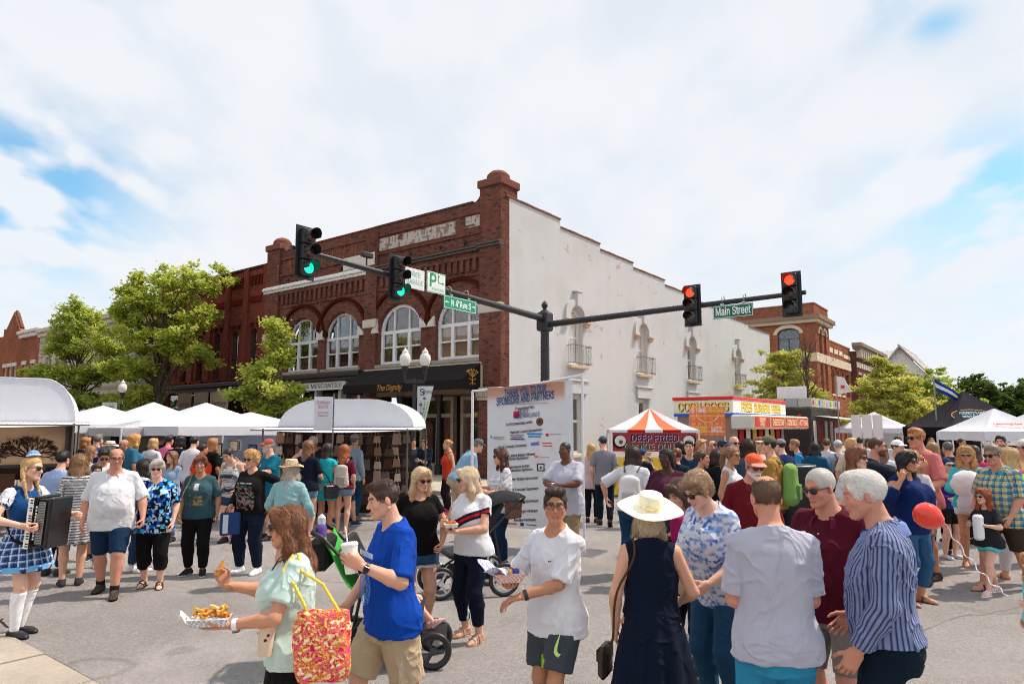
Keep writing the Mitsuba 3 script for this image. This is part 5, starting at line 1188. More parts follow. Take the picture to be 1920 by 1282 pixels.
# ------------------------------------------------------------------ people: skeleton, body, clothes, hair
def ik(a, c, l1, l2, hint):
 """The middle joint between a and c, bent towards hint; also c, pulled in if out of reach."""
 v = c - a
 D = np.linalg.norm(v)
 m = (l1 + l2) * .999
 if D > m:
  c = a + v * m / D
  v, D = c - a, m
 D = max(D, abs(l1 - l2) + 1e-3)
 u = v / D
 x = (l1 * l1 - l2 * l2 + D * D) / (2 * D)
 r = math.sqrt(max(l1 * l1 - x * x, 0))
 w = np.asarray(hint, float) - u * (np.asarray(hint, float) @ u)
 return a + u * x + unit(w) * r, c
_tpl = {}
def head_tpl(res, fem):
 key = ('head', res, fem)
 if key in _tpl: return _tpl[key]
 F = Field((-.105, -.13, -.15), (.105, .14, .14), res)
 F.ell((0, -.014, .035), (.075, .097, .086), .01)
 F.ell((0, .026, -.03), (.060 if fem else .063, .066, .086), .02)
 F.cone((0, .062, -.098), (0, .074, -.096), .022, .018 if fem else .021, .02)
 for s in (-1, 1):
  F.cone((s * .056, -.004, -.05), (s * .018, .066, -.098), .018, .016, .025)
  F.cone((s * .042, .064, .028), (s * .012, .086, .027), .013, .011, .012)
  F.ell((s * .041, .062, -.022), (.024, .022, .022), .02)
 for s in (-1, 1):
  F.ell((s * .031, .102, .007), (.021, .018, .012), .010, sub=True)
 for s in (-1, 1):
  F.ell((s * .031, .0745, .006), (.0145, .0125, .0115), .003)
  R = rot((0, 0, 1), s * -20) @ rot((1, 0, 0), -12)
  F.ell((s * .078, -.012, -.004), (.008, .020, .033), .006, R)
 F.cone((0, .086, .012), (0, .106, -.026), .0085, .0115, .008)
 F.ell((0, .109, -.030), (.0115, .011, .0095), .004)
 for s in (-1, 1): F.ell((s * .012, .099, -.033), (.0075, .009, .0075), .004)
 lip = [((-.021, .084, -.066), (0, .0945, -.0625)), ((.021, .084, -.066), (0, .0945, -.0625)), ((-.018, .083, -.071), (.018, .083, -.071)), ((-.012, .088, -.0735), (.012, .088, -.0735))]
 for i, (a, b) in enumerate(lip): F.cone(a, b, .0055, .0068 if i < 2 else .0065, .006)
 F.cone((0, -.022, -.06), (0, -.038, -.16), .050 if not fem else .044, .052 if not fem else .045, .02)
 m = F.mesh(1)
 v = np.asarray(m.vertices)
 def seg(a, b):
  a, b = V(*a), V(*b)
  t = np.clip((v - a) @ (b - a) / ((b - a) @ (b - a)), 0, 1)
  return np.linalg.norm(v - a - t[:, None] * (b - a), axis=1)
 sm = lambda e0, e1, x: np.clip((x - e0) / (e1 - e0), 0, 1)
 lips = np.max([1 - sm(.0062, .0085, seg(a, b)) for a, b in lip], 0)
 line = 1 - sm(.0015, .004, seg((-.022, .09, -.0685), (.022, .09, -.0685)))
 brow = np.max([1 - sm(.007, .011, seg((s * .017, .094, .030), (s * .043, .078, .030))) for s in (-1, 1)], 0)
 eye = np.max([(np.linalg.norm((v - V(s * .031, .0745, .006)) / V(.0138, .016, .0066), axis=1) < 1) * (v[:, 1] > .077) for s in (-1, 1)], 0).astype(float)
 iris = np.max([(np.linalg.norm((v - V(s * .030, .088, .006))[:, [0, 2]], axis=1) < .0068) for s in (-1, 1)], 0) * eye
 cheek = np.max([1 - sm(.0, .035, np.linalg.norm(v - V(s * .042, .08, -.025), axis=1)) for s in (-1, 1)], 0)
 nose = 1 - sm(0, .022, np.linalg.norm(v - V(0, .115, -.03), axis=1))
 beard = sm(-.03, -.05, v[:, 2]) * sm(-.02, .02, v[:, 1]) * sm(-.135, -.115, v[:, 2]) * (1 - lips)
 beard = np.maximum(beard, (1 - sm(.012, .016, seg((-.02, .095, -.050), (.02, .095, -.050)))) * (1 - lips))
 under = 1 - sm(.004, .012, np.max([np.zeros(len(v))], 0) + np.min([seg((s * .018, .085, -.008), (s * .042, .075, -.006)) for s in (-1, 1)], 0))
 _tpl[key] = (m, dict(lips=lips, line=line, brow=brow, eye=eye, iris=iris, cheek=np.maximum(cheek, nose * .8), beard=beard, under=under))
 return _tpl[key]
HANDS = {'relax': (22, 30, 18, 0), 'grip': (50, 55, 35, 1), 'flat': (6, 8, 5, 0), 'fist': (82, 95, 60, 1), 'cup': (34, 34, 22, 1), 'pinch': (48, 42, 22, 2), 'spread': (14, 22, 14, 0)}
def hand_tpl(res, pose):
 key = ('hand', res, pose)
 if key in _tpl: return _tpl[key]
 b0, b1, b2, th = HANDS[pose]
 F = Field((-.085, -.03, -.12), (.06, .21, .04), res)
 kk = .006
 F.cone((0, -.02, 0), (0, .015, 0), .0235, .024, kk, ((0, 0, 1), .78))
 F.cone((-.020, .02, 0), (-.027, .085, 0), .019, .0145, .012, ((0, 0, 1), .8))
 F.cone((-.004, .02, 0), (-.008, .092, .001), .020, .0145, .012, ((0, 0, 1), .8))
 F.cone((.010, .02, 0), (.011, .089, 0), .019, .014, .012, ((0, 0, 1), .8))
 F.cone((.019, .02, -.002), (.029, .08, -.002), .017, .0125, .012, ((0, 0, 1), .8))
 F.cone((-.018, .012, -.008), (-.034, .045, -.012), .018, .014, .012)
 for i, (x, y, L, r, sp) in enumerate(((-.029, .085, (.042, .026, .021), .0088, -5), (-.0085, .092, (.046, .029, .022), .0092, -1), (.0115, .089, (.042, .027, .021), .0088, 3), (.030, .08, (.033, .020, .019), .0077, 8))):
  p, an = V(x, y, 0), 0
  d0 = rot((0, 0, 1), -sp * (1.8 if pose == 'spread' else 1)) @ V(0, 1, 0)
  side = np.cross(d0, V(0, 0, 1))
  w = 1 + (i - 1.5) * .10
  if pose == 'pinch' and i > 1: w = .55
  for L_, b, rr, r2 in zip(L, (b0 * w, b1, b2), (1, .95, .88), (.97, .9, .78)):
   an += b
   d = d0 * math.cos(math.radians(an)) + V(0, 0, -1) * math.sin(math.radians(an))
   q = p + d * L_
   F.cone(p, q, r * rr, r * r2, .0035)
   p = q
 d = [V(-.62, .72, -.25), V(-.35, .62, -.72), V(-.25, .80, -.60)][th]
 p = V(-.032, .035, -.012)
 for L_, r, r2, bend in ((.040, .0125, .011, 0), (.030, .0105, .0095, 18), (.024, .0092, .007, 16)):
  d = unit(rot((0, 0, 1), -bend) @ d + V(0, 0, -.12 if bend else 0))
  q = p + d * L_
  F.cone(p, q, r, r2, .006)
  p = q
 m = F.mesh(0)
 v = m.vertices
 tip = np.zeros(len(v))
 _tpl[key] = m
 return m
def hair_tpl(style, res):
 key = ('hair', style, res)
 if key in _tpl: return _tpl[key]
 lo, hi = V(-.20, -.24, -.20), V(.20, .17, .21)
 if style in ('long', 'longcurly', 'pony', 'braid', 'verylong', 'wavy'): lo = V(-.20, -.26, -.52)
 F = Field(lo, hi, res)
 face = lambda w=.060, z=-.02, hh=.098: F.ell((0, .098, z), (w, .075, hh), .012, sub=True)
 if style in ('short', 'buzz', 'balding', 'crop', 'thin', 'quiff'):
  t = {'buzz': -.003, 'crop': .001, 'balding': -.001, 'thin': -.002, 'quiff': -.001}.get(style, .004)
  F.ell((0, -.015, .038), (.080 + t, .102 + t, .090 + t), .01)
  if style == 'short': F.ell((0, .032, .098), (.062, .055, .034), .02)
  if style == 'quiff':
   F.ell((0, .044, .094), (.060, .046, .028), .02)
   F.ell((0, -.02, .102), (.068, .062, .026), .02)
  F.ell((0, .098, -.002), (.066, .060, .082), .010, sub=True)
  F.ell((0, .07, -.09), (.09, .075, .075), .012, sub=True)
  F.plane((0, -.1, -.055), (0, .25, -1), .01)
  for s in (-1, 1): F.ell((s * .086, .004, -.016), (.03, .022, .036), .008, sub=True)
  if style in ('balding', 'thin'):
   F.ell((0, .03 if style == 'balding' else .0, .122), (.062, .115 if style == 'balding' else .085, .070), .012, sub=True)
 elif style == 'cut':                                   # short woman's cut with volume
  F.ell((0, -.02, .045), (.092, .112, .098), .01)
  F.ell((0, -.07, -.02), (.075, .055, .075), .03)
  F.cone((-.05, .06, .10), (.06, .075, .07), .028, .022, .02)
  for s in (-1, 1): F.cone((s * .078, .015, .03), (s * .077, .01, -.035), .02, .012, .02)
  F.ell((0, .105, -.03), (.056, .07, .092), .012, sub=True)
  F.plane((0, -.1, -.10), (0, .1, -1), .01)
  for s in (-1, 1): F.ell((s * .088, .0, -.03), (.02, .016, .03), .008, sub=True)
 elif style == 'curly':
  F.ell((0, -.018, .05), (.098, .115, .100), .01)
  F.ell((0, -.06, -.01), (.085, .06, .08), .03)
  F.ell((0, .03, .11), (.07, .065, .045), .03)
  F.ell((0, .108, -.035), (.055, .07, .088), .012, sub=True)
  F.plane((0, -.1, -.09), (0, .1, -1), .01)
 elif style == 'bun':
  F.ell((0, -.016, .038), (.083, .106, .092), .01)
  F.cone((0, -.125, .045), (0, -.13, .04), .034, .03, .012)
  F.plane((0, .074, .070), (0, .80, -.60), .012)
  F.plane((0, -.1, -.06), (0, .3, -1), .01)
 elif style in ('pony', 'braid'):
  F.ell((0, -.016, .038), (.083, .106, .092), .01)
  F.plane((0, .074, .072), (0, .80, -.60), .012)
  F.plane((0, -.1, -.07), (0, .25, -1), .01)
  if style == 'pony':
   F.cone((0, -.11, .03), (0, -.155, .01), .020, .028, .012)
   F.cone((0, -.155, .01), (0, -.17, -.09), .030, .030, .012)
   F.cone((0, -.17, -.09), (0, -.155, -.22), .030, .012, .012)
  else:
   for s in (-1, 1):
    F.cone((s * .07, -.04, -.02), (s * .085, -.02, -.08), .03, .024, .02)
    for k in range(8): F.ell((s * (.088 + .004 * (k % 2)), -.01 + .012 * k, -.10 - .034 * k), (.020 - .001 * k, .018, .023), .004)
 elif style == 'bob':
  F.ell((0, -.02, .042), (.092, .112, .096), .01)
  F.ell((0, -.055, -.06), (.098, .075, .10), .03)
  for s in (-1, 1):
   F.cone((s * .075, .02, .04), (s * .090, .02, -.12), .028, .028, .025)
   F.cone((s * .030, .075, .105), (s * .082, .045, .02), .024, .02, .02)
  face(.060, -.035, .105)
  F.plane((0, -.1, -.155), (0, .0, -1), .02)
 else:                                                  # long, wavy, verylong, longcurly
  big = style == 'longcurly'
  F.ell((0, -.02, .042), (.092 + .012 * big, .112 + .012 * big, .096 + .01 * big), .01)
  L = {'verylong': -.42, 'long': -.30, 'wavy': -.25, 'longcurly': -.26}[style]
  F.cone((0, -.06, .0), (0, -.115, L), .085, .075 if style != 'wavy' else .09, .04, ((0, 1, 0), .62))
  for s in (-1, 1):
   F.cone((s * .075, .0, .04), (s * .092, -.01, -.12), .030, .032 + .01 * big, .03)
   F.cone((s * .092, -.01, -.12), (s * .098, .012, L * .78), .032 + .01 * big, .022, .03)
   F.cone((s * .030, .070, .105), (s * .084, .035, .0), .026, .022, .025)
  face(.058, -.045, .115)
  F.ell((0, .09, -.16), (.06, .08, .09), .02, sub=True)
 m = F.mesh(1)
 v, n = np.array(m.vertices), vnormals(m)
 th = np.arctan2(v[:, 0], -v[:, 1] + .02)
 if style in ('curly', 'longcurly'):
  nn = meshkit.fbm(v * 42, 2, 5)
  a = .022
 elif style == 'wavy':
  nn = meshkit.noise(np.stack([th * 7 + 8 * v[:, 2] + 1.2 * np.sin(v[:, 2] * 45), v[:, 2] * 9, v[:, 0] * 4], 1), 4)
  a = .017
 else:
  nn = .6 * meshkit.noise(np.stack([th * 9 + 2 * v[:, 2], v[:, 2] * 6, v[:, 0] * 12], 1), 4) + .4 * meshkit.noise(np.stack([th * 24, v[:, 2] * 9, v[:, 0] * 30], 1), 6)
  a = .004 if style in ('buzz', 'crop', 'balding') else .010
  if style in ('quiff', 'short'): nn = .5 * nn + .5 * meshkit.noise(v * V(60, 25, 40) + 3, 8); a = .011 if style == 'quiff' else .007
 v += n * ((nn - .5) * a)[:, None]
 m = trimesh.Trimesh(v, m.faces, process=False)
 if style in ('curly', 'longcurly'): tint = .55 + .9 * nn
 else: tint = .62 + .45 * nn + .35 * (meshkit.noise(np.stack([th * 40, v[:, 2] * 10, v[:, 0] * 60], 1), 9) - .2)
 _tpl[key] = (m, tint)
 return _tpl[key]
def mapped(m, M):
 v = np.asarray(m.vertices) @ M[:3, :3].T + M[:3, 3]
 f = m.faces if np.linalg.det(M[:3, :3]) > 0 else m.faces[:, ::-1]
 return trimesh.Trimesh(v, f, process=False)
PROF = {'m': [(-.085, .080, .066, -.006), (-.02, .096, .071, -.009), (.08, .084, .060, .004), (.18, .100, .070, .003), (.25, .099, .060, -.008), (.285, .075, .046, -.012), (.325, .034, .034, -.010)],
  'f': [(-.085, .082, .068, -.008), (-.02, .100, .074, -.010), (.08, .072, .054, .003), (.18, .084, .060, .002), (.25, .084, .050, -.008), (.285, .060, .040, -.012), (.325, .030, .031, -.010)]}
FATW = [(-.085, .012, .012, 0), (-.02, .026, .022, .004), (.08, .044, .050, .022), (.18, .024, .026, .012), (.25, .010, .012, 0), (.285, .008, .008, 0), (.325, .006, .006, 0)]
SKIN = {'fair': (232, 182, 158), 'light': (222, 168, 140), 'tan': (196, 138, 106), 'red': (208, 146, 122), 'olive': (188, 136, 106), 'brown': (112, 72, 54), 'dark': (82, 54, 44)}
HAIRC = {'black': (28, 24, 24), 'dark': (44, 33, 28), 'brown': (78, 54, 40), 'auburn': (112, 62, 38), 'red': (150, 74, 36), 'sandy': (150, 112, 76), 'blonde': (196, 156, 104), 'platinum': (228, 206, 172), 'grey': (170, 164, 156), 'white': (228, 224, 216), 'salt': (120, 112, 106), 'ginger': (188, 124, 70)}
UV = {'uv': None}
class Person:
 """Builds one person: body (one mesh), then hair, clothes and shoes as its parts."""
 def __init__(s, label, px=0, head=None, d=None, feet=None, face=0, sex='m', h=None, fat=0.0, bust=1.0, skin='light', hair=('short', 'brown'), top=None, bottom=None, shoes=('sneaker', (60, 58, 60)),
     lean=0, side=0, twist=0, look=(0, 0), tilt=0, armL=None, armR=None, handL='relax', handR='relax', palmL=None, palmR=None, stance=.055, step=(0, 0), footyaw=(8, 8), lift=(0, 0), sit=None,
     glasses=None, hat=None, beard=None, hk=None, group=None, xy=None, res=None, yoff=0, cover=None, tongue=None):
  if feet is not None: d = ground(px, feet)[1] if d is None else d
  if xy is None:
   p = at(px, head if head is not None else 900, d)
   x, y = p[0], d
   if h is None: h = float(np.clip(p[2], .6, 2.02)) / math.cos(math.radians(min(abs(lean), 40) * .55))
  else: x, y = xy
  s.h, s.d, s.sex = h, y, sex
  s.cell = res or float(np.clip(.0019 * y, .0065, .026))
  fem = sex == 'f'
  fw = math.radians(face)
  s.RW = np.array([[-math.cos(fw), math.sin(fw), 0], [-math.sin(fw), -math.cos(fw), 0], [0, 0, 1]])
  s.W = A4(s.RW, (x, y, yoff))
  hk = hk or (1.03 if h > 1.45 else 1.0 + (1.45 - h) * .55)
  s.hk = hk
  # skeleton in the body's own axes: x right, y forward, z up
  zh = .53 * h
  hipw = (.052 + .012 * max(fat, 0)) * h
  s.feet = []
  for i, sg in ((0, -1), (1, 1)): s.feet.append(V(sg * (stance + .014 * max(fat, 0)) * h, step[i] * h, .045 * h + lift[i] * h))
  low = zh
  L1, L2 = .245 * h, .24 * h
  for i, sg in ((0, -1), (1, 1)):
   f = s.feet[i]
   dx = np.hypot(f[0] - sg * hipw, f[1])
   low = min(low, f[2] + math.sqrt(max(((L1 + L2) * .996) ** 2 - dx * dx, .01)) + .012 * h)
  zh = low
  if sit is not None: zh = sit
  s.hip = V(0, 0, zh)
  s.Rt = rot((0, 0, 1), twist) @ rot((1, 0, 0), -lean) @ rot((0, 1, 0), side)
  tp = lambda x, y, z: s.hip + s.Rt @ (V(x, y, z) * h)
  s.tp = tp
  s.knees, s.hips = [], []
  for i, sg in ((0, -1), (1, 1)):
   hp = s.hip + V(sg * hipw, 0, -.012 * h)
   k, a = ik(hp, s.feet[i], L1, L2, (sg * .12, 1, 0) if sit is None else (sg * .1, .5, 1))
   s.knees.append(k), s.hips.append(hp)
   s.feet[i] = a
  sw = (.100 if not fem else .089) * h * (1 + .12 * fat)
  s.sh, s.el, s.wr = [], [], []
  for i, (sg, arm) in enumerate(((-1, armL), (1, armR))):
   S = s.hip + s.Rt @ V(sg * sw, -.010 * h, .268 * h)
   arm = arm or (.035 + .06 * fat, .03, -.298)
   t = s.hip * 0 + S + s.Rt @ (V(sg * arm[0], arm[1], arm[2]) * h)
   hint = arm[3:6] if len(arm) > 3 else (.55, -1, -.25)
   e, w = ik(S, t, .170 * h, .148 * h, s.Rt @ V(sg * hint[0], hint[1], hint[2]))
   s.sh.append(S), s.el.append(e), s.wr.append(w)
  s.neck = tp(0, -.010, .315)
  hs = .13 * h / .24 * hk
  s.Rh = s.Rt @ rot((0, 0, 1), look[0]) @ rot((1, 0, 0), -look[1] + lean * .6) @ rot((0, 1, 0), tilt)
  s.hc = tp(0, -.004, .335) + s.Rh @ V(0, .030 * h, .067 * h * (1 + (hk - 1) * .9))
  s.Hd = A4(s.Rh, s.hc, hs)
  s.prof = np.array(PROF[sex if sex in PROF else 'm'], float)
  s.prof[:, 1:] += fat * np.array(FATW)[:, 1:]
  s.fat, s.bust = fat, bust
  s.fR = dict(thigh=(.056 if fem else .052) * (1 + .26 * fat), knee=.033 * (1 + .22 * fat), calf=.034 * (1 + .22 * fat), ankle=.0205 * (1 + .12 * fat),
     up=(.0255 if fem else .0285) * (1 + .38 * fat), elb=(.0215 if fem else .024) * (1 + .25 * fat), fore=(.0225 if fem else .0255) * (1 + .2 * fat), wri=.0150 if fem else .0165)
  s.key = thing('person', label, 'person', group)
  s.skinc = lin(SKIN.get(skin, skin)) * .92
  s.rng = np.random.RandomState(len(scene) % 9973)
  s.handspec = ((handL, palmL), (handR, palmR))
  s.shoes = shoes
  s.near = y < 6.0
  s.tres = .0042 if y < 5 else (.006 if y < 10 else (.009 if y < 17 else .013))
  s.body(hair, beard, glasses is not None and glasses[0] == 'sun')
  if hair: s.hair(hair)
  if glasses: s.glasses(*glasses)
  if hat: s.hat(*hat)
  s.boff = 0
  if bottom:
   bottom = dict(bottom)
   if top and bottom.get('skirt') is None and 'waist' not in bottom: bottom['waist'] = min(.035, top.get('hem', -.06) + .022)
   s.bottom(**bottom)
  if top: s.top(**top)
  for i in (0, 1): s.shoe(i, footyaw[i])
 # -------------------------------------------------- pieces
 def world(s, m): return mapped(m, s.W)
 def pt(s, p): return s.W[:3, :3] @ np.asarray(p, float) + s.W[:3, 3]
 def hand_point(s, i, along=.09, out=.03):
  """The world point in front of the palm."""
  M = s.W @ s.hm[i]
  return (M @ V(0, along, -out, 1))[:3]
 def loft_prof(s, rows=None, dz=0):
  return s.prof if rows is None else rows
 def trunk(s, F, off, k, lo=-.1, hi=.33):
  h = s.h
  p = s.prof[(s.prof[:, 0] >= lo) & (s.prof[:, 0] <= hi)] * h
  F.loft(s.hip, s.Rt, p, off, k)
  if s.sex == 'f' and s.bust > 0 and hi > .2:
   for sg in (-1, 1):
    F.ell(s.tp(sg * .041 * (1 + .25 * s.fat), .052 + .028 * s.fat, .178), np.array([.040, .036, .042]) * h * (1 + .3 * s.fat) * s.bust + off, .03 * h, s.Rt)
  for i, sg in ((0, -1), (1, 1)):
   F.cone(s.sh[i] + s.Rt @ V(-sg * .03, 0, .004) * h, s.sh[i], s.fR['up'] * h * .82 + off, s.fR['up'] * h * .92 + off, .025 * h)
 def bounds(s, pts, m):
  p = np.array(pts)
  return p.min(0) - m, p.max(0) + m
 def limb(s, F, i, arm, off0=0, off1=0, k=.008, upto=9, flat=None):
  """Cones of an arm or a leg; upto: 1 = to the elbow or knee, 2 = to the wrist or ankle."""
  h, r = s.h, s.fR
  if arm:
   a, b, c = s.sh[i], s.el[i], s.wr[i]
   q = a + (b - a) * min(upto, 1)
   ra, rb = r['up'] * h, r['up'] * h + (r['elb'] - r['up']) * h * min(upto, 1)
   F.cone(a, q, ra + off0, rb + (off1 if upto <= 1 else (off0 + off1) / 2), k)
   if upto > 1:
    t = min(upto - 1, 1)
    m1 = b + (c - b) * min(.25, t)
    F.cone(b, m1, r['elb'] * h + (off0 + off1) / 2, r['fore'] * h + (off0 + off1) / 2, k)
    if t > .25:
     rr = r['fore'] + (r['wri'] - r['fore']) * (t - .25) / .75
     F.cone(m1, b + (c - b) * t, r['fore'] * h + (off0 + off1) / 2, rr * h + off1, k)
  else:
   a, b, c = s.hips[i], s.knees[i], s.feet[i]
   q = a + (b - a) * min(upto, 1)
   rb = r['thigh'] + (r['knee'] - r['thigh']) * min(upto, 1)
   F.cone(a, q, r['thigh'] * h + off0, rb * h + (off1 if upto <= 1 else (off0 + off1) / 2), k)
   if upto > 1:
    t = min(upto - 1, 1)
    u = unit(c - b)
    back = unit(V(0, -1, 0) - u * (V(0, -1, 0) @ u)) * .010 * h
    m1 = b + (c - b) * min(.30, t) + back
    F.cone(b, m1, r['knee'] * h + (off0 + off1) / 2, r['calf'] * h + (off0 + off1) / 2, k)
    if t > .3:
     rr = r['calf'] + (r['ankle'] - r['calf']) * (t - .3) / .7
     F.cone(m1, b + (c - b) * t, r['calf'] * h + (off0 + off1) / 2, rr * h + off1, k)
 def body(s, hair, beard, shades):
  h, c = s.h, s.cell
  ms, cols = [], []
  lo, hi = s.bounds([s.hip - V(0, 0, .1 * h), s.hc, *s.knees, *s.feet, *s.el, *s.wr, *s.sh], .13 * h)
  F = Field(lo, hi, c)
  s.trunk(F, 0, .012)
  F.cone(s.neck - s.Rt @ V(0, 0, .03 * h), s.hc + s.Rh @ V(0, -.022, -.05) * s.h * .54, (.034 if s.sex == 'm' else .029) * h * (1 + .25 * s.fat), (.031 if s.sex == 'm' else .026) * h * (1 + .2 * s.fat), .02 * h)
  for i in (0, 1):
   s.limb(F, i, True, k=.012 * h)
   s.limb(F, i, False, k=.014 * h, upto=2)
  m = F.mesh(1)
  ms.append(m)
  v = m.vertices
  n = meshkit.fbm(np.asarray(v) * 14, 2, 3)
  cols.append(s.skinc * (1 + .16 * (n - .5))[:, None] * np.array([1, 1, 1]))
  hm, mask = head_tpl(s.tres, s.sex == 'f')
  ms.append(mapped(hm, s.Hd))
  cc = np.tile(s.skinc, (len(hm.vertices), 1))
  cc *= 1 + mask['cheek'][:, None] * np.array([.06, -.16, -.18])
  cc *= 1 - mask['under'][:, None] * .10
  bl = meshkit.fbm(np.asarray(hm.vertices) * 70, 3, 4)[:, None] - .5
  cc *= 1 + bl * np.array([.16, .30, .34])
  hc = lin(HAIRC.get(hair[1], hair[1])) if hair else s.skinc * .4
  mix = lambda w, col: cc * (1 - w[:, None]) + np.asarray(col) * w[:, None]
  if beard: cc = mix(mask['beard'] * beard[1], lin(beard[0]))
  cc = mix(mask['lips'] * .8, s.skinc * np.array([.82, .46, .46]))
  cc = mix(mask['line'] * .7, s.skinc * .25)
  cc = mix(mask['brow'] * .8, np.minimum(hc * .8, s.skinc * .6))
  cc = mix(mask['eye'], np.array([.36, .33, .31]))
  cc = mix(mask['iris'], np.array([.03, .022, .018]))
  cols.append(cc)
  s.hm = []
  for i, sg in ((0, -1), (1, 1)):
   pose, palm = s.handspec[i]
   tpl = hand_tpl(max(.0036, min(s.tres, .009)), pose)
   y = unit(s.wr[i] - s.el[i])
   pn = s.Rt @ V(-sg, .15, 0) if palm is None else s.Rt @ V(sg * palm[0], palm[1], palm[2])
   if palm is not None and len(palm) > 3: y = unit(y * (1 - palm[3]) + s.Rt @ unit(V(sg * palm[4], palm[5], palm[6])) * palm[3])
   z = -unit(pn - y * (pn @ y))
   x = np.cross(y, z)
   R = np.stack([x, y, z], 1)
   sc = h / 1.75 * (1.0 if s.sex == 'm' else .93) * (1.05 if h < 1.4 else 1)
   M = A4(R, s.wr[i], sc)
   s.hm.append(M.copy())
   if sg < 0: M[:3, 0] *= -1
   t = mapped(tpl, M)
   ms.append(t)
   cols.append(np.tile(s.skinc * np.array([1.0, .95, .94]), (len(t.vertices), 1)))
  if s.shoes and s.shoes[0] in ('sandal', 'flip', 'barefoot'):
   for i in (0, 1):
    f = s.foot(i, 0, .0)
    ms.append(f)
    cols.append(np.tile(s.skinc, (len(f.vertices), 1)))
  m = cat(ms)
  key = s.key
  scene[key] = ply(s.world(m), 'skin', smooth=True, color=np.vstack(cols))
 def footframe(s, i, yaw=0):
  sg = (-1, 1)[i]
  f = s.feet[i]
  u = unit(s.feet[i] - s.knees[i])
  lifted = f[2] - .045 * s.h > .004 * s.h
  fw = V(0, 1, 0)
  if lifted:
   fw = unit(V(0, 1, 0) - u * (V(0, 1, 0) @ u) * .9)
  R0 = rot((0, 0, 1), -sg * yaw)
  y = R0 @ fw
  z = unit(V(0, 0, 1) - y * (V(0, 0, 1) @ y))
  return np.stack([np.cross(y, z), y, z], 1), f
 def foot(s, i, off, lift, yaw=8, toe=0, high=0.0):
  """A foot or a shoe as a mesh in body axes."""
  R, a = s.footframe(i, yaw)
  h = s.h
  H = .045 * h
  c = min(s.cell, .011)
  F = Field((-.05 * h, -.06 * h, -H - .01), (.05 * h, .13 * h, .06 * h), max(c * .8, .004))
  F.cone(V(0, 0, .01 * h), V(0, -.022 * h, -H + .022 * h), .022 * h + off, .020 * h + off, .01)
  F.cone(V(0, .0, -.005 * h), V(0, .06 * h, -H + .016 * h), .021 * h + off, .018 * h + off, .012)
  F.cone(V(0, -.02 * h, -H + .018 * h), V(-.003 * h, .068 * h, -H + .012 * h), .019 * h + off, .022 * h + off, .012, ((0, 0, 1), .8))
  F.cone(V(-.003 * h, .068 * h, -H + .012 * h), V(.0, .092 * h, -H + .010 * h), .022 * h + off, .016 * h + off, .012, ((0, 0, 1), .75))
  if high: F.cone(V(0, 0, .0), V(0, -.004 * h, high * h), .024 * h + off, .026 * h + off, .01)
  F.plane((0, 0, -H + lift), (0, 0, -1), .003)
  F.plane((0, 0, (.012 + high) * h), (0, 0, 1), .003)
  return mapped(F.mesh(1), A4(R, a))
 def shoe(s, i, yaw):
  if not s.shoes: return
  kind, col = s.shoes[0], s.shoes[1]
  col2 = s.shoes[2] if len(s.shoes) > 2 else None
  h = s.h
  H = .045 * h
  R, a = s.footframe(i, yaw)
  if kind in ('sneaker', 'flat', 'boot'):
   m = s.foot(i, .005 * h, .0, yaw, high=.06 if kind == 'boot' else 0)
   v = (np.asarray(m.vertices) - a) @ R
   cc = np.tile(lin(col), (len(v), 1))
   if kind == 'flat':                      # cut low on the instep
    F = None
    keep = v[:, 2] < -H + .034 * h
    m2 = m.copy()
    vv = np.asarray(m2.vertices).copy()
    vv[~keep] -= (R @ V(0, 0, 1)) * (v[~keep, 2] - (-H + .034 * h))[:, None] * .92
    m = trimesh.Trimesh(vv, m.faces, process=False)
   if col2 is not None: cc[v[:, 2] < -H + .013 * h] = lin(col2)
   if kind == 'sneaker': cc[(np.abs(v[:, 0]) < .010 * h) & (v[:, 1] > .012 * h) & (v[:, 1] < .05 * h) & (v[:, 2] > -H + .03 * h)] *= 1.5
   scene[numbered(s.key + '__shoe')] = ply(s.world(m), 'cloth' if kind != 'flat' else 'paint', smooth=True, color=cc)
  elif kind in ('sandal', 'flip'):
   c = Field((-.04 * h, -.06 * h, -H - .02), (.04 * h, .13 * h, -H + .03), .005)
   c.cone(V(0, -.022 * h, -H), V(-.003 * h, .066 * h, -H), .021 * h, .026 * h, .01)
   c.cone(V(-.003 * h, .066 * h, -H), V(0, .094 * h, -H), .026 * h, .016 * h, .01)
   c.plane((0, 0, -H + .006), (0, 0, 1), .002)
   c.plane((0, 0, -H - .006), (0, 0, -1), .002)
   parts = [c.mesh(1)]
   def strap(y0, y1, z, r=.004):
    w = .027 * h
    return tube([(-w, y0, -H + .004), (-w * .85, (y0 * 2 + y1) / 3, -H + z * .75), (0, (y0 + y1) / 2, -H + z), (w * .85, (y0 + y1 * 2) / 3, -H + z * .75), (w, y1, -H + .004)], r * h / .9, 6)
   if kind == 'flip': parts += [strap(.02 * h, .02 * h, .046 * h), tube([(0, .075 * h, -H), (0, .06 * h, -H + .036 * h), (-.022 * h, .02 * h, -H + .03 * h)], .005, 6), tube([(0, .06 * h, -H + .036 * h), (.022 * h, .02 * h, -H + .03 * h)], .005, 6)]
   else: parts += [strap(.066 * h, .060 * h, .036 * h), strap(.045 * h, .03 * h, .043 * h), strap(.022 * h, .035 * h, .05 * h), tube([(.024 * h * math.sin(t), -.006 * h + .026 * h * math.cos(t), -.004 * h) for t in np.linspace(0, 6.28, 13)], .0045, 6)]
   put(s.key + '__shoe', s.world(mapped(cat(parts), A4(R, a + V(0, 0, .004)))), 'paint', col, smooth=True)
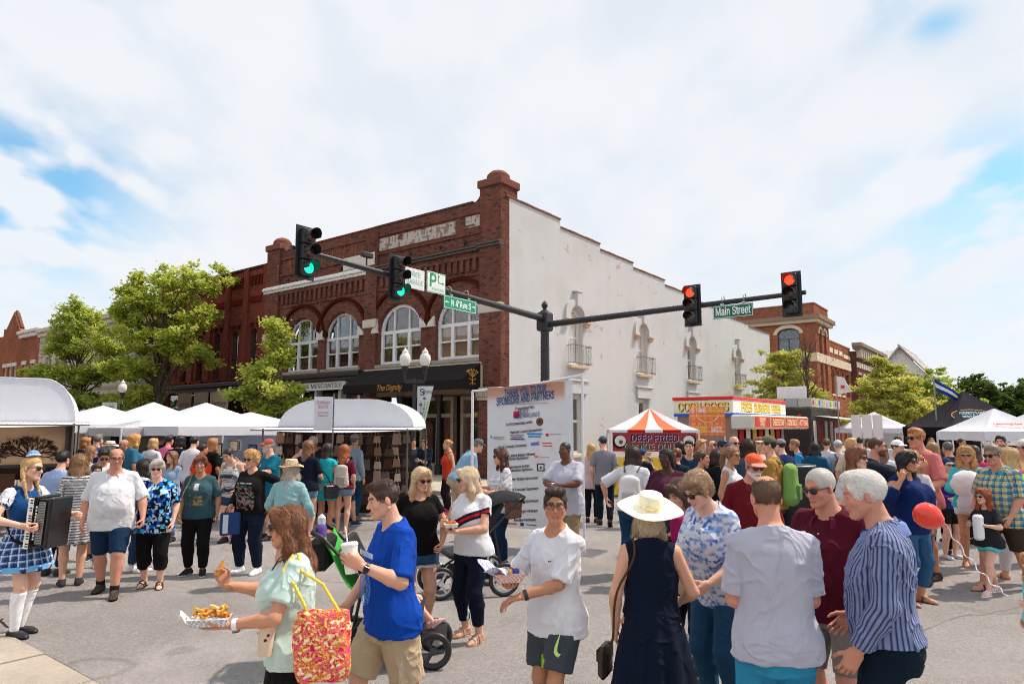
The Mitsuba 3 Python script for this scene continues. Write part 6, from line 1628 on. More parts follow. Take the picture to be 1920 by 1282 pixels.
  if len(s.shoes) > 3:                         # socks: (…, sock colour, how far up the shin, second colour)
   up = s.shoes[4]
   F = Field(*s.bounds([s.feet[i], s.knees[i]], .08 * h), min(s.cell, .012))
   s.limb(F, i, False, .004 * h, .004 * h, .006, 2)
   p = s.feet[i] + (s.knees[i] - s.feet[i]) * up
   F.plane(p, s.knees[i] - s.feet[i], .003)
   m = F.mesh(1)
   put(s.key + '__sock', s.world(m), 'cloth', s.shoes[3], smooth=True)
 def hair(s, spec):
  style = spec[0]
  if style == 'none': return
  m, tint = hair_tpl(style, max(s.tres, .005))
  sc = spec[2] if len(spec) > 2 else (1, 1, 1)
  M = s.Hd @ np.diag([sc[0], sc[1], sc[2], 1.0])
  c = lin(HAIRC.get(spec[1], spec[1])) * .95
  cols = c * tint[:, None]
  if len(spec) > 3:                            # a second colour: roots and strands
   v = np.asarray(m.vertices)
   w = np.clip(meshkit.noise(np.stack([np.arctan2(v[:, 0], -v[:, 1]) * 14, v[:, 2] * 4, v[:, 0] * 20], 1), 2) * 1.6 - .5 + np.clip((v[:, 2] - .06) * 5, 0, .4), 0, 1)[:, None]
   cols = cols * (1 - w) + w * lin(HAIRC.get(spec[3], spec[3])) * tint[:, None]
  hm = mapped(m, M)
  if s.d < 11 and style not in ('buzz', 'braid'):
   N = int(np.clip(26000 / s.d ** 1.1, 900, 7000)) * (2 if style in ('long', 'verylong', 'wavy', 'longcurly') else 1)
   rs = np.random.RandomState(N)
   v, f = np.asarray(m.vertices), np.asarray(m.faces)
   ar = np.linalg.norm(np.cross(v[f[:, 1]] - v[f[:, 0]], v[f[:, 2]] - v[f[:, 0]]), axis=1)
   fi = rs.choice(len(f), N, p=ar / ar.sum())
   b = rs.dirichlet((1, 1, 1), N)
   P0 = (v[f[fi]] * b[:, :, None]).sum(1)
   nn = vnormals(m)[f[fi, 0]]
   short = style in ('short', 'crop', 'balding', 'thin', 'quiff', 'cut', 'bun', 'curly', 'pony')
   flow = V(0, -.5, -1) if not short else V(0, -.9, -.45)
   if style == 'quiff': flow = np.where((P0[:, 1:2] > .0) & (P0[:, 2:3] > .07), V(.7, -.5, .5), V(0, -.6, -.9))
   fl = flow + np.stack([P0[:, 0] * 5, 0 * P0[:, 0], 0 * P0[:, 0]], 1) + rs.normal(0, .32 if style not in ('curly', 'longcurly') else .9, (N, 3))
   fl -= nn * (fl * nn).sum(1, keepdims=True)
   fl /= np.linalg.norm(fl, axis=1, keepdims=True) + 1e-9
   ln = {'crop': .014, 'balding': .016, 'thin': .02, 'bun': .03, 'cut': .034, 'quiff': .026, 'short': .026}.get(style, .05) * rs.uniform(.6, 1.3, (N, 1))
   sd = np.cross(fl, nn)
   wd = (.0007 + .0003 * s.d) * rs.uniform(.6, 1.2, (N, 1))
   P0 = P0 - nn * .002
   lift = rs.uniform(.0, .35 if cols.mean() < .35 else .14, (N, 1))
   P1 = P0 + fl * ln * .55 + nn * (ln * .30 * lift + .003)
   P2 = P0 + fl * ln + nn * (ln * .16 * lift)
   sv = np.stack([P0 - sd * wd, P0 + sd * wd, P1 - sd * wd * .8, P1 + sd * wd * .8, P2], 1).reshape(-1, 3)
   k = np.arange(N)[:, None] * 5
   sf = np.concatenate([k + q for q in ((0, 1, 3), (0, 3, 2), (2, 3, 4))])
   sc_ = np.repeat(cols[f[fi, 0]] * rs.uniform(*((.55, 1.5) if cols.mean() < .35 else (.86, 1.12)), (N, 1)), 5, axis=0)
   hm = cat([hm, mapped(trimesh.Trimesh(sv, sf, process=False), M)])
   cols = np.vstack([cols * .85, sc_])
  scene[numbered(s.key + '__hair')] = ply(s.world(hm), 'hair', smooth=True, color=np.clip(cols, 0, 1))
 def inhead(s, m): return s.world(mapped(m, s.Hd))
 def glasses(s, kind, col=(22, 20, 22), lens=(16, 15, 18), size=1.0):
  fr, ln = [], []
  for sg in (-1, 1):
   c = V(sg * .033, .098, .006)
   R = rot((0, 0, 1), -sg * 12) @ rot((1, 0, 0), 6)
   if kind == 'sun':
    e = trimesh.creation.icosphere(2, 1.0)
    v = e.vertices.copy()
    v[:, 2] = np.where(v[:, 2] > 0, np.minimum(v[:, 2], .62), v[:, 2])
    e = trimesh.Trimesh(v * V(.027, .0065, .022) * size, e.faces, process=False)
    ln.append(mapped(e, A4(R, c)))
   else:
    a = np.linspace(0, 2 * np.pi, 25)
    fr.append(mapped(tube(np.stack([.026 * np.sign(np.cos(a)) * np.abs(np.cos(a)) ** .8, 0 * a, .019 * np.sign(np.sin(a)) * np.abs(np.sin(a)) ** .8], 1), .0021, 6), A4(R, c)))
   fr.append(tube([(sg * .058, .088, .012), (sg * .074, .05, .012), (sg * .082, -.008, .010), (sg * .080, -.025, -.004)], .0032, 6))
   fr.append(tube([(sg * .007, .110, .012), (sg * .034, .106, .024 if kind == 'sun' else .02), (sg * .060, .088, .016)], .0036, 6))
  fr.append(tube([(-.010, .110, .010), (0, .113, .013), (.010, .110, .010)], .0035, 6))
  k = put(s.key + ('__sunglasses' if kind == 'sun' else '__glasses'), s.inhead(cat(fr)), 'paint', col, smooth=True)
  if ln: put(k + '__lens', s.inhead(cat(ln)), 'gloss', lens, smooth=True)
 def hat(s, kind, col, col2=None, size=1.0, back=False):
  tr = max(s.tres, .005)
  if kind in ('cap', 'visor'):
   F = Field((-.12, -.14, -.02), (.12, .19, .17), tr)
   F.ell((0, -.012, .045), (.090, .109, .094), .004)
   F.plane((0, 0, .046), (0, -.10, -1), .003)
   if kind == 'visor': F.plane((0, 0, .082), (0, -.1, 1), .003)
   a = np.linspace(-1.15, 1.15, 13)
   gr = np.array([[(.080 * math.sin(t) * (1 + .04 * j), .055 + (.048 + .0165 * j) * math.cos(t) + (.0 if j else -.012), .060 - .0045 * j - .018 * (1 - math.cos(t))) for j in range(5)] for t in a])
   bill = sheet(gr, .005)
   if back: bill = mapped(bill, A4(rot((0, 0, 1), 180), (0, -.03, 0)))
   m = F.mesh(1)
   k = put(s.key + '__' + ('cap' if kind == 'cap' else 'visor_hat'), s.inhead(m), 'cloth', col, smooth=True)
   put(k + '__bill', s.inhead(bill), 'cloth', col2 or col, smooth=True)
   if kind == 'cap': put(k + '__button', s.inhead(trimesh.creation.icosphere(1, .008).apply_translation((0, -.012, .139))), 'cloth', col2 or col, smooth=True)
  else:                                        # straw hats: wide wavy brim, crown, ribbon
   n, rad = 48, size
   HT = A4(rot((1, 0, 0), float(back)), (0, 0, .012 * bool(back)))
   rows = []
   for j, (r, z) in enumerate(((.088, .074), (.105, .066), (.13, .060), (.155, .056), (.178, .056), (.192, .060))):
    r_ = .088 + (r - .088) * rad
    rows.append([(r_ * math.sin(t) * .97, -.012 + r_ * math.cos(t) * 1.04, z + (j / 5) ** 2 * (.022 * math.cos(2 * t) * (.3 if kind == 'sunhat' else 1) + .012 * math.sin(3 * t + 1))) for t in np.linspace(0, 2 * np.pi, n + 1)])
   brim = sheet(np.array(rows).transpose(1, 0, 2), .005)
   hh = .075 if kind != 'boater' else .085
   prof = [(.088, .06), (.090, .09), (.086, .06 + hh * 1.2), (.080, .06 + hh * 1.36), (.06, .06 + hh * 1.42), (.001, .06 + hh * 1.43)]
   cr = lathe(prof, 40)
   v = cr.vertices * V(.98, 1.17, 1) + V(0, -.012, 0)
   cr = trimesh.Trimesh(v, cr.faces, process=False)
   bm = cat([brim, cr])
   vv = np.asarray(bm.vertices)
   th_, r_ = np.arctan2(vv[:, 0], vv[:, 1]), np.hypot(vv[:, 0], vv[:, 1])
   k = numbered(s.key + '__hat')
   scene[k] = ply(s.inhead(mapped(bm, HT)), 'cloth', smooth=True, color=lin(col) * (1 + .10 * np.sin(r_ * 900) * np.sin(th_ * 60))[:, None])
   rb = lathe([(.0925, .066), (.0935, .085), (.0925, .10)], 40)
   put(k + '__ribbon', s.inhead(mapped(trimesh.Trimesh(rb.vertices * V(.98, 1.17, 1) + V(0, -.012, 0), rb.faces, process=False), HT)), 'cloth', col2 or (120, 90, 60), smooth=True)
 def cloth(s, name, m, col, pat=None, fold=.004, freq=9.0, mat='cloth', sub=0, tint=.06, aniso=(1.5, 1.5, .8), uv=None):
  h = s.h
  for _ in range(sub): m = m.subdivide()
  v = np.array(m.vertices)
  n = vnormals(m)
  L = (v - s.hip) @ s.Rt
  q = L * np.array(aniso) * freq + (meshkit.noise(L * 5 + 3, 1)[:, None] - .5) * 2.4 + s.rng.rand() * 20
  n1, n2 = meshkit.noise(q, 2), meshkit.noise(q * 2.1 + 5, 3)
  rid = (1 - np.abs(2 * n1 - 1)) ** 5
  dsp = fold * (1.25 * rid - .3 + .5 * (n2 - .5))
  v = v + n * dsp[:, None]
  m = trimesh.Trimesh(v, m.faces, process=False)
  UV['uv'] = uv
  c = pat(L / h, n @ s.Rt, v) if pat else np.tile(lin(col), (len(v), 1))
  c = .82 * c ** 1.12 * (1 + tint * (meshkit.noise(L * 3, 7) - .5))[:, None]
  key = numbered(s.key + '__' + name)
  scene[key] = ply(s.world(m), mat, smooth=True, color=np.clip(c, 0, 1))
  return key
 def top(s, kind='tee', col=(200, 200, 200), hem=-.06, sleeve=.62, loose=.006, neck=.052, vee=0.0, pat=None, fold=.0045, collar=None, name=None, flare=.010, sleevecol=None, sub=0, drop=.0, swing=None, straps=False, cuff=None, waist=0, logo=None):
  h = s.h
  c = s.cell if sub == 0 else s.cell
  off = .0065 * h
  ext = lambda z: loose * h * np.clip((.275 * h - z) / (.12 * h), 0, 1)
  lo, hi = s.bounds([s.hip + s.Rt @ V(0, 0, hem * h - .03), s.tp(0, 0, .33), s.sh[0], s.sh[1], s.tp(0, .12 + .06 * s.fat, .15)], .11 * h + .06 * s.fat * h)
  F = Field(lo, hi, c)
  p = s.prof.copy() * h
  hang = .5 if waist == 0 else 0.0                # how far the cloth hangs free instead of following the waist
  wmax, dmax = p[3, 1], p[3, 2]
  p[2, 1], p[2, 2] = max(p[2, 1], p[2, 1] * (1 - hang) + wmax * hang * .98), max(p[2, 2], p[2, 2] * (1 - hang) + (dmax + (.012 * h if s.sex == 'f' else 0)) * hang * .95)
  rows = [r for r in p if r[0] > hem * h + .004]
  w = [np.interp(hem * h, p[:, 0], p[:, j]) for j in (1, 2, 3)]
  if hem * h < p[0, 0]: w = [p[0, 1] + flare * h, p[0, 2] + flare * h, p[0, 3]]
  rows = [np.array([hem * h - off, w[0] + flare * h * .4, w[1] + flare * h * .4, w[2]])] + rows
  nw, nd = s.boff + (.052 + .012 * max(s.fat, 0) + s.fR['thigh']) * h - off + .011 * h, s.boff + s.fR['thigh'] * h + .025 * h - off
  for r in rows:
   r[1:3] += ext(r[0])
   t = np.clip((.055 * h - r[0]) / (.075 * h), 0, 1)
   if s.boff: r[1], r[2] = max(r[1], nw * t + r[1] * (1 - t) if t > .3 else 0), max(r[2], nd * t + r[2] * (1 - t) if t > .3 else 0)
  F.loft(s.hip, s.Rt, np.array(rows), off, .01)
  if s.sex == 'f' and s.bust > 0:
   for sg in (-1, 1):
    F.ell(s.tp(sg * .041 * (1 + .25 * s.fat), .052 + .028 * s.fat, .178), np.array([.040, .036, .046]) * h * (1 + .3 * s.fat) * s.bust + off + loose * h * .4, .05 * h, s.Rt)
  if not straps:
   for i, sg in ((0, -1), (1, 1)):
    if sleeve > 0: F.cone(s.sh[i] + s.Rt @ V(-sg * .035, 0, .004) * h, s.sh[i], s.fR['up'] * h * .92 + off, s.fR['up'] * h * 1.0 + off, .035 * h)
    else: F.cone(s.sh[i] + s.Rt @ V(-sg * .045, 0, .006) * h, s.sh[i] + s.Rt @ V(-sg * .016, 0, .006) * h, s.fR['up'] * h * .9 + off, s.fR['up'] * h * .95 + off, .02 * h)
  F.plane(s.hip + s.Rt @ V(0, 0, hem * h), s.Rt @ V(0, 0, -1), .004)
  F.ell(s.tp(0, .022, .335), (neck * h, (neck + .012) * h, (neck + .004) * h), .006, s.Rt, sub=True)
  if vee: F.cone(s.tp(0, .09, .30), s.tp(0, .115 + .03 * s.fat, .30 - vee), .036 * h, .010 * h, .006, sub=True)
  if straps:
   F.plane(s.tp(0, 0, .262), s.Rt @ V(0, .12, 1), .006)
   for i, sg in ((0, -1), (1, 1)):
    F.ell(s.sh[i] + s.Rt @ V(sg * .004, 0, -.01) * h, (.034 * h, .06 * h, .06 * h), .006, s.Rt, sub=True)
  elif sleeve <= 0:
   for i, sg in ((0, -1), (1, 1)): F.ell(s.sh[i] + s.Rt @ V(sg * .020, 0, -.022) * h, (.030 * h, .055 * h, .055 * h), .006, s.Rt, sub=True)
  ms = [F.mesh(1)]
  if straps:
   for sg in (-1, 1): ms.append(mapped(tube([(sg * .055, .062, .245), (sg * .060, .04, .285), (sg * .056, -.01, .305), (sg * .052, -.05, .28), (sg * .05, -.062, .25)], .0085, 6), A4(s.Rt * h, s.hip)))
  if sleeve > 0:
   for i in (0, 1):
    G = Field(*s.bounds([s.sh[i], s.el[i]] + ([s.wr[i]] if sleeve > 1 else []), .075 * h), c)
    s.limb(G, i, True, off * 1.02, off * 1.1 + loose * h * (1.0 if sleeve <= 1 else .5), .014 * h, sleeve)
    a, b = (s.sh[i], s.el[i]) if sleeve <= 1 else (s.el[i], s.wr[i])
    e = a + (b - a) * (sleeve if sleeve <= 1 else sleeve - 1)
    G.plane(e, b - a, .003)
    m = G.mesh(1)
    if m is not None: ms.append(m)
    if cuff:
     rr = (s.fR['elb'] if sleeve < 1.3 else s.fR['wri'] if sleeve > 1.8 else s.fR['fore']) * h + off + loose * h * .6
     k = tube([e - unit(b - a) * .035 * h, e - unit(b - a) * .03 * h, e - unit(b - a) * .002 * h, e], [rr * .96, rr * 1.05, rr * 1.05, rr * .97], 16)
     put(s.key + '__cuff', s.world(k), 'cloth', cuff, smooth=True)
  s.shirt_off = off
  uv = None
  if pat:
   for _ in range(sub): ms = [m.subdivide() for m in ms]
   uv = []
   for j, m in enumerate(ms):
    v = np.asarray(m.vertices)
    if j == 0 or straps:
     L = (v - s.hip) @ s.Rt / h
     uv.append(np.stack([np.where(np.abs(L[:, 1]) < .6 * np.abs(L[:, 0]), np.arctan2(L[:, 0], np.abs(L[:, 1])) * .105, L[:, 0] * 1.02), L[:, 2]], 1))
    else:
     i = j - 1
     a, b, e = s.sh[i], s.el[i], s.wr[i]
     d1, d2 = unit(b - a), unit(e - b)
     w = np.clip(((v - b) @ d2) / (.03 * h) + .5, 0, 1)[:, None] if sleeve > 1 else 0
     q = (v - a - ((v - a) @ d1)[:, None] * d1) * (1 - w) + (v - b - ((v - b) @ d2)[:, None] * d2) * w
     x1 = unit(s.Rt[:, 0] - d1 * (s.Rt[:, 0] @ d1))
     y1 = np.cross(d1, x1)
     al = ((v - a) @ d1) * (1 - w[:, 0] if sleeve > 1 else 1) + ((np.linalg.norm(b - a) + (v - b) @ d2) * w[:, 0] if sleeve > 1 else 0)
     uv.append(np.stack([np.arctan2(q @ y1, q @ x1) * .036, .27 - al / h], 1))
   uv = np.vstack(uv)
  s.topkey = s.cloth(name or {'tee': 'shirt', 'dress': 'dress'}.get(kind, kind), cat(ms), col, pat, fold, sub=0 if pat else sub, uv=uv)
  if collar:
   col_, up = collar
   pts_o, pts_i = [], []
   for t in np.linspace(-2.6, 2.6, 25):
    r = (neck - .004) * h
    open_ = max(0, abs(t) - 1.9) * .03 * h
    b = V(math.sin(t) * r, -math.cos(t) * (r + .004 * h) - .004 * h, .308 * h - .020 * h * (1 - math.cos(t)) * .9)
    pts_i.append([b + V(0, 0, -.004 * h), b + V(-math.sin(t) * .004 * h, 0, .020 * h * up), b + V(math.sin(t) * .014 * h, -math.cos(t) * .014 * h, .010 * h * up), b + V(math.sin(t) * .026 * h, -math.cos(t) * .026 * h, -.016 * h * up - open_ * .3)])
   put(s.key + '__collar', s.world(mapped(sheet(np.array(pts_i), .004), A4(s.Rt, s.hip))), 'cloth', col_, smooth=True)
 def bottom(s, kind='jeans', col=(50, 60, 90), length=1.92, loose=.006, waist=.035, pat=None, fold=.004, flare=None, hemcol=None, skirt=None, mat='cloth', sub=0):
  h = s.h
  off = (.004 + loose) * h
  s.boff = off
  if skirt is not None:
   s.boff = 0                                # rows: height above the ground / h, half width, half depth
   rows = np.array(sorted(skirt)) * h
   rows = np.hstack([rows - np.array([s.hip[2], 0, 0]), np.zeros((len(rows), 1))])
   R = max(r[1] for r in rows)
   F = Field(s.hip + V(-R - .05, -R - .05, rows[0, 0] - .05), s.hip + V(R + .05, R + .05, rows[-1, 0] + .05), s.cell)
   F.loft(s.hip, np.eye(3), rows, 0, .01, 2.0)
   F.plane(s.hip + V(0, 0, rows[0, 0]), (0, 0, -1), .003)
   m = F.mesh(1)
   v = np.array(m.vertices)
   n = vnormals(m)
   t = np.arctan2(v[:, 0], v[:, 1])
   lowr = np.clip((rows[-1, 0] - (v[:, 2] - s.hip[2])) / (rows[-1, 0] - rows[0, 0]), 0, 1)
   v += n * (np.sin(t * 9 + 2.0 * np.sin(t * 2)) * .012 * h * lowr ** 1.2)[:, None]
   return s.cloth(kind, trimesh.Trimesh(v, m.faces, process=False), col, pat, fold, mat=mat, sub=sub)
  legs = [s.hip + V(0, 0, .06 * h), *s.hips, *s.knees] + (list(s.feet) if length > 1 else [])
  lo, hi = s.bounds(legs, .12 * h + .05 * s.fat * h)
  F = Field(lo, hi, s.cell)
  p = s.prof[s.prof[:, 0] <= .09] * h
  F.loft(s.hip, s.Rt, p, off, .01)
  for i in (0, 1):
   s.limb(F, i, False, off, (flare if flare is not None else loose + .004) * h, .016 * h, length)
  for i in (0, 1):
   a, b = (s.hips[i], s.knees[i]) if length <= 1 else (s.knees[i], s.feet[i])
   e = a + (b - a) * (length if length <= 1 else length - 1)
   F.plane(e, b - a, .003, e - .10 * h, e + .10 * h)
  F.plane(s.hip + s.Rt @ V(0, 0, waist * h), s.Rt @ V(0, 0, 1), .004)
  m = F.mesh(1)
  return s.cloth(kind, m, col, pat, fold, freq=11, mat=mat, sub=sub, aniso=(1.3, 1.3, 1.0))
# ------------------------------------------------------------------ things people carry
def strap_path(P, i_from, pts, r, col, key, mat='cloth'):
 put(key + '__strap', tube(pts, r, 6), mat, col, smooth=True)
def crossbag(P, label, cat_='bag', shoulder=0, size=(.22, .08, .18), col=(30, 28, 30), at_=(.16, .02, -.06), strapcol=None, strap=True, name='shoulder_bag', rnd=.02):
 """A bag hanging at the hip by a strap over a shoulder; at_ in the body's axes (units of height) from the hip."""
 k = thing(name, label, cat_)
 h = P.h
 c = P.hip + V(*at_) * h
 w, dp, hh = size
 m = cbx(-w / 2, w / 2, -dp / 2, dp / 2, -hh / 2, hh / 2, rnd)
 ang = math.degrees(math.atan2(at_[1], at_[0]))
 M = P.W @ A4(rot((0, 0, 1), ang + 90), c)
 put(k + '__body', mapped(m, M), 'paint', col)
 put(k + '__flap', mapped(cbx(-w / 2 - .004, w / 2 + .004, -dp / 2 - .008, dp / 2 + .004, -.01, hh / 2 + .006, rnd), M), 'paint', tuple(int(x * .9) for x in col))
 if strap:
  o = P.shirt_off / h + .014 if hasattr(P, 'shirt_off') else .016
  sg = (-1, 1)[shoulder]
  e = V(*at_)
  S = V(sg * .065, 0, .298 + o * .3)
  fr, bk = .070 + o * .6 + .03 * P.fat + (.020 if P.sex == 'f' else 0), -.066 - o * .7
  pth = [e + V(0, .03, .03), V(e[0] * .75, fr * .9, .04), V((e[0] + S[0]) / 2, fr, .15), V(S[0], .05 + o, .26), S + V(0, .0, .008), V(S[0], -.055 - o, .265), V((e[0] + S[0]) / 2, bk, .15), V(e[0] * .8, bk * .9, .04), e + V(0, -.03, .03)]
  from scipy.interpolate import splprep, splev
  pp = np.array(pth)
  tck, _ = splprep(pp.T, s=0)
  q = np.array(splev(np.linspace(0, 1, 40), tck)).T * h
  lean = np.clip(q[:, 2:3] / (.3 * h), 0, 1)
  q = q * (1 - lean) + (q @ P.Rt.T) * lean + P.hip
  put(k + '__strap', P.world(tube(q, .0075, 6)), 'cloth', strapcol or col, smooth=True)
 return k
def backpack(P, label, col=(60, 60, 66), size=(.30, .16, .42), z=.16, strapcol=None, group=None, pocket=True, rnd=.05):
 k = thing('backpack', label, 'backpack', group)
 h = P.h
 w, dp, hh = np.array(size) * h / 1.75
 o = getattr(P, 'shirt_off', .012)
 back = -.070 * h - o - dp / 2 - .02 * P.fat * h
 M = P.W @ A4(P.Rt, P.hip) @ A4(np.eye(3), V(0, back, z * h))
 F = Field((-w, -dp, -hh), (w, dp, hh), max(P.cell, .008))
 F.cone((-w * .5 + rnd, 0, -hh * .36), (w * .5 - rnd, 0, -hh * .36), dp * .5, dp * .5, .01)
 F.cone((-w * .22, 0, hh * .32), (w * .22, 0, hh * .32), dp * .42, dp * .42, .01)
 for a in (-1, 1): F.cone((a * w * .36, 0, -hh * .36), (a * w * .26, 0, hh * .3), dp * .5, dp * .42, .03)
 F.cone((0, 0, -hh * .36), (0, 0, hh * .32), dp * .56, dp * .48, .05)
 put(k + '__body', mapped(F.mesh(1), M), 'cloth', col, smooth=True)
 if pocket: put(k + '__pocket', mapped(cbx(-w * .36, w * .36, -dp * .68, -dp * .1, -hh * .42, -hh * .02, .02), M), 'cloth', tuple(int(c * .82) for c in col))
 for sg in (-1, 1):
  ps = np.array([(sg * .05, -.075 - o / h, .27), (sg * .062, -.03, .305 + o / h), (sg * .068, .03 + o / h, .29), (sg * .078, .072 + o / h, .22), (sg * .095, .05 + o / h, .12), (sg * .092, -.06 - o / h, .08)]) * h
  put(k + '__strap', P.world(mapped(tube(ps, .013, 6), A4(P.Rt, P.hip))), 'cloth', strapcol or tuple(int(c * .7) for c in col), smooth=True)
 return k
# ------------------------------------------------------------------ cloth patterns: functions of the position in the wearer's own axes
def P_stripes(c1, c2, pitch=.026, duty=.5, axis=2, soft=.15):
 def f(L, n, v):
  x = (UV['uv'][:, axis // 2] if UV['uv'] is not None and axis != 1 else L[:, axis]) / pitch
  w = np.clip((np.abs(x - np.floor(x) - .5) - duty / 2) / soft + .5, 0, 1)[:, None]
  return lin(c2) * (1 - w) + lin(c1) * w
 return f
def P_plaid(base, lines, pitch=.05, round_=True):
 def f(L, n, v):
  s = UV['uv'][:, 0] if UV['uv'] is not None else np.arctan2(L[:, 0], L[:, 1] + 1e-6) * .12
  zz = UV['uv'][:, 1] if UV['uv'] is not None else L[:, 2]
  c = np.tile(lin(base), (len(L), 1))
  for col, off, wd, al in lines:
   for q in (s, zz):
    x = q / pitch + off
    w = (np.abs(x - np.floor(x) - .5) < wd / 2)[:, None] * al
    c = c * (1 - w) + lin(col) * w
  return c
 return f
def P_blobs(base, cols, freq=30, thr=.56, seed=1, stretch=(1, 1, 1)):
 def f(L, n, v):
  c = np.tile(lin(base), (len(L), 1))
  for i, (col, t) in enumerate(cols):
   q = meshkit.noise(L * freq * np.array(stretch) * (1 + .3 * i) + 7.3 * i, seed + i) * .7 + .3 * meshkit.noise(L * freq * 2.3 + 3 * i, seed + 9 + i)
   w = np.clip((q - t) * 14, 0, 1)[:, None]
   c = c * (1 - w) + lin(col) * w
  return c
 return f
def P_cells(cols, sx=.035, sz=.04, seed=2):
 def f(L, n, v):
  s = np.where(np.abs(n[:, 0]) > .8, L[:, 1], L[:, 0])
  z = L[:, 2]
  q1 = np.floor(s / sx + .9 * np.sin(np.floor(z / sz) * 2.7))
  q2 = np.floor(z / sz + .5 * np.sin(q1 * 3.1))
  r = np.abs(np.sin(q1 * 12.9898 + q2 * 78.233 + seed) * 43758.5453) % 1
  fine = np.abs(np.sin(np.floor(s / sx * 2.3) * 37.1 + np.floor(z / sz * 2.1) * 11.7) * 9137.3) % 1
  C = np.array([lin(c) for c in cols])
  a = C[(r * len(cols)).astype(int) % len(cols)]
  b = C[(fine * len(cols)).astype(int) % len(cols)]
  return np.where((fine > .68)[:, None], b, a)
 return f
def P_patch(base, art, seed=1):
 """Plain cloth with printed shapes on the chest; art: list of (x0, x1, z0, z1, colour, noise threshold)."""
 def f(L, n, v):
  c = np.tile(lin(base), (len(L), 1))
  fr = n[:, 1] > .05
  for i, (x0, x1, z0, z1, col, t) in enumerate(art):
   w = fr & (L[:, 0] > x0) & (L[:, 0] < x1) & (L[:, 2] > z0) & (L[:, 2] < z1)
   if t > 0: w = w & (meshkit.noise(L * np.array([70, 0, 60]) + i * 5, seed + i) > t)
   c[w] = lin(col)
  return c
 return f
JEAN, NAVYJ, BLACK = (58, 84, 118), (34, 44, 66), (34, 32, 34)
# ------------------------------------------------------------------ the accordion player, left
A = Person('woman in blue plaid folk dress and white knee socks playing an accordion', px=58, head=853, feet=1190, face=78, sex='f', h=1.70, fat=-.2, skin='fair', hair=('braid', 'blonde'), look=(8, 2), tilt=-4,
   top=dict(kind='bodice', col=(40, 92, 150), hem=.05, sleeve=.5, loose=.004, neck=.056, vee=.03, waist=1), bottom=dict(kind='skirt', col=(60, 100, 170), pat=P_plaid((92, 142, 208), [((30, 48, 96), 0, .34, .55), ((240, 242, 248), .5, .17, .85), ((24, 34, 70), .25, .08, .9)], .036), skirt=[(.372, .158, .150), (.48, .128, .118), (.58, .088, .080), (.64, .074, .062)], sub=1),
   shoes=('flat', (30, 28, 32), None, (238, 238, 240), .88), glasses=('sun',), armR=(.05, .14, -.175, .9, -1, -.2), armL=(.04, .235, -.15, .6, -.6, -.6), handR='pinch', palmR=(-.7, .7, 0, .75, -.2, .8, -.55), handL='grip', stance=.04, step=(-.02, .03), lean=-3)
for i in (0, 1):
 F = Field(*A.bounds([A.sh[i], A.el[i]], .1), .008)
 A.limb(F, i, True, .022, .020, .01, .45)
 e = A.sh[i] + (A.el[i] - A.sh[i]) * .48
 F.plane(e, A.el[i] - A.sh[i])
 A.cloth('puff_sleeve', F.mesh(1), (236, 236, 240), None, .008)
put(A.key + '__hem_band', A.world(mapped(trimesh.creation.annulus(.150 * 1.7, .1585 * 1.7, .05), A4(np.diag([1, .95, 1]), (0, 0, .372 * 1.7 + .02)))), 'cloth', (110, 176, 226))
fs = A.inhead(mapped(lathe([(.0, .0), (.055, .0), (.062, .012), (.055, .03), (.042, .055), (.02, .066), (.001, .068)], 24), A4(rot((1, 0, 0), 12), (0, -.01, .128))))
k = put(A.key + '__small_hat', fs, 'cloth', (112, 150, 204), smooth=40)
put(k + '__band', A.inhead(mapped(lathe([(.060, .004), (.066, .012), (.060, .02)], 24), A4(rot((1, 0, 0), 12), (0, -.01, .128)))), 'cloth', (226, 232, 240), smooth=True)
# the accordion, hung before her
ac = thing('accordion', 'black piano accordion with white keys held by the woman in plaid', 'accordion')
MA = A.W @ A4(rot((0, 0, 1), 8) @ rot((1, 0, 0), -3) @ np.diag([.8, .5, 1]), (-.02, .25, 1.085))       # x towards her right (the keyboard side), y forward
put(ac + '__treble_case', mapped(cbx(-.20, .20, -.12, -.03, -.25, .25, .015), MA), 'gloss', (30, 28, 30))
put(ac + '__bass_case', mapped(cbx(-.19, .19, .17, .25, -.24, .24, .015), MA), 'gloss', (30, 28, 30))
for j in range(9):
 y = -.03 + .2 * (j + .5) / 9
 put(ac + '__bellows_fold', mapped(cbx(-.175, .175, y - .0095, y + .0095, -.225, .225, .007), MA), 'paint', (46, 44, 46) if j % 2 else (26, 25, 27))
MK = MA @ basis((.205, -.12, 0), (0, 1, 0), (-1, 0, 0), (0, 0, 1))                 # the keyboard faces the camera (her right)
put(ac + '__keyboard', mapped(cbx(-.03, .085, -.035, -.001, -.25, .25, .006), MK), 'gloss', (34, 32, 34))
for j in range(20):
 z = -.24 + .48 * (j + .5) / 20
 put(ac + '__white_key', mapped(cbx(-.025, .075, -.044, -.034, z - .0112, z + .0112, .002), MK), 'gloss', (240, 238, 232))
 if j % 7 not in (2, 6) and j < 19: put(ac + '__black_key', mapped(cbx(.022, .076, -.052, -.0435, z + .012 - .006, z + .012 + .006, .002), MK), 'gloss', (20, 19, 21))
put(ac + '__grille', mapped(cbx(.145, .285, -.008, .004, -.2, .2, .004), MK), 'metal', (170, 168, 164))
for j in range(26):
 z = -.19 + .38 * j / 25
 put(ac + '__grille_slot', mapped(bx(.155, .275, -.011, -.0085, z - .0035, z + .0035), MK), 'paint', (40, 38, 40))
for j in range(11): put(ac + '__register_switch', mapped(cbx(.10, .13, -.016, -.001, -.16 + .03 * j, -.14 + .03 * j, .003), MK), 'gloss', (234, 232, 228))
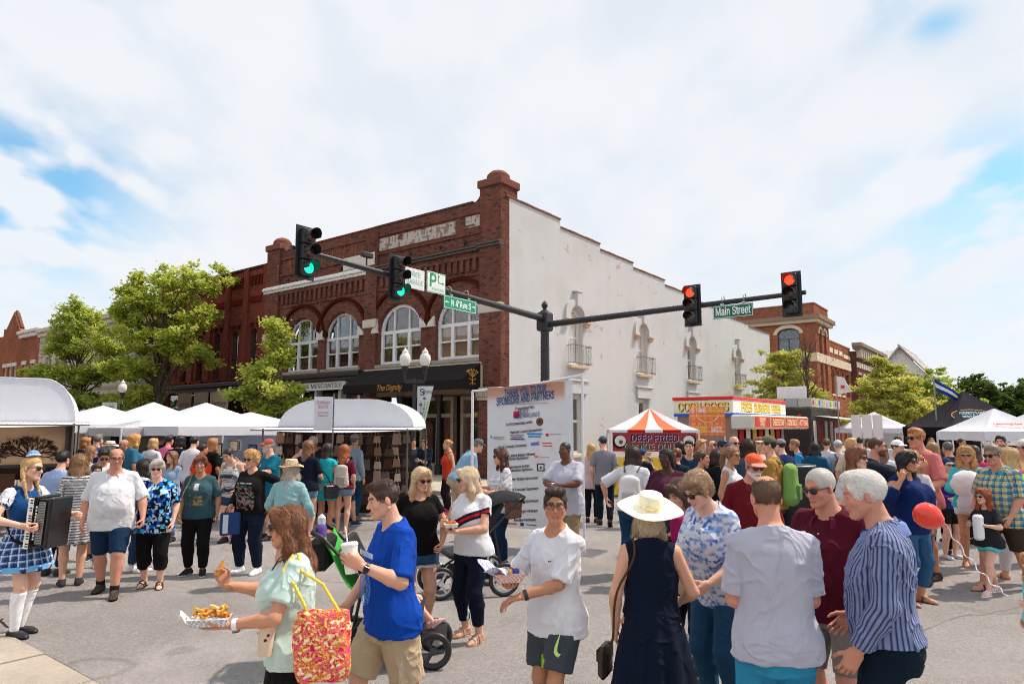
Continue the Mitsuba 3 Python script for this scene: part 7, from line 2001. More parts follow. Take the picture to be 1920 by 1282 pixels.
put(ac + '__badge', mapped(trimesh.creation.torus(.02, .005).apply_transform(rot4 := trimesh.transformations.rotation_matrix(math.pi / 2, (1, 0, 0))), MK @ frame((.137, -.012, .06), 0)), 'metal', (200, 196, 190))
put(ac + '__strap', A.world(tube([A.sh[1] + V(-.02, .05, .04), A.sh[1] + V(-.03, -.02, .055), A.sh[1] + V(-.03, -.09, -.05), V(.1, -.13, 1.1), V(.16, .05, .92), V(.12, .2, .86)], .016, 6)), 'cloth', (30, 28, 30), smooth=True)
# ------------------------------------------------------------------ the group walking up on the left
WHITE = (238, 238, 242)
M1 = Person('heavy bald man with glasses in white short sleeved shirt and denim shorts', px=219, head=838, feet=1115, face=16, fat=.78, skin='red', hair=('balding', 'sandy'), look=(14, 6), beard=((120, 90, 74), .35), glasses=('clear', (40, 34, 32)),
   top=dict(kind='tee', col=WHITE, hem=-.085, sleeve=.95, loose=.011, vee=.03, fold=.008, collar=(WHITE, 1.0), name='shirt', flare=.012), bottom=dict(kind='shorts', col=(38, 66, 96), length=.98, loose=.010, flare=.013), shoes=('sneaker', (70, 58, 50), (34, 30, 28), (36, 34, 36), .17), step=(.11, -.13), stance=.062,
   armR=(.06, .04, -.292), armL=(.09, .06, -.28), handL='grip', twist=4)
for z in (.04, .10, .16, .22): put(M1.key + '__button', M1.world(mapped(trimesh.creation.icosphere(1, .006), A4(np.eye(3), M1.tp(.0, .098 + .075 * .55 - abs(z - .08) * .15, z)))), 'gloss', (220, 220, 222))
W1 = Person('grey haired woman with sunglasses in blue and black square print blouse', px=297, head=862, feet=1102, face=12, sex='f', fat=.62, skin='fair', hair=('cut', (186, 180, 170)), glasses=('sun',), look=(6, 4),
   top=dict(kind='tee', col=(30, 90, 190), hem=-.10, sleeve=.9, loose=.011, vee=.045, fold=.006, pat=P_cells([(16, 24, 46), (22, 70, 190), (20, 120, 220), (70, 200, 240), (20, 30, 60), (200, 226, 244), (14, 20, 40)], .026, .030), collar=((24, 90, 190), .9), name='blouse', flare=.014, sub=1), bottom=dict(kind='trousers', col=BLACK, length=1.55, loose=.010), shoes=('sandal', (44, 38, 38)), step=(.0, -.08),
   armR=(.08, .05, -.285), armL=(.05, .05, -.29), handR='grip', stance=.06)
W2 = Person('woman with short brown hair in teal print t-shirt with a tan shoulder strap', px=378, head=855, feet=1078, face=8, sex='f', fat=.35, skin='olive', hair=('cut', 'auburn'), look=(6, 2),
   top=dict(kind='tee', col=(74, 104, 112), hem=-.06, sleeve=.9, loose=.009, vee=.02, pat=P_patch((74, 104, 112), [(-.05, .05, .06, .16, (186, 158, 108), .55), (-.04, .05, .08, .14, (120, 110, 90), .6), (-.018, .018, .19, .24, (226, 222, 216), 0)])), bottom=dict(kind='trousers', col=BLACK, length=1.9, loose=.008), shoes=('sneaker', (44, 42, 42), (214, 210, 206)),
   armR=(.03, .10, -.28), armL=(.07, .04, -.295), step=(.02, -.03), stance=.06, footyaw=(12, 22))
crossbag(W2, 'small tan handbag hanging at the side of the woman in teal', shoulder=1, size=(.2, .07, .2), col=(176, 150, 122), at_=(.14, .0, -.03), strapcol=(160, 128, 96))
W3 = Person('woman with short curly blonde hair and sunglasses in black printed long sleeved top', px=476, head=846, feet=1074, face=-14, sex='f', fat=.62, skin='light', hair=('curly', (206, 160, 100)), glasses=('sun',), look=(-4, 2),
   top=dict(kind='tee', col=BLACK, hem=-.05, sleeve=1.95, loose=.009, neck=.05, pat=P_patch((34, 32, 34), [(-.085, .08, .0, .20, (170, 150, 140), .60), (-.08, .075, .01, .19, (196, 110, 50), .66), (-.085, .08, .02, .2, (70, 120, 140), .68), (-.07, .07, .205, .215, (200, 196, 190), .3)])), bottom=dict(kind='jeans', col=NAVYJ, length=1.95, loose=.009), shoes=('sneaker', (236, 236, 238), (236, 236, 238)),
   armL=(.16, -.01, -.20, 1, -.6, 0), armR=(.02, .12, -.24), handL='fist', stance=.075, footyaw=(6, 20))
k = thing('shopping_bag', 'blue and white shopping bag held by the woman in the black print top', 'bag')
hp = W3.hand_point(1, .06, .02)
put(k + '__bag', cbx(-.13, .13, -.05, .05, -.36, -.06, .02), 'cloth', (46, 70, 118), M=frame(hp, .4))
put(k + '__stripe', cbx(-.10, -.02, -.054, .054, -.34, -.08, .01), 'cloth', (206, 214, 226), M=frame(hp, .4))
put(k + '__handle', tube([(-.08, 0, -.07), (-.05, 0, .0), (.05, 0, .0), (.08, 0, -.07)], .008, 6), 'cloth', (30, 36, 60), M=frame(hp, .4))
G1 = Person('girl with a brown ponytail in a magenta t-shirt and black leggings', px=434, head=872, feet=1008, face=18, sex='f', h=1.24, bust=0, skin='light', hair=('pony', 'brown'), look=(22, 14), top=dict(col=(186, 52, 108), sleeve=.8, hem=-.08), bottom=dict(kind='leggings', col=(40, 36, 42), length=1.9, loose=.002), shoes=('sneaker', (206, 50, 100)), armL=(.02, .2, -.10), armR=(.0, .18, -.13))
Person('woman with tied brown hair in a grey striped tank top bending over the girl', px=440, head=836, d=12.3, face=-6, sex='f', fat=.3, skin='light', hair=('bun', 'dark'), look=(-14, 28), lean=8, top=dict(kind='tank_top', col=(150, 150, 156), sleeve=0, straps=True, pat=P_stripes((220, 220, 224), (70, 70, 78), .016, .45)), bottom=dict(kind='shorts', col=JEAN, length=.6), armR=(.02, .12, -.25), armL=(.02, .14, -.24))
M2 = Person('bearded man in red cap and teal t-shirt pointing to the left', px=508, head=824, d=12.6, face=-38, fat=.45, skin='light', hair=('buzz', 'grey'), beard=((190, 186, 180), .8), hat=('cap', (176, 86, 78)), look=(-20, 0), top=dict(col=(30, 118, 142), hem=-.1, loose=.010, sleeve=.85, pat=P_patch((30, 118, 142), [(.03, .045, .20, .22, (226, 230, 232), 0)])), bottom=dict(kind='shorts', col=(90, 84, 76), length=.95), armR=(.22, .16, -.04, .3, -.3, -1), handR='flat', armL=(-.04, .24, -.12, .9, -.3, -.8), handL='grip')
W4 = Person('woman from behind with long grey curls and straw hat in pale blue sweater', px=545, head=866, d=9.0, face=176, sex='f', fat=.75, skin='light', hair=('longcurly', (190, 178, 160)), hat=('sunhat', (222, 190, 142), (150, 104, 60), .95), top=dict(kind='sweater', col=(160, 198, 202), sleeve=1.95, hem=-.07, loose=.014, fold=.009), bottom=dict(kind='shorts', col=(176, 158, 138), length=.9, loose=.012), armL=(.06, .12, -.24), armR=(.06, .12, -.25))
W5 = Person('woman with reddish brown hair in navy t-shirt and denim shorts seen from behind', px=577, head=826, d=12.8, face=172, sex='f', fat=.3, skin='light', hair=('wavy', (124, 80, 52)), top=dict(col=(32, 38, 56), sleeve=.9, hem=-.05, loose=.012), bottom=dict(kind='shorts', col=(120, 144, 170), length=.45), shoes=('sandal', (70, 60, 56)), armL=(.02, .12, -.25), armR=(.02, .16, -.22))
Person('woman in pink with dark hair leaning over the stall beside the white cap', px=554, head=828, d=14.2, face=140, sex='f', skin='fair', hair=('bun', 'black'), lean=14, top=dict(col=(226, 176, 178), sleeve=1.6), bottom=dict(col=NAVYJ), armL=(0, .2, -.2), armR=(.0, .2, -.2))
Person('person in khaki and white cap and white shirt at the bag stall', px=550, head=812, d=16.4, face=120, skin='light', hair=('short', 'brown'), hat=('cap', (206, 196, 182), (150, 130, 104)), top=dict(col=(226, 226, 230)), bottom=dict(col=(120, 112, 100)))
Person('white haired man with curly hair in dark shirt at the bag stall', px=590, head=818, d=15.6, face=20, skin='light', hair=('curly', 'white'), look=(-20, 18), top=dict(col=(70, 66, 72)), bottom=dict(col=(60, 60, 64)), armR=(0, .2, -.18), armL=(0, .2, -.18))
TQ = (56, 196, 204)
W6 = Person('woman with long dark hair in a short turquoise dress seen from behind', px=613, head=832, feet=1002, face=174, sex='f', fat=.15, skin='tan', hair=('long', (54, 38, 34)), shoes=('sandal', (190, 150, 120)), top=dict(kind='dress_top', col=TQ, sleeve=.3, hem=.045, loose=.008, waist=1, fold=.006), bottom=dict(kind='dress_skirt', col=TQ, skirt=[(.385, .125, .105), (.48, .112, .092), (.545, .098, .078), (.60, .078, .06)]), armR=(.03, .06, -.29), armL=(.05, .03, -.30), stance=.045)
put(W6.key + '__belt', W6.world(mapped(trimesh.creation.annulus(.066 * 1.7, .0835 * 1.7, .03), A4(np.diag([1, .78, 1]), W6.hip + V(0, 0, .064 * 1.7)))), 'cloth', (196, 150, 104))
crossbag(W6, 'black shoulder bag on the hip of the woman in turquoise', shoulder=0, size=(.27, .09, .24), col=(30, 28, 30), at_=(.10, -.085, -.055))
W7 = Person('girl with long red hair in maroon t-shirt and cut-off denim shorts seen from behind', px=645, head=834, feet=1000, face=184, sex='f', skin='light', hair=('wavy', (160, 84, 46)), shoes=('sandal', (96, 70, 60)), top=dict(col=(120, 36, 62), hem=-.03, sleeve=.8), bottom=dict(kind='shorts', col=(128, 152, 178), length=.36, loose=.008), stance=.045)
k = backpack(W7, 'grey teardrop sling bag across the back of the red-haired girl', (190, 180, 170), (.26, .13, .46), .13, rnd=.05)
Person('man in black cap and dark navy shirt stepping out beside the red-haired girl', px=648, head=826, d=14.2, face=140, skin='light', hair=('buzz', 'dark'), hat=('cap', (32, 34, 42)), top=dict(col=(36, 40, 52)), bottom=dict(kind='shorts', col=(60, 92, 110), length=.95, pat=P_plaid((70, 110, 130), [((30, 50, 66), 0, .4, .6)], .03)), shoes=('sneaker', (40, 56, 90), (226, 226, 230)), step=(-.12, .12), lift=(.05, 0))
Person('man in grey cap and light blue shirt with jeans at the bag stall', px=663, head=815, d=14.9, face=160, skin='light', hair=('short', 'salt'), hat=('cap', (166, 156, 152)), top=dict(col=(176, 196, 212), sleeve=1.9), bottom=dict(col=(44, 84, 112)))
Person('walker in white jacket and blue cap passing the hanging bags', px=737, head=830, d=16.6, face=-78, sex='f', fat=.2, skin='light', hair=('crop', 'dark'), hat=('cap', (70, 140, 198)), top=dict(kind='jacket', col=(232, 232, 238), sleeve=1.95, hem=-.06, loose=.012), bottom=dict(kind='trousers', col=(34, 32, 36)), armR=(.02, .16, -.26), armL=(.02, .12, -.27), step=(-.08, .08))
Person('man with folded arms in navy shirt standing in the shade of the awning', px=797, head=820, d=19.0, face=-14, skin='light', hair=('short', 'dark'), glasses=('sun',), top=dict(col=(36, 46, 66), sleeve=1.9), bottom=dict(col=(34, 36, 44)), armL=(-.12, .14, -.16, 1, -.4, -.6), armR=(-.12, .15, -.18, 1, -.4, -.6))
Person('woman with red-blonde bun in an orange tank top near the shop door', px=842, head=824, d=16.2, face=-70, sex='f', fat=.1, skin='light', hair=('bun', 'ginger'), top=dict(kind='tank_top', col=(226, 86, 56), straps=True, sleeve=0), bottom=dict(kind='leggings', col=(52, 40, 48)), shoes=('sneaker', (190, 60, 90)))
Person('man in light blue shirt and khaki trousers bending forward beside the banner frame', px=860, head=813, d=13.6, face=112, h=1.86, fat=.4, skin='light', hair=('short', 'salt'), hat=('cap', (84, 92, 90)), lean=32, top=dict(kind='shirt', col=(150, 184, 212), sleeve=1.7, loose=.012, hem=-.05, fold=.008), bottom=dict(kind='trousers', col=(202, 176, 148), loose=.010), armL=(0, .10, -.28), armR=(.0, .22, -.2), step=(-.06, .06))
# ------------------------------------------------------------------ the middle group
W8 = Person('long blonde woman with sunglasses in black top and frayed denim shorts', px=786, head=876, d=6.9, face=24, sex='f', fat=.45, skin='light', hair=('long', (206, 160, 104), (1, 1, 1), 'platinum'), glasses=('sun',), look=(10, 10), top=dict(kind='tee', col=(30, 28, 30), hem=-.05, sleeve=.55, loose=.008, neck=.062), bottom=dict(kind='shorts', col=(64, 96, 130), length=.42, loose=.009), shoes=('sandal', (90, 66, 54)), armL=(.02, .13, -.245, .9, -.6, -.2), handL='pinch', armR=(.04, .02, -.29))
put(W8.key + '__frayed_hem', W8.world(cat([tube([W8.hips[i] + (W8.knees[i] - W8.hips[i]) * .42 + V(.062 * W8.h * 1.28 * math.cos(t), .062 * W8.h * 1.28 * math.sin(t), 0) for t in np.linspace(0, 6.28, 17)], .012, 6) for i in (0, 1)])), 'cloth', (186, 196, 206), smooth=True)
def P_flagband(L, n, v):
 c = np.tile(lin((236, 236, 240)), (len(L), 1))
 x, z = L[:, 0], L[:, 2] - .12 + .45 * L[:, 0]
 f = n[:, 1] > -.1
 for a, b, col in ((.075, .092, (30, 36, 66)), (.042, .058, (30, 36, 66))): c[f & (z > a - .035) & (z < b - .035)] = lin(col)
 c[f & (z > .023) & (z < .04) & (x < .02)] = lin((206, 40, 46))
 c[f & (z > .023) & (z < .04) & (x >= .02)] = lin((236, 236, 240))
 return c
def P_sidestripe(L, n, v):
 c = np.tile(lin((28, 36, 56)), (len(L), 1))
 c[(n[:, 0] < -.93) & (np.abs(L[:, 1] + .004) < .009)] = lin((232, 232, 236))
 c[(n[:, 0] > .93) & (np.abs(L[:, 1] + .004) < .009)] = lin((232, 232, 236))
 return c
W9 = Person('platinum blonde woman in white t-shirt with red and navy chest band and navy leggings', px=888, head=874, d=6.8, face=-42, sex='f', fat=.42, bust=1.15, skin='light', hair=('long', 'platinum', (1, 1, .95)), look=(-34, 12), glasses=('sun', (60, 40, 34)), top=dict(col=WHITE, hem=-.045, sleeve=.5, loose=.005, pat=P_flagband, sub=1, fold=.004), bottom=dict(kind='leggings', col=(28, 36, 56), length=1.78, loose=.003, waist=.0, pat=P_sidestripe), shoes=('sandal', (178, 150, 130)),
   armL=(-.05, .175, -.16, 1, -.5, -.8), armR=(-.02, .19, -.12, 1, -.5, -.8), handL='cup', palmL=(0, .2, 1, .4, -.4, 1, 0), handR='pinch', stance=.07, step=(.02, -.02), footyaw=(6, 16))
fp = W9.hand_point(0, .08, .05)
k = thing('food_tray', 'small paper tray of food in the hands of the platinum blonde woman', 'food')
put(k + '__tray', mapped(trimesh.convex.convex_hull([(a * .05 * (1 + .3 * z), b * .035 * (1 + .3 * z), z * .035) for a in (-1, 1) for b in (-1, 1) for z in (0, 1)]), frame(fp, .3)), 'matte', (236, 230, 222))
put(k + '__snack', mapped(cat([trimesh.creation.icosphere(1, .016).apply_translation((x, y, .045)) for x in (-.03, 0, .03) for y in (-.015, .015)]), frame(fp, .3)), 'matte', (204, 120, 70))
W10 = Person('woman with curly brown hair and sunglasses in white striped t-shirt facing left', px=943, head=842, d=10.2, face=-72, sex='f', fat=.25, skin='light', hair=('wavy', (84, 50, 40)), glasses=('sun',), top=dict(col=(236, 234, 238), pat=P_stripes((238, 236, 240), (160, 158, 166), .017, .3), sleeve=.8, loose=.010, hem=-.07), bottom=dict(kind='jeans', col=(34, 52, 80)), armR=(.03, .2, -.12, .6, -.6, -1), armL=(.0, .19, -.16, .6, -.6, -1), handR='grip')
crossbag(W10, 'brown leather bag at the hip of the woman in striped t-shirt', shoulder=0, size=(.26, .1, .3), col=(92, 62, 46), at_=(-.14, -.05, -.02), strap=False)
M3 = Person('tall bald man in loose pale grey t-shirt with white papers in his hands', px=1062, head=829, d=10.3, face=-30, fat=.6, skin='brown', hair=('buzz', 'black'), look=(-8, 0), top=dict(col=(206, 206, 220), hem=-.12, sleeve=.95, loose=.014, fold=.008, flare=.014), bottom=dict(kind='trousers', col=(170, 146, 116), loose=.014, length=1.85), shoes=('sneaker', (190, 188, 190)), armL=(-.07, .215, -.14, 1, -.6, -.3), armR=(-.06, .215, -.15, 1, -.6, -.3), handL='cup', handR='cup')
single('paper_napkins', 'white folded papers in the hands of the tall bald man', 'papers', mapped(cbx(-.05, .05, -.02, .02, -.03, .05, .004), frame((M3.hand_point(0, .07, .03) + M3.hand_point(1, .07, .03)) / 2, .5)), 'matte', (236, 236, 238))
SW = Polygon([(0, .0), (.02, -.035), (.06, -.05), (.12, -.035), (.30, .06), (.13, .005), (.075, -.008), (.045, .005), (.035, .035)])
def swoosh(w):
 p = affinity.scale(SW, w / .3, w / .3, origin=(0, 0))
 return trimesh.creation.extrude_polygon(p, .002, engine='earcut')
BOY = Person('teenage boy with black glasses in white t-shirt and grey sports shorts walking with food', px=1040, head=912, d=4.5, face=-40, fat=-.45, skin='tan', hair=('quiff', (62, 44, 34)), look=(36, 1), glasses=('clear', (24, 22, 24), None), top=dict(col=(240, 240, 244), hem=-.085, sleeve=.92, loose=.014, fold=.007, flare=.012), bottom=dict(kind='shorts', col=(84, 90, 98), length=.80, loose=.016, flare=.026, pat=lambda L, n, v: np.where(((np.abs(L[:, 0]) < .022) & (L[:, 2] < -.15))[:, None], lin((176, 216, 74)), lin((84, 90, 98)))), shoes=('sneaker', (60, 60, 64)),
    armL=(-.13, .175, -.19, .9, -.8, -.2), armR=(-.0, .155, -.155, .8, -.8, -.3), handL='relax', palmL=(-.3, .3, -1, .2, -1, .5, -.3), handR='cup', palmR=(-.1, .2, 1, .5, -.1, 1, 0), step=(.12, -.10), stance=.05, lift=(0, .02))
put(BOY.key + '__shirt__chest_mark', BOY.world(mapped(swoosh(.046), A4(BOY.Rt @ np.stack([V(-1, 0, 0), V(0, .1, 1), V(0, 1, -.1)], 1), BOY.tp(-.032, .0905, .205)))), 'matte', (36, 42, 92))
put(BOY.key + '__shorts__side_mark', BOY.world(mapped(swoosh(.15), basis(BOY.hips[0] + (BOY.knees[0] - BOY.hips[0]) * .52 + V(-.055, .098, 0), (.1, 0, 1), (-.86, -.5, 0)))), 'matte', (196, 226, 130))
wb = BOY.wr[0] + (BOY.el[0] - BOY.wr[0]) * .1
single('wristband', 'dark rubber wristband on the left wrist of the teenage boy', 'wristband', BOY.world(tube([wb - unit(BOY.wr[0] - BOY.el[0]) * .011, wb + unit(BOY.wr[0] - BOY.el[0]) * .011], .033, 20)), 'paint', (40, 42, 48), smooth=40)
hp = BOY.hand_point(1, .09, .035)
k = thing('snack_tray', 'checked paper tray of snacks carried by the teenage boy', 'food')
def checks_col(m, c1, c2, f):
 v = np.asarray(m.vertices)
 w = ((np.floor(v[:, 0] * f) + np.floor(v[:, 1] * f) + np.floor(v[:, 2] * f)) % 2)[:, None]
 return lin(c1) * w + lin(c2) * (1 - w)
m = trimesh.convex.convex_hull([(a * .075 * (1 + .25 * z), b * .045 * (1 + .3 * z), z * .05) for a in (-1, 1) for b in (-1, 1) for z in (0, 1)])
for _ in range(4): m = m.subdivide()
put(k + '__tray', m, 'matte', checks_col(m, (232, 226, 222), (206, 120, 104), 90), M=frame(hp, .2))
gr = np.array([[(-.03 - .14 * u + .02 * math.sin(v_ * 7), -.07 + .15 * v_, .045 + .055 * u + .03 * math.sin(v_ * 5 + u * 4)) for v_ in np.linspace(0, 1, 30)] for u in np.linspace(0, 1, 30)])
pm = sheet(gr, .002)
put(k + '__paper', pm, 'matte', checks_col(pm, (240, 240, 244), (150, 164, 206), 80), smooth=True, M=frame(hp, .2))
for i, (x, y, c) in enumerate(((.02, .01, (206, 60, 60)), (.045, -.01, (60, 90, 180)), (.0, -.02, (226, 190, 120)), (.05, .02, (226, 200, 150)))): put(k + '__snack', trimesh.creation.icosphere(2, .02).apply_translation((x, y, .06)), 'matte', c, M=frame(hp, .2))
YM = Person('young man in royal blue t-shirt and khaki cargo shorts drinking from a paper cup', px=738, head=893, d=4.45, face=-60, skin='light', fat=.12, hair=('quiff', (74, 52, 40)), look=(-4, 12), top=dict(col=(26, 84, 184), hem=-.078, sleeve=.95, loose=.007, fold=.007, flare=.006), bottom=dict(kind='shorts', col=(206, 184, 156), length=.97, loose=.016, flare=.028, fold=.007), shoes=('sneaker', (80, 74, 70)),
   armL=(.05, .175, -.075, .9, -.55, -1.3), handL='cup', palmL=(-.9, .3, .3, .35, -.2, .8, .6), armR=(.05, .13, -.275), step=(-.14, .13), stance=.05, lift=(0, 0))
put(YM.key + '__shirt__lettering', YM.world(mapped(text('MARATHON', .030, .003, True), A4(YM.Rt @ np.stack([V(-1, 0, 0), V(0, -1, 0), V(0, 0, 1)], 1), YM.tp(.0, .099, .195)))), 'matte', (186, 206, 236))
rg = cat([trimesh.creation.torus(r, .0016, major_sections=40, minor_sections=5) for r in (.10, .085)] + [tube([(.1 * math.cos(a), .1 * math.sin(a), 0), (.1 * math.cos(a + 2.4), .1 * math.sin(a + 2.4), 0)], .0016, 4) for a in np.linspace(0, 6.28, 12)])
put(YM.key + '__shirt__emblem', YM.world(mapped(rg, A4(YM.Rt @ np.stack([V(1, 0, 0), V(0, 0, 1), V(0, -1, 0)], 1), YM.tp(.0, .102, .085)))), 'matte', (96, 150, 220))
for sg in (0,):
 p = YM.hips[sg] + (YM.knees[sg] - YM.hips[sg]) * .72
 put(YM.key + '__shorts__cargo_pocket', YM.world(mapped(cbx(-.012, .012, -.07, .07, -.09, .09, .01), A4(np.eye(3), p + V(-.090, 0, .0)))), 'cloth', (198, 176, 148))
def cup(label, P0, up, col=(238, 234, 228), hh=.15, r0=.036, r1=.047, straw=True, mark=(120, 40, 60)):
 k = thing('drink_cup', label, 'cup')
 z = unit(up)
 x = unit(np.cross(z, V(.3, 1, .1)))
 M = basis(P0, x, np.cross(z, x), z)
 put(k + '__cup', mapped(lathe([(0, -hh / 2), (r0, -hh / 2), (r1, hh / 2), (.0, hh / 2)], 24), M), 'paint', col, smooth=30)
 put(k + '__lid', mapped(lathe([(r1 + .003, hh / 2 - .004), (r1 + .004, hh / 2 + .006), (r1 - .006, hh / 2 + .016), (0, hh / 2 + .018)], 24), M), 'gloss', (240, 240, 242), smooth=30)
 put(k + '__print', mapped(cat([trimesh.creation.icosphere(1, .008).apply_translation(((r0 + r1) / 2 * math.cos(a), (r0 + r1) / 2 * math.sin(a), z_)) for a, z_ in ((0, 0), (.35, .025), (2.1, 0), (2.4, .025), (4.2, 0), (4.5, .02))]), M), 'matte', mark)
 if straw: put(k + '__straw', mapped(tube([(0.01, 0, hh / 2), (.02, .0, hh / 2 + .11)], .0035, 6), M), 'gloss', (244, 244, 244))
 return k
cp = YM.hand_point(0, .075, .045)
cup('white paper cup with straw in the raised hand of the young man in blue', cp, V(-.12, .05, 1), hh=.16)
wa = YM.wr[0] + (YM.el[0] - YM.wr[0]) * .10
def watch(P, i, label, band=(34, 34, 36), face_=(16, 16, 18), case=(150, 148, 150), t=.12):
 k = thing('wristwatch', label, 'watch')
 ax = unit(P.wr[i] - P.el[i])
 c = P.wr[i] + (P.el[i] - P.wr[i]) * t
 z = P.hm[i][:3, 2]
 z = unit(z - ax * (z @ ax))
 r = P.fR['wri'] * P.h * 1.16 + .003
 put(k + '__band', P.world(tube([c - ax * .012, c + ax * .012], r, 22)), 'paint', band, smooth=40)
 M = P.W @ basis(c + z * (r + .003), ax, np.cross(z, ax), z)
 put(k + '__case', mapped(cbx(-.018, .018, -.016, .016, -.005, .005, .004), M), 'metal', case)
 put(k + '__screen', mapped(cbx(-.015, .015, -.013, .013, .005, .007, .001), M), 'gloss', face_)
watch(YM, 0, 'black square watch on the wrist of the young man in blue')
FW = Person('woman with shoulder-length auburn hair and sunglasses in mint t-shirt eating and carrying a tray', px=556, head=950, d=3.95, face=-76, sex='f', fat=.42, bust=1.15, skin=(206, 148, 118), hair=('wavy', (112, 70, 46), (1, 1, 1), (150, 96, 60)), glasses=('sun', (30, 26, 28), (24, 20, 26)), look=(4, 6), top=dict(col=(212, 234, 226), hem=-.06, sleeve=.72, loose=.008, neck=.060, vee=.035, fold=.006), bottom=dict(kind='trousers', col=(34, 32, 36), length=1.9), shoes=('sneaker', (50, 48, 50)),
   armL=(.03, .20, -.165, .8, -1, -.6), handL='flat', palmL=(-.1, .25, 1, .55, -.1, 1, -.1), armR=(.02, .255, -.085, .5, -.3, -1), handR='pinch', palmR=(-.8, -.4, .2, .7, -.1, .1, 1))
watch(FW, 0, 'dark square watch with white band on the wrist of the woman in mint', band=(236, 236, 238))
single('bracelet', 'thin gold bracelet on the raised wrist of the woman in mint', 'bracelet', FW.world(tube([FW.wr[1] + (FW.el[1] - FW.wr[1]) * .14 + V(.030 * math.cos(a), .012 * math.sin(a), .028 * math.sin(a)) for a in np.linspace(0, 6.28, 20)], .003, 6)), 'metal', (206, 160, 110), smooth=True)
single('necklace', 'thin dark cord necklace on the woman in mint', 'necklace', FW.world(mapped(tube([(.040, .02, .30), (.038, .055, .285), (.02, .083, .24), (.0, .096, .205), (-.02, .083, .24), (-.038, .055, .285), (-.040, .02, .30)], .0022, 5), A4(FW.Rt * FW.h, FW.hip))), 'paint', (40, 34, 34), smooth=True)
hp = FW.hand_point(0, .10, .02)
k = thing('fries_tray', 'checked paper tray of loaded fries carried by the woman in mint', 'food')
MT = frame(hp + V(-.02, 0.0, .0), .15) @ np.diag([.74, .74, .74, 1])
m = trimesh.convex.convex_hull([(a * .12 * (1 + .12 * z), b * .075 * (1 + .2 * z), z * .05) for a in (-1, 1) for b in (-1, 1) for z in (0, 1)])
for _ in range(4): m = m.subdivide()
put(k + '__tray', m, 'matte', checks_col(m, (238, 238, 240), (150, 152, 160), 62), M=MT)
rs = np.random.RandomState(5)
for j in range(34):
 p = V(rs.uniform(-.10, .12), rs.uniform(-.06, .06), .05 + .035 * rs.rand() + (.03 if rs.rand() > .6 else 0))
 d_ = unit(rs.normal(0, 1, 3) * V(1, 1, .5)) * rs.uniform(.02, .035)
 put(k + '__fry', tube([p - d_, p + V(0, 0, .006), p + d_], rs.uniform(.007, .012), 6), 'matte', [(236, 180, 84), (226, 150, 60), (240, 206, 130), (206, 110, 50)][j % 4], smooth=True, M=MT)
put(k + '__paper', sheet(np.array([[(-.15 - .05 * u, -.05 + .1 * w, .02 + .06 * u + .02 * math.sin(w * 9 + u * 3)) for w in np.linspace(0, 1, 12)] for u in np.linspace(0, 1, 6)]), .002), 'matte', (238, 238, 242), smooth=True, M=MT)
hp = FW.hand_point(1, .12, .02)
single('snack', 'piece of fried snack lifted in the hand of the woman in mint', 'food', mapped(cat([tube([(-.01, 0, -.03), (.004, .006, .01), (.02, 0, .05)], [.012, .016, .008], 8), tube([(-.02, .006, -.01), (-.002, 0, .02), (.02, .01, .035)], .009, 6)]), frame(hp, .2)), 'matte', (236, 172, 84), smooth=True)
c_ = FW.pt(FW.tp(-.128, .075, .055))
cup('tan paper cup with white lid tucked under the arm of the woman in mint', c_, V(.06, .0, 1), (214, 190, 166), hh=.17, r0=.034, r1=.046, straw=False, mark=(90, 50, 50))
# her paisley tote with yellow straps
k = thing('tote_bag', 'large pink and yellow paisley tote bag on the shoulder of the woman in mint', 'bag')
def paisley(v):
 q = v * 26
 w = np.stack([meshkit.noise(v * 16 + s_, 3 + s_) for s_ in (0, 5)], 1)
 n1 = meshkit.noise(q + w[:, :1] * 3, 1)
 n2 = meshkit.noise(q * 1.9 + 4 + w[:, 1:] * 2, 2)
 ring = np.abs(np.sin(n1 * 22))
 c = np.tile(lin((206, 36, 78)), (len(v), 1))
 for m_, col in ((ring > .86, (232, 186, 76)), ((n1 > .62) & (ring < .6), (228, 110, 60)), ((n2 > .68), (240, 206, 150)), ((n2 < .30), (226, 90, 130)), ((n1 < .3) & (n2 > .5), (246, 226, 190))): c[m_] = lin(col)
 return c
F = Field((-.30, -.14, -.36), (.30, .14, .22), .010)
F.loft(V(0, 0, 0), np.eye(3), [(-.30, .15, .055, 0), (-.2, .185, .085, 0), (0, .19, .08, 0), (.14, .17, .05, 0)], 0, .01)
m = F.mesh(1).subdivide()
v = np.array(m.vertices)
nv = vnormals(m)
v += nv * ((meshkit.fbm(v * V(9, 9, 4), 3, 3) - .5) * .05)[:, None]
m = trimesh.Trimesh(v, m.faces, process=False)
bc = FW.pt(FW.tp(-.165, -.11, .07))
MTo = frame(bc, .25) @ np.diag([.78, .8, .82, 1])
put(k + '__bag', m, 'cloth', paisley(v), smooth=True, M=MTo)
shp = FW.pt(FW.sh[0] + V(.02, 0, .068))
b1, b2 = (MTo @ V(-.10, -.02, .13, 1))[:3], (MTo @ V(.10, -.02, .13, 1))[:3]
for b_, s_ in ((b1, -1), (b2, 1)):
 pts = np.array([b_, b_ * .55 + shp * .45 + V(s_ * .03, -.05, .02), shp + V(s_ * .05, -.06, -.07), shp + V(s_ * .012, -.01, .008)])
 put(k + '__strap', tube(pts, [.0085, .0085, .008, .008], 8), 'cloth', (232, 208, 84), smooth=True)
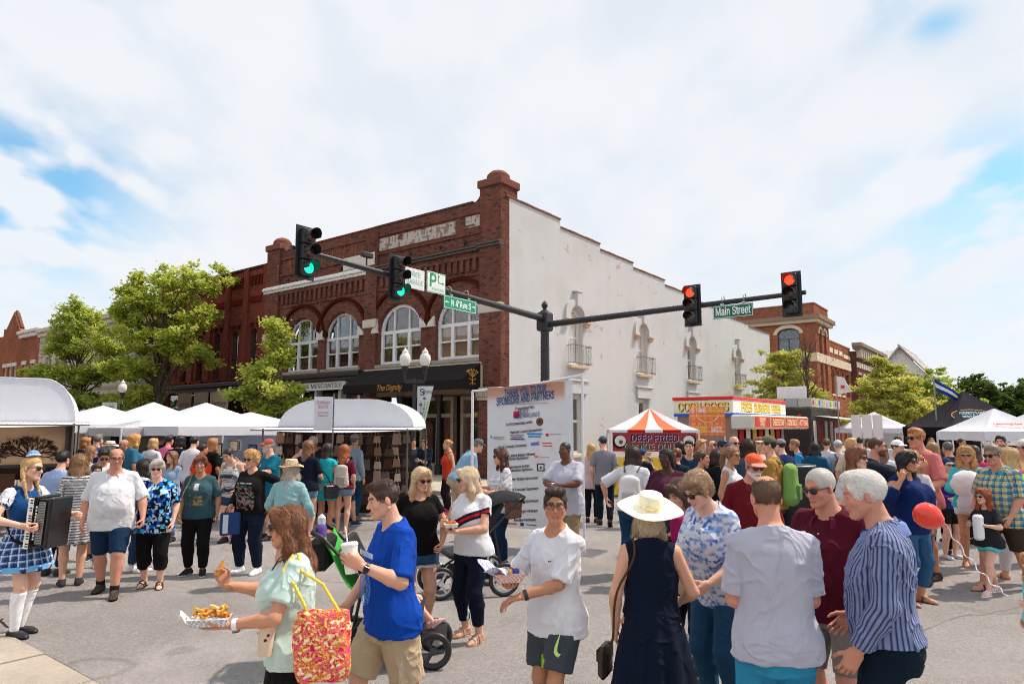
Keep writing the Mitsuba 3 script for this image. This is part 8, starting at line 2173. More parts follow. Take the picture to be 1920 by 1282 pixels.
# ------------------------------------------------------------------ the foreground group, right
HW = Person('woman from behind in cream straw hat and sleeveless navy dress', px=1217, head=950, d=4.35, h=1.55, face=172, sex='f', fat=.35, skin='light', hair=('bob', (206, 182, 148)), hat=('sunhat', (250, 241, 214), (250, 244, 226), 1.5, 20), look=(4, 6), tilt=4,
   bottom=dict(kind='dress_skirt', col=(28, 38, 60), skirt=[(.20, .185, .155), (.36, .155, .135), (.48, .128, .115), (.55, .112, .098), (.62, .098, .076), (.66, .09, .062)], fold=.006), top=dict(kind='dress_top', col=(28, 38, 60), sleeve=0, hem=.03, loose=.008, neck=.05, fold=.004), shoes=('flat', (40, 36, 36)), armL=(.05, .02, -.30), armR=(.03, .145, -.22, .6, -1, 0))
bw = HW.inhead(mapped(cat([xf(extr(Polygon([(0, -.006), (.045, .022), (.052, -.02), (0, .006)]), .012), np.eye(4)), xf(extr(Polygon([(0, .006), (-.045, .022), (-.052, -.02), (0, -.006)]), .012), np.eye(4)), xf(extr(Polygon([(-.006, 0), (.006, 0), (.026, -.05), (.008, -.05)]), .008), np.eye(4)), xf(extr(Polygon([(-.006, 0), (.006, 0), (-.01, -.055), (-.028, -.05)]), .008), np.eye(4))]), A4(rot((1, 0, 0), 20), (0, -.152, .052))))
put(HW.key + '__hat__bow', bw, 'cloth', (236, 222, 170))
crossbag(HW, 'small brown leather bag on a long strap beside the woman in the navy dress', shoulder=0, size=(.18, .06, .19), col=(46, 34, 32), at_=(-.185, .05, -.17), strapcol=(84, 58, 44), rnd=.025)
FB = Person('woman with short brown hair and sunglasses in blue floral blouse leaning to the left', px=1342, head=872, d=5.0, h=1.72, face=-58, sex='f', fat=.4, bust=1.1, skin='fair', hair=('cut', (138, 104, 78), (1, 1, 1.02), (190, 156, 122)), glasses=('sun', (30, 24, 24)), lean=10, look=(-2, 24), top=dict(kind='blouse', col=(232, 234, 244), pat=P_blobs((234, 236, 246), [((150, 178, 226), .54), ((84, 128, 206), .62)], 58), hem=-.075, sleeve=1.25, loose=.012, neck=.054, vee=.05, fold=.006), bottom=dict(kind='jeans', col=(50, 92, 124)), armL=(.02, .19, -.20, .6, -1, -.3), armR=(.0, .20, -.19, .6, -1, -.3), handL='grip', handR='grip')
put(FB.key + '__neck_trim', FB.world(mapped(cat([tube([(-.046, .02, .285), (-.03, .062, .262), (0, .098, .205)], .0042, 6), tube([(.046, .02, .285), (.03, .062, .262), (0, .098, .205)], .0042, 6), tube([(0, .100, .205), (0, .106, .15)], .0042, 6)]), A4(FB.Rt * FB.h, FB.hip))), 'cloth', (66, 112, 190))
single('paper_snack_bag', 'crumpled paper snack bag in the hands of the woman in the floral blouse', 'bag', cbx(-.055, .055, -.035, .035, -.09, .09, .02), 'matte', (214, 196, 160), M=A4(rot((1, .3, 0), 25), (FB.hand_point(0, .06, .04) + FB.hand_point(1, .06, .04)) / 2))
GM = Person('thick-set man seen from behind in light grey t-shirt and bright blue shorts', px=1441, head=893, d=3.75, face=176, fat=.06, skin='red', hair=('thin', (112, 84, 64)), look=(3, 4), top=dict(col=(200, 200, 214), hem=-.062, sleeve=.88, loose=.010, neck=.054, fold=.008), bottom=dict(kind='shorts', col=(64, 158, 196), length=.95, loose=.012), armL=(-.05, .15, -.20, .5, -.6, -1), armR=(-.05, .15, -.21, .5, -.6, -1), handL='fist', handR='fist')
MP = Person('silver haired man with sunglasses in maroon polo shirt facing left', px=1550, head=876, d=4.5, face=-56, fat=.6, skin='red', hair=('crop', (206, 200, 192)), glasses=('sun', (40, 40, 44), (30, 34, 44)), look=(-10, 12), top=dict(kind='shirt', col=(98, 28, 50), hem=-.075, sleeve=.92, loose=.010, vee=.03, collar=((98, 28, 50), 1.0), fold=.006), bottom=dict(kind='shorts', col=(150, 142, 138), length=.95), armL=(.05, .06, -.28), armR=(.02, .14, -.24))
for z in (.20, .235): put(MP.key + '__button', MP.world(mapped(trimesh.creation.icosphere(1, .006), A4(np.eye(3), MP.tp(0, .094 - (z - .2) * .5, z)))), 'gloss', (226, 220, 220))
SM = Person('white haired man in blue striped shirt and dark jeans seen from behind', px=1643, head=882, d=3.7, h=1.77, face=-118, fat=.36, skin='red', hair=('short', (232, 228, 222), (1.04, 1.04, 1.04)), look=(10, 12), top=dict(kind='shirt', col=(96, 116, 168), hem=-.012, sleeve=1.88, loose=.008, neck=.05, collar=((110, 128, 176), 1.1), fold=.009, sub=1, cuff=(84, 104, 158), pat=P_stripes((150, 160, 192), (62, 76, 122), .0125, .40, axis=0, soft=.2)), bottom=dict(kind='jeans', col=(24, 44, 60), waist=.0), armL=(.02, .085, -.295, .5, -1, 0), armR=(.06, .10, -.26), handL='relax')
single('napkin', 'crumpled white napkin in the lowered hand of the man in the striped shirt', 'napkin', trimesh.creation.icosphere(2, .022), 'matte', (236, 236, 238), M=frame(SM.hand_point(0, .08, .03), 0))
Person('dark haired woman in black and white speckled dress half hidden behind the straw hat', px=1287, head=893, d=5.6, face=-40, sex='f', fat=.3, skin='light', hair=('bob', (84, 60, 48)), look=(-20, 24), top=dict(kind='dress_top', col=(36, 36, 42), sleeve=.8, hem=-.05, pat=P_blobs((36, 36, 42), [((206, 206, 214), .64)], 46)), bottom=dict(kind='trousers', col=(34, 34, 42)))
single('magenta_bag', 'magenta cloth bag beside the woman in the speckled dress', 'bag', cbx(-.08, .08, -.05, .05, -.14, .10, .04), 'cloth', (150, 30, 84), M=frame(at(1274, 985, 5.45), .4))
# ------------------------------------------------------------------ the middle distance, right
RC = Person('man with white goatee in orange cap, sunglasses and dark red shirt', px=1406, head=850, d=7.0, face=6, fat=.4, skin='red', hair=('buzz', 'grey'), beard=((226, 222, 216), .95), hat=('cap', (226, 96, 62), (226, 150, 130)), glasses=('sun', (40, 40, 50), (40, 46, 66)), look=(4, 12), top=dict(kind='shirt', col=(120, 34, 44), sleeve=1.9, loose=.014, collar=((120, 34, 44), 1)), bottom=dict(col=NAVYJ))
Person('young woman with ponytail in white sleeveless top looking right', px=1368, head=838, d=9.6, face=52, sex='f', skin='tan', hair=('pony', (150, 112, 80)), look=(-14, 2), top=dict(kind='top', col=(228, 228, 234), sleeve=0, hem=-.06, loose=.010, pat=P_patch((228, 228, 234), [(-.05, .05, .16, .19, (190, 170, 220), .45)])), bottom=dict(kind='shorts', col=(226, 226, 230), length=.5), glasses=('clear',))
OC = Person('man in olive cap and mustard shirt facing away to the left', px=1444, head=818, d=9.8, h=1.86, face=-122, fat=.2, skin='light', hair=('crop', 'dark'), hat=('cap', (100, 100, 80), (206, 196, 176)), look=(24, -4), top=dict(kind='shirt', col=(180, 140, 78), sleeve=1.6, loose=.016, fold=.009), bottom=dict(col=(80, 76, 70)))
backpack(OC, 'green backpack on the man in the olive cap', (122, 160, 84), (.30, .18, .52), .13)
BW = Person('heavy woman with long black hair and sunglasses in royal blue, hand at her head', px=1694, head=848, feet=1130, face=26, sex='f', fat=1.15, bust=1.25, skin='tan', hair=('verylong', 'black'), glasses=('sun', (20, 18, 20)), look=(2, -2), top=dict(kind='top', col=(24, 50, 106), sleeve=1.5, hem=-.07, loose=.008, vee=.05, neck=.056, fold=.006), bottom=dict(kind='jeans', col=(62, 102, 140), length=1.72, loose=.006, pat=P_patch((62, 102, 140), [(.02, .09, -.30, -.275, (220, 226, 230), 0)])), shoes=('flip', (36, 32, 34)), armR=(.07, .10, .03, 1, .1, -1), handR='relax', palmR=(-.8, -.3, 0, .6, -.5, -.3, 1), armL=(.10, .0, -.28), stance=.06)
Person('woman with reddish hair and sunglasses in pale tie-dyed t-shirt', px=1599, head=838, d=8.0, h=1.76, face=30, sex='f', fat=.3, skin='fair', hair=('long', (134, 84, 58)), glasses=('sun',), look=(6, 0), top=dict(col=(214, 212, 216), sleeve=.8, pat=P_blobs((216, 214, 218), [((190, 170, 150), .66), ((150, 180, 206), .70)], 16)), bottom=dict(kind='jeans', col=JEAN))
PH = Person('bearded man with glasses in dark t-shirt holding up a phone to take a picture', px=1636, head=816, d=9.2, h=1.86, face=64, fat=.3, skin='red', hair=('buzz', 'brown'), beard=((70, 50, 42), .85), glasses=('clear',), top=dict(col=(46, 54, 66), sleeve=.85), bottom=dict(col=(60, 62, 70)), armL=(-.06, .27, .03, .5, -.2, -1), armR=(-.05, .28, .01, .5, -.2, -1), handL='grip', handR='grip')
single('phone', 'dark phone held up by the bearded man in the dark t-shirt', 'phone', cbx(-.075, .075, -.005, .005, -.038, .038, .004), 'gloss', (24, 24, 28), M=A4(rot((0, 0, 1), 60), (PH.hand_point(0, .09, .01) + PH.hand_point(1, .09, .01)) / 2))
Person('very tall ginger haired man with sunglasses in salmon pink shirt', px=1722, head=803, d=9.4, face=-74, fat=.25, skin='red', hair=('short', 'ginger'), glasses=('sun',), look=(0, 2), top=dict(kind='shirt', col=(214, 130, 130), sleeve=.95, loose=.012, collar=((220, 150, 150), 1)), bottom=dict(kind='shorts', col=(190, 170, 150), length=.95), armL=(.02, .16, -.22, .8, -1, 0))
Person('woman with tousled blonde hair behind the shoulder of the woman in royal blue', px=1706, head=838, d=9.0, h=1.68, face=150, sex='f', skin='light', hair=('longcurly', 'blonde'), top=dict(col=(226, 222, 226)), bottom=dict(col=JEAN))
PU = Person('woman in navy visor cap, glasses and purple zip jacket', px=1768, head=858, feet=1046, face=12, sex='f', fat=.2, skin='fair', hair=('bun', 'dark'), hat=('cap', (56, 60, 92), (150, 150, 160)), glasses=('clear',), look=(2, 6), top=dict(kind='jacket', col=(86, 64, 152), sleeve=1.9, loose=.012, hem=-.04), bottom=dict(kind='shorts', col=(52, 48, 44), length=.75), shoes=('flat', (206, 204, 206)), armL=(.0, .16, -.2), armR=(.0, .15, -.2))
AQ = Person('woman with curly blonde hair and white sunglasses in aqua hooded top and white shorts', px=1810, head=838, feet=1062, face=-22, sex='f', fat=.1, skin='tan', hair=('longcurly', (190, 144, 92)), glasses=('sun', (236, 236, 236)), look=(-12, 0), top=dict(kind='hooded_top', col=(90, 204, 210), sleeve=1.85, loose=.012, hem=-.04), bottom=dict(kind='shorts', col=(236, 234, 238), length=.38, loose=.008), shoes=('flip', (176, 130, 100)), armL=(-.08, .16, -.18, .8, -.5, -.6), armR=(-.02, .17, -.17, .8, -.5, -.6), stance=.06)
hp = (AQ.hand_point(0, .06, .03) + AQ.hand_point(1, .06, .03)) / 2
m = trimesh.creation.icosphere(3, 1.0)
v = m.vertices * V(.22, .14, .19)
m = trimesh.Trimesh(v * (1 + .25 * (meshkit.fbm(v * 14, 3, 2) - .5))[:, None], m.faces, process=False)
k = thing('plastic_bag', 'bulging white plastic bag held by the woman in the aqua hooded top', 'bag')
put(k + '__bag', m, 'canvas', (236, 234, 236), smooth=True, M=frame(hp + V(-.06, -.06, .14), 0))
put(k + '__tail', lathe([(.0, -.36), (.11, -.34), (.13, -.2), (.05, -.04)], 14), 'canvas', (226, 226, 230), smooth=True, M=frame(hp + V(-.08, -.06, .10), 0))
single('navy_jacket', 'navy jacket hanging from the arm of the woman in the aqua hooded top', 'jacket', lathe([(0, -.48), (.09, -.40), (.13, -.2), (.07, 0), (0, .01)], 12), 'cloth', (40, 42, 86), smooth=True, M=frame(AQ.pt(AQ.wr[0]) + V(.05, -.05, -.02), 0) @ np.diag([1, .5, 1, 1]))
PL = Person('man with grey brown hair and sunglasses in teal and yellow plaid shirt', px=1866, head=828, feet=1105, face=-66, fat=.35, skin='red', hair=('short', (142, 124, 108)), glasses=('sun',), look=(-2, 10), top=dict(kind='shirt', col=(220, 226, 214), hem=-.09, sleeve=.95, loose=.014, collar=((60, 150, 170), 1.1), sub=1, pat=P_plaid((226, 230, 220), [((40, 140, 176), 0, .36, .75), ((206, 190, 96), .5, .22, .7), ((30, 60, 90), .22, .10, .8)], .042, False)), bottom=dict(kind='shorts', col=(80, 70, 54), length=.98, loose=.016), shoes=('flip', (50, 36, 34)), step=(-.16, .16), armL=(.02, .12, -.28), armR=(.02, .12, -.27))
RG = Person('little red haired girl in charcoal t-shirt and aqua shorts with a paper bag', px=1846, head=925, feet=1113, face=-72, sex='f', bust=0, h=1.24, skin='fair', hair=('wavy', (164, 78, 42)), glasses=('sun', (120, 200, 210)), top=dict(col=(58, 58, 64), sleeve=.8, hem=-.08, loose=.012), bottom=dict(kind='shorts', col=(120, 208, 222), length=.45, loose=.016), shoes=('sandal', (236, 234, 236)), step=(.13, -.13), armL=(.0, .18, -.12, .7, -.8, -.4), armR=(-.02, .18, -.13, .7, -.8, -.4), handL='grip')
single('snack_bag', 'white paper bag in the hands of the little red haired girl', 'bag', cbx(-.06, .06, -.045, .045, -.18, .12, .025), 'matte', (232, 232, 238), M=frame(RG.hand_point(0, .06, .03), .4))
Person('woman with straight blonde hair in pink t-shirt and white trousers seen from behind', px=1893, head=840, d=9.2, face=168, sex='f', fat=.35, skin='light', hair=('long', (214, 176, 124)), top=dict(col=(206, 92, 130), sleeve=.9, hem=-.05), bottom=dict(kind='trousers', col=(232, 230, 236), length=1.9), shoes=('flip', (150, 110, 90)), step=(.1, -.1))
Person('white haired man with sunglasses in pale yellow shirt at the right edge', px=1917, head=824, d=10.4, face=-20, fat=.5, skin='red', hair=('crop', 'white'), glasses=('sun',), top=dict(kind='shirt', col=(236, 222, 160), loose=.014), bottom=dict(col=(60, 66, 80)))
single('green_bag', 'bright green bag at the right edge beside the man in yellow', 'bag', cbx(-.12, .12, -.1, .1, -.16, .16, .07), 'cloth', (130, 196, 90), M=frame(at(1917, 912, 8.9), 0))
CH = Person('small blonde child with red shoes holding the balloon string at the right edge', px=1938, head=1030, d=5.6, h=.98, face=-80, sex='f', bust=0, skin='fair', hair=('wavy', (196, 150, 100)), top=dict(col=(150, 216, 226), sleeve=.6, loose=.012), bottom=dict(kind='shorts', col=(236, 236, 240), length=.9, loose=.012), shoes=('sneaker', (190, 40, 64), (226, 200, 190)), step=(.12, -.12), armL=(.02, .20, -.14, .6, -.6, -.8), handL='grip')
# the balloon on its ribbon
k = thing('balloon', 'red balloon on a white ribbon', 'balloon')
bp = at(1742, 968, 5.9)
R = basis(bp, V(1, 0, .6), V(0, 1, 0))
put(k + '__skin', lathe([(0, -.145), (.012, -.135), (.055, -.10), (.10, -.03), (.108, .02), (.095, .075), (.055, .115), (0, .13)][::1], 28), 'gloss', (236, 66, 52), smooth=True, M=A4(rot((0, 1, 0), -62), bp))
hp, kn = CH.hand_point(0, .05, .02), A4(rot((0, 1, 0), -62), bp) @ V(0, 0, -.145, 1)
put(k + '__knot', lathe([(0, -.018), (.012, -.016), (.005, 0), (0, .001)], 10), 'gloss', (206, 50, 42), M=A4(rot((0, 1, 0), -62), kn[:3]))
t = np.linspace(0, 1, 40)[:, None]
put(k + '__ribbon', tube(kn[:3] * (1 - t) + hp * t + np.hstack([.012 * np.sin(t * 40), 0 * t, .01 * np.cos(t * 37) - .10 * np.sin(t * np.pi)]), .0045, 5), 'paint', (236, 232, 236), smooth=True)
# ------------------------------------------------------------------ people at the stalls on the right
GT = Person('man in grey cap, grey t-shirt and dark jeans walking away beside the banner', px=1132, head=820, feet=985, face=172, h=1.80, skin='light', hair=('buzz', 'dark'), hat=('cap', (70, 82, 96)), look=(24, 0), top=dict(col=(150, 150, 160), sleeve=.85, hem=-.07), bottom=dict(kind='jeans', col=(30, 46, 64), length=1.95), shoes=('sneaker', (60, 44, 40)), step=(.05, -.14), lift=(0, .02))
Person('blonde woman in pale pink top behind the man in the grey cap', px=1108, head=832, d=14.8, face=160, sex='f', fat=.2, skin='light', hair=('wavy', 'blonde'), top=dict(col=(226, 200, 202), sleeve=1.5, hem=-.1), bottom=dict(col=(40, 42, 50)))
BP = Person('woman with long dark hair and white t-shirt seen from behind', px=1186, head=836, d=9.6, face=158, sex='f', fat=.5, skin='light', hair=('verylong', (64, 44, 38)), top=dict(col=(232, 232, 236), sleeve=1.0, loose=.016, hem=-.03), bottom=dict(kind='jeans', col=(44, 84, 120)), armL=(.14, .05, -.22, 1, -.6, 0))
backpack(BP, 'white and pink canvas backpack on the long haired woman in white', (226, 220, 220), (.28, .14, .42), .13, (120, 104, 100))
Person('woman with dark skin and pulled back black hair in a plum t-shirt', px=1250, head=842, d=9.0, face=-24, sex='f', fat=.7, bust=1.2, skin='dark', hair=('pony', 'black'), look=(-10, 0), top=dict(col=(92, 46, 68), sleeve=1.0, neck=.06, loose=.010), bottom=dict(col=(40, 40, 50)))
def bg(label, px, head, d, face, sex, hair, top, bot=(60, 66, 84), skin='light', **k):
 t = dict(sleeve=.85) if not isinstance(top, dict) else dict(top)
 if not isinstance(top, dict): t['col'] = top
 b = dict(kind='jeans', col=bot) if not isinstance(bot, dict) else bot
 return Person(label, px=px, head=head, d=d, face=face, sex=sex, hair=hair, top=t, bottom=b, skin=skin, **k)
SHR = lambda c, l=.95: dict(kind='shorts', col=c, length=l)
# left, before the white tents
bg('man with dark hair in light blue shirt seen from behind beside the accordion player', 116, 846, 9.6, 176, 'm', ('short', 'black'), dict(kind='shirt', col=(168, 190, 226), sleeve=1.9, loose=.014), (50, 52, 60))
bg('woman with tan hair in black and white striped dress behind the man in white', 150, 852, 9.0, -150, 'f', ('long', 'sandy'), dict(kind='dress_top', col=(220, 220, 222), pat=P_stripes((226, 226, 228), (40, 40, 46), .02, .5), hem=-.10, sleeve=1.2), dict(kind='dress_skirt', col=(220, 220, 222), pat=P_stripes((226, 226, 228), (40, 40, 46), .02, .5), skirt=[(.32, .13, .12), (.5, .11, .1), (.58, .09, .08)]))
W = bg('tall man in white shirt and tan shorts looking down with dark sunglasses', 194, 836, 10.7, 24, 'm', ('quiff', 'black'), dict(kind='shirt', col=(236, 236, 238), sleeve=1.5, loose=.016), SHR((170, 136, 100)), 'tan', look=(14, 30), glasses=('sun',), shoes=('sneaker', (40, 46, 58), (220, 220, 222)), armR=(.0, .16, -.18), armL=(0, .16, -.18))
bg('boy with brown hair in aqua t-shirt before the tall man in white', 180, 866, 10.1, 30, 'm', ('short', 'brown'), (84, 196, 210), SHR((50, 90, 110)), h=1.48, look=(14, 12), shoes=('sneaker', (200, 196, 190), (226, 226, 226), (40, 110, 160), .4), group=None)
bg('woman with long dark hair and white top beside the bald man in white', 268, 862, 9.8, 160, 'f', ('verylong', 'dark'), (222, 226, 234), (50, 80, 110), shoes=('sneaker', (230, 228, 228)), fat=.3)
bg('young woman with long brown hair and denim jacket behind the woman in blue print', 326, 846, 12.4, -24, 'f', ('long', (124, 82, 54)), dict(kind='jacket', col=(150, 172, 196), sleeve=1.9), (120, 140, 160), armL=(-.06, .17, -.12))
far = [('man with grey hair and blue shirt near the edge of the photograph stall', 182, 814, 15, 170, 'm', ('short', 'salt'), (40, 86, 160)),
  ('woman with orange-brown hair beside the photograph stall', 158, 820, 15.6, 150, 'f', ('bob', (170, 110, 60)), (60, 50, 56)),
  ('woman with fair hair and light top under the first tent', 168, 836, 13, 120, 'f', ('wavy', 'sandy'), (196, 176, 150)),
  ('person in white sun hat under the first tent', 205, 826, 14.6, 170, 'f', ('bob', 'grey'), (206, 190, 170)),
  ('woman with black hair in a black top under the grey tent', 216, 818, 18, 165, 'f', ('bob', 'black'), (40, 38, 42)),
  ('man with straw boater hat under the grey tent', 226, 822, 20, 160, 'm', ('buzz', 'grey'), (120, 130, 140)),
  ('bald man with glasses and dark teal shirt under the grey tent', 236, 824, 15.4, -30, 'm', ('none', 'grey'), (54, 72, 84)),
  ('woman with curly blonde hair and blue scarf at the grey tent', 250, 815, 15.2, 140, 'f', ('longcurly', (196, 140, 76)), (70, 130, 160)),
  ('woman with short blonde hair in white t-shirt and yellow belt', 286, 822, 16, 172, 'f', ('bob', 'blonde'), (232, 232, 238)),
  ('man in blue shirt browsing under the red banner', 302, 815, 18.5, 168, 'm', ('short', 'salt'), (40, 80, 150)),
  ('man with dark hair in pink t-shirt seen from behind', 316, 816, 16.4, 168, 'm', ('short', 'black'), (226, 120, 164)),
  ('person in black hooded sweatshirt and red shorts', 337, 817, 15.2, 176, 'm', ('bob', 'black'), (34, 34, 40)),
  ('child with ginger hair beside the black hooded sweatshirt', 350, 828, 17, 150, 'f', ('wavy', 'ginger'), (130, 160, 190)),
  ('man with dark hair in white t-shirt and light jeans seen from behind', 363, 818, 14.9, 172, 'm', ('crop', 'black'), (232, 232, 238)),
  ('woman in orange top with dark hair before the postcard rack', 378, 832, 14.2, 140, 'f', ('bun', 'dark'), (226, 90, 50)),
  ('woman with long sandy hair in black blouse at the postcard rack', 397, 822, 14.8, 160, 'f', ('long', (170, 116, 70)), (32, 30, 32)),
  # right, along the food stands
  ('person in blue knit cap and navy shirt at the cookie stand', 1203, 838, 14.0, 150, 'm', ('buzz', 'dark'), (40, 46, 66)),
  ('child with sandy hair reaching up at the cookie stand', 1219, 832, 15.0, -60, 'm', ('short', 'sandy'), (206, 150, 110)),
  ('woman with brown ponytail and black and turquoise top at the cookie stand', 1268, 840, 11.2, 150, 'f', ('pony', 'auburn'), (40, 60, 70)),
  ('woman in purple and blue jacket beside the navy hood', 1275, 828, 13.4, 160, 'f', ('bob', 'black'), (60, 62, 130)),
  ('young man with black fringe in navy hooded jacket', 1292, 826, 12.2, -20, 'm', ('quiff', 'black'), (34, 62, 92)),
  ('woman with short fair hair before the orange menu board', 1312, 824, 13.6, 30, 'f', ('cut', (186, 140, 92)), (150, 120, 100)),
  ('man with high forehead and dark hair at the menu board', 1337, 826, 13.0, -40, 'm', ('balding', 'dark'), (200, 120, 100)),
  ('man in navy cap looking down near the trailer', 1352, 822, 12.6, 30, 'm', ('short', 'black'), (44, 46, 56)),
  ('bald man with sunglasses and pale shirt before the trailer', 1374, 818, 12.2, 10, 'm', ('none', 'grey'), (220, 220, 226)),
  ('woman with long dark hair and pale blue visor', 1402, 820, 10.8, 165, 'f', ('long', (52, 36, 32)), (90, 100, 120)),
  ('woman with brown hair tied back and fair forehead in the queue', 1312, 846, 10.4, 60, 'f', ('bun', 'brown'), (176, 150, 140)),
  ('woman with dark bob seen from behind in the queue', 1344, 844, 10.6, 175, 'f', ('bob', (58, 38, 34)), (36, 40, 52)),
  ('man with red hair in pink shirt beside the olive cap', 1418, 820, 12.8, 40, 'm', ('short', (150, 84, 50)), (226, 190, 186)),
  ('man in grey cap and blue t-shirt behind the olive cap', 1466, 820, 12.6, -150, 'm', ('buzz', 'dark'), (48, 60, 110)),
  ('boy with dark backpack in bright blue shirt by the bin', 1493, 824, 14.4, -110, 'm', ('short', 'sandy'), (60, 150, 206)),
  ('woman with dark hair and teal shirt seated by the dark truck', 1527, 830, 14.0, 160, 'f', ('long', 'black'), (40, 96, 130)),
  ('woman with brown hair and white vest near the dark truck', 1549, 822, 15.2, 150, 'f', ('bun', 'brown'), (222, 222, 226)),
  ('man in pale grey cap with a brown backpack', 1572, 822, 14.2, 172, 'm', ('buzz', 'grey'), (186, 200, 216)),
  ('woman with curly fair hair behind the reddish haired woman', 1592, 824, 13, 20, 'f', ('curly', (206, 160, 110)), (226, 206, 180)),
  ('woman with brown hair in patterned white top between the phone and the white cap', 1652, 826, 11.6, 170, 'f', ('wavy', (120, 86, 62)), (222, 222, 230)),
  ('man with white cap and headset behind the raised phone', 1678, 822, 11.8, 24, 'm', ('crop', 'brown'), (220, 220, 226)),
  ('man with short brown hair in the crowd before the white tent', 1683, 818, 16, -30, 'm', ('short', 'brown'), (206, 210, 216)),
  ('woman holding up a white wrap beside the tall ginger man', 1748, 830, 11.0, 150, 'f', ('bob', 'sandy'), (228, 210, 200)),
  ('man with short grey hair in navy shirt seen from behind', 1778, 828, 12.2, 176, 'm', ('crop', (96, 92, 90)), (40, 50, 84)),
  ('man with dark beard in blue shirt under the white canopy', 1876, 817, 12.6, -46, 'm', ('short', 'black'), (44, 72, 120)),
  ('woman in magenta top behind the plaid shirt', 1826, 836, 12.0, 160, 'f', ('wavy', 'brown'), (206, 60, 110)),
  ('man in dark shirt working in the shade of the black tent', 1745, 820, 17.5, -20, 'm', ('buzz', 'dark'), (54, 58, 66)),
  ('woman in dark top working in the shade of the black tent', 1800, 822, 17.8, 20, 'f', ('bun', 'dark'), (70, 52, 56)),
  ('man in white shirt in the crowd beyond the dark truck', 1612, 820, 18, 150, 'm', ('short', 'dark'), (220, 220, 224)),
  ('woman in teal shirt in the crowd beyond the dark truck', 1628, 822, 19, -20, 'f', ('long', 'brown'), (80, 150, 160)),
  ('man in navy shirt by the pavement behind the bag stall', 775, 822, 20.5, 20, 'm', ('short', 'dark'), (60, 66, 80))]
hats = {'white sun hat': ('sunhat', (236, 228, 214), None, .8), 'boater': ('sunhat', (214, 180, 130), None, .75), 'knit cap': ('cap', (36, 84, 130)), 'navy cap': ('cap', (36, 56, 90)), 'visor': ('visor', (170, 206, 222)), 'in grey cap': ('cap', (130, 134, 140)), 'pale grey cap': ('cap', (190, 196, 204)), 'white cap': ('cap', (232, 232, 236))}
bots = [(60, 66, 84), (44, 48, 60), (150, 134, 112), (36, 36, 40), (110, 130, 160)]
for i, (lb, px, hd, d, fc, sx, hr, tp_) in enumerate(far):
 bt = bots[i % 5]
 if 'red shorts' in lb: bt = SHR((190, 40, 40))
 if 'light jeans' in lb: bt = (150, 180, 206)
 hat = next((v for k, v in hats.items() if k in lb), None)
 fig = bg(lb, px, hd + (4 if hat else 0), d, fc, sx, hr, tp_, bt, ('light', 'fair', 'red', 'tan')[i % 4], hat=hat, fat=(i * 7 % 10) / 14, glasses=('sun',) if 'sunglasses' in lb else (('clear',) if 'glasses' in lb else None), h=1.36 if 'child' in lb else None,
    armL=((.02, .15, -.22) if i % 3 == 0 else None), armR=((.02, .14, -.20) if i % 4 == 0 else None), step=((.04, -.04) if i % 2 else (0, 0)), beard=((40, 34, 32), .8) if 'beard' in lb else None)
 if 'dark backpack' in lb: backpack(fig, 'black backpack on the boy in bright blue', (56, 58, 66))
 if 'brown backpack' in lb: backpack(fig, 'brown backpack on the man in the pale grey cap', (112, 82, 68))
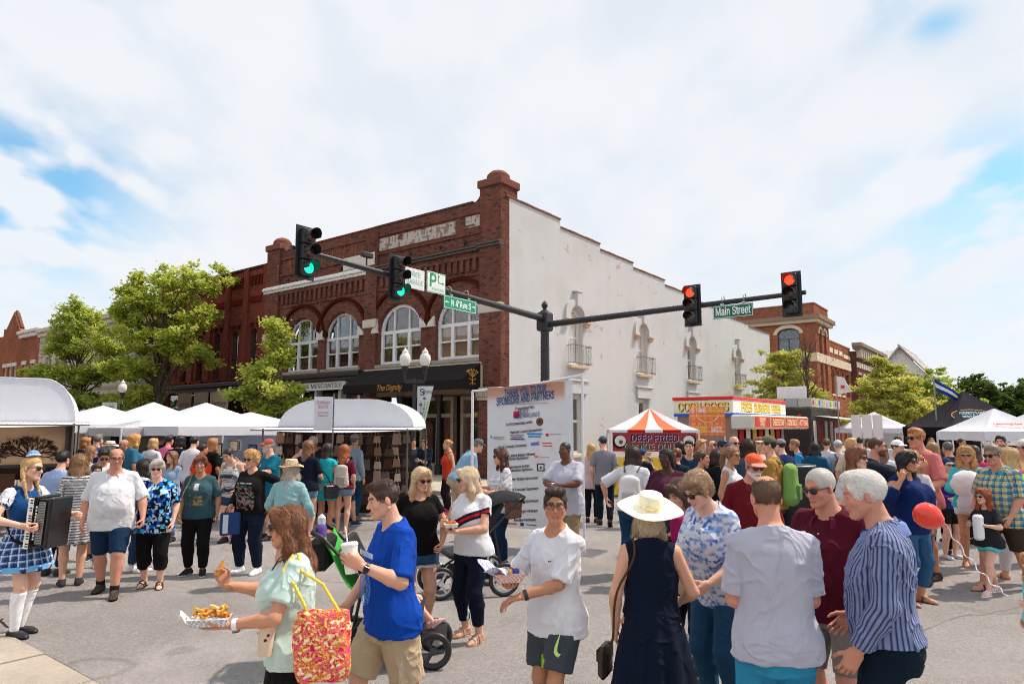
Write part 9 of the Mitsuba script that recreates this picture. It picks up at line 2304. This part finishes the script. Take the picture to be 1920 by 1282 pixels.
# ------------------------------------------------------------------ strollers
def stroller(label, p, yaw, seat=(46, 46, 50), accent=(60, 60, 66), wr=.14, sc=1.0, canopy=True, rim=(60, 60, 64)):
 """Forward is +x; the handle stands at the back."""
 k = thing('stroller', label, 'stroller')
 M = frame(p, yaw) @ np.diag([sc, sc, sc, 1])
 BLK = (34, 33, 35)
 for x, y, r in ((-.33, .27, wr * 1.05), (-.33, -.27, wr * 1.05), (.36, .20, wr), (.36, -.20, wr)):
  Mw = M @ basis((x, y, r), (1, 0, 0), (0, 0, 1))
  w = put(k + '__wheel', trimesh.creation.torus(r - .022, .024, major_sections=28, minor_sections=8), 'paint', BLK, smooth=True, M=Mw)
  put(w + '__rim', cat([xf(trimesh.creation.annulus(r * .66, r * .78, .02), np.eye(4))] + [tube([(0, 0, 0), (r * .72 * math.cos(a), r * .72 * math.sin(a), 0)], .013, 5) for a in (0, 2.09, 4.19)] + [trimesh.creation.cylinder(.03, .05, sections=12)]), 'paint', rim, M=Mw)
 for y in (-.24, .24):
  put(k + '__frame_side', cat([tube([(-.33, y, wr), (-.05, y, .42), (.36, y * .8, wr + .02)], .014, 8), tube([(.15, y, .35), (-.30, y, .80), (-.50, y, 1.0)], .014, 8), tube([(-.33, y, wr), (-.22, y, .70)], .014, 8)]), 'paint', BLK, M=M, smooth=True)
 put(k + '__handle', tube([(-.50, -.24, 1.0), (-.58, -.22, 1.04), (-.60, 0, 1.05), (-.58, .22, 1.04), (-.50, .24, 1.0)], .02, 8), 'paint', BLK, M=M, smooth=True)
 put(k + '__seat', cat([xf(cbx(-.2, .2, -.2, .2, -.03, .03, .02), A4(rot((0, 1, 0), 6), (.08, 0, .46))), xf(cbx(-.30, .30, -.2, .2, -.03, .03, .02), A4(rot((0, 1, 0), 62), (-.20, 0, .72)))]), 'cloth', seat, M=M)
 put(k + '__basket', cbx(-.28, .2, -.2, .2, .17, .30, .03), 'cloth', BLK, M=M)
 put(k + '__footrest', cbx(.26, .46, -.18, .18, .21, .24, .01), 'paint', BLK, M=M)
 if canopy:
  gr = np.array([[(-.42 + .30 * math.sin(a), .23 * math.cos(b) * 1.0, .84 + .26 * math.cos(a) * (.55 + .45 * math.sin(b))) for b in np.linspace(.1, math.pi - .1, 12)] for a in np.linspace(-.6, 1.3, 9)])
  put(k + '__canopy', sheet(gr, .008), 'cloth', accent, smooth=True, M=M)
 return k, M
S1, M1s = stroller('black stroller with a green bag and purple bottle behind the young man in blue', V(at(738, 800, 6.15)[0], 6.15, 0), math.radians(4), sc=1.08, canopy=False)
gb = thing('green_cloth', 'bright green cloth bag hung on the stroller handle', 'bag')
gr = np.array([[(-.50 + .40 * v_, -.24 + .46 * u, 1.0 - .46 * v_ - .10 * math.sin(math.pi * v_) - .05 * math.sin(math.pi * u) + .02 * math.sin(9 * v_ + 7 * u)) for v_ in np.linspace(0, 1, 14)] for u in np.linspace(0, 1, 12)])
put(gb + '__cloth', sheet(gr, .012), 'cloth', (70, 176, 70), smooth=True, M=M1s)
put(gb + '__caddy', cbx(-.62, -.46, -.2, .2, .74, .98, .03), 'cloth', (38, 36, 38), M=M1s)
bo = thing('water_bottle', 'purple water bottle standing in the stroller caddy', 'bottle')
put(bo + '__body', lathe([(0, .90), (.04, .90), (.042, 1.06), (.03, 1.09), (0, 1.09)], 16).apply_translation((-.54, -.1, 0)), 'gloss', (110, 80, 170), smooth=30, M=M1s)
put(bo + '__cap', lathe([(.03, 1.09), (.032, 1.14), (.014, 1.16), (0, 1.17)], 16).apply_translation((-.54, -.1, 0)), 'gloss', (206, 206, 216), smooth=30, M=M1s)
p = (M1s @ V(.02, 0, 0, 1))[:3]
Person('toddler with pale sandals sitting in the black stroller with legs hanging over its front', xy=(p[0], p[1]), face=86, sex='f', bust=0, h=.92, hk=1.25, res=.009, sit=.58, step=(.34, .40), lift=(.30, .34), skin='fair', hair=('wavy', 'sandy'), top=dict(col=(226, 150, 170), sleeve=.6), bottom=dict(kind='shorts', col=(60, 60, 70), length=.5), shoes=('sandal', (206, 170, 180)), armL=(.02, .14, -.2), armR=(.02, .16, -.18))
stroller('grey stroller with large spoked wheels beside the platinum blonde woman', V(at(880, 800, 8.6)[0], 8.6, 0), math.radians(200), seat=(50, 52, 56), accent=(44, 46, 50), wr=.17, sc=1.1, rim=(196, 196, 200))
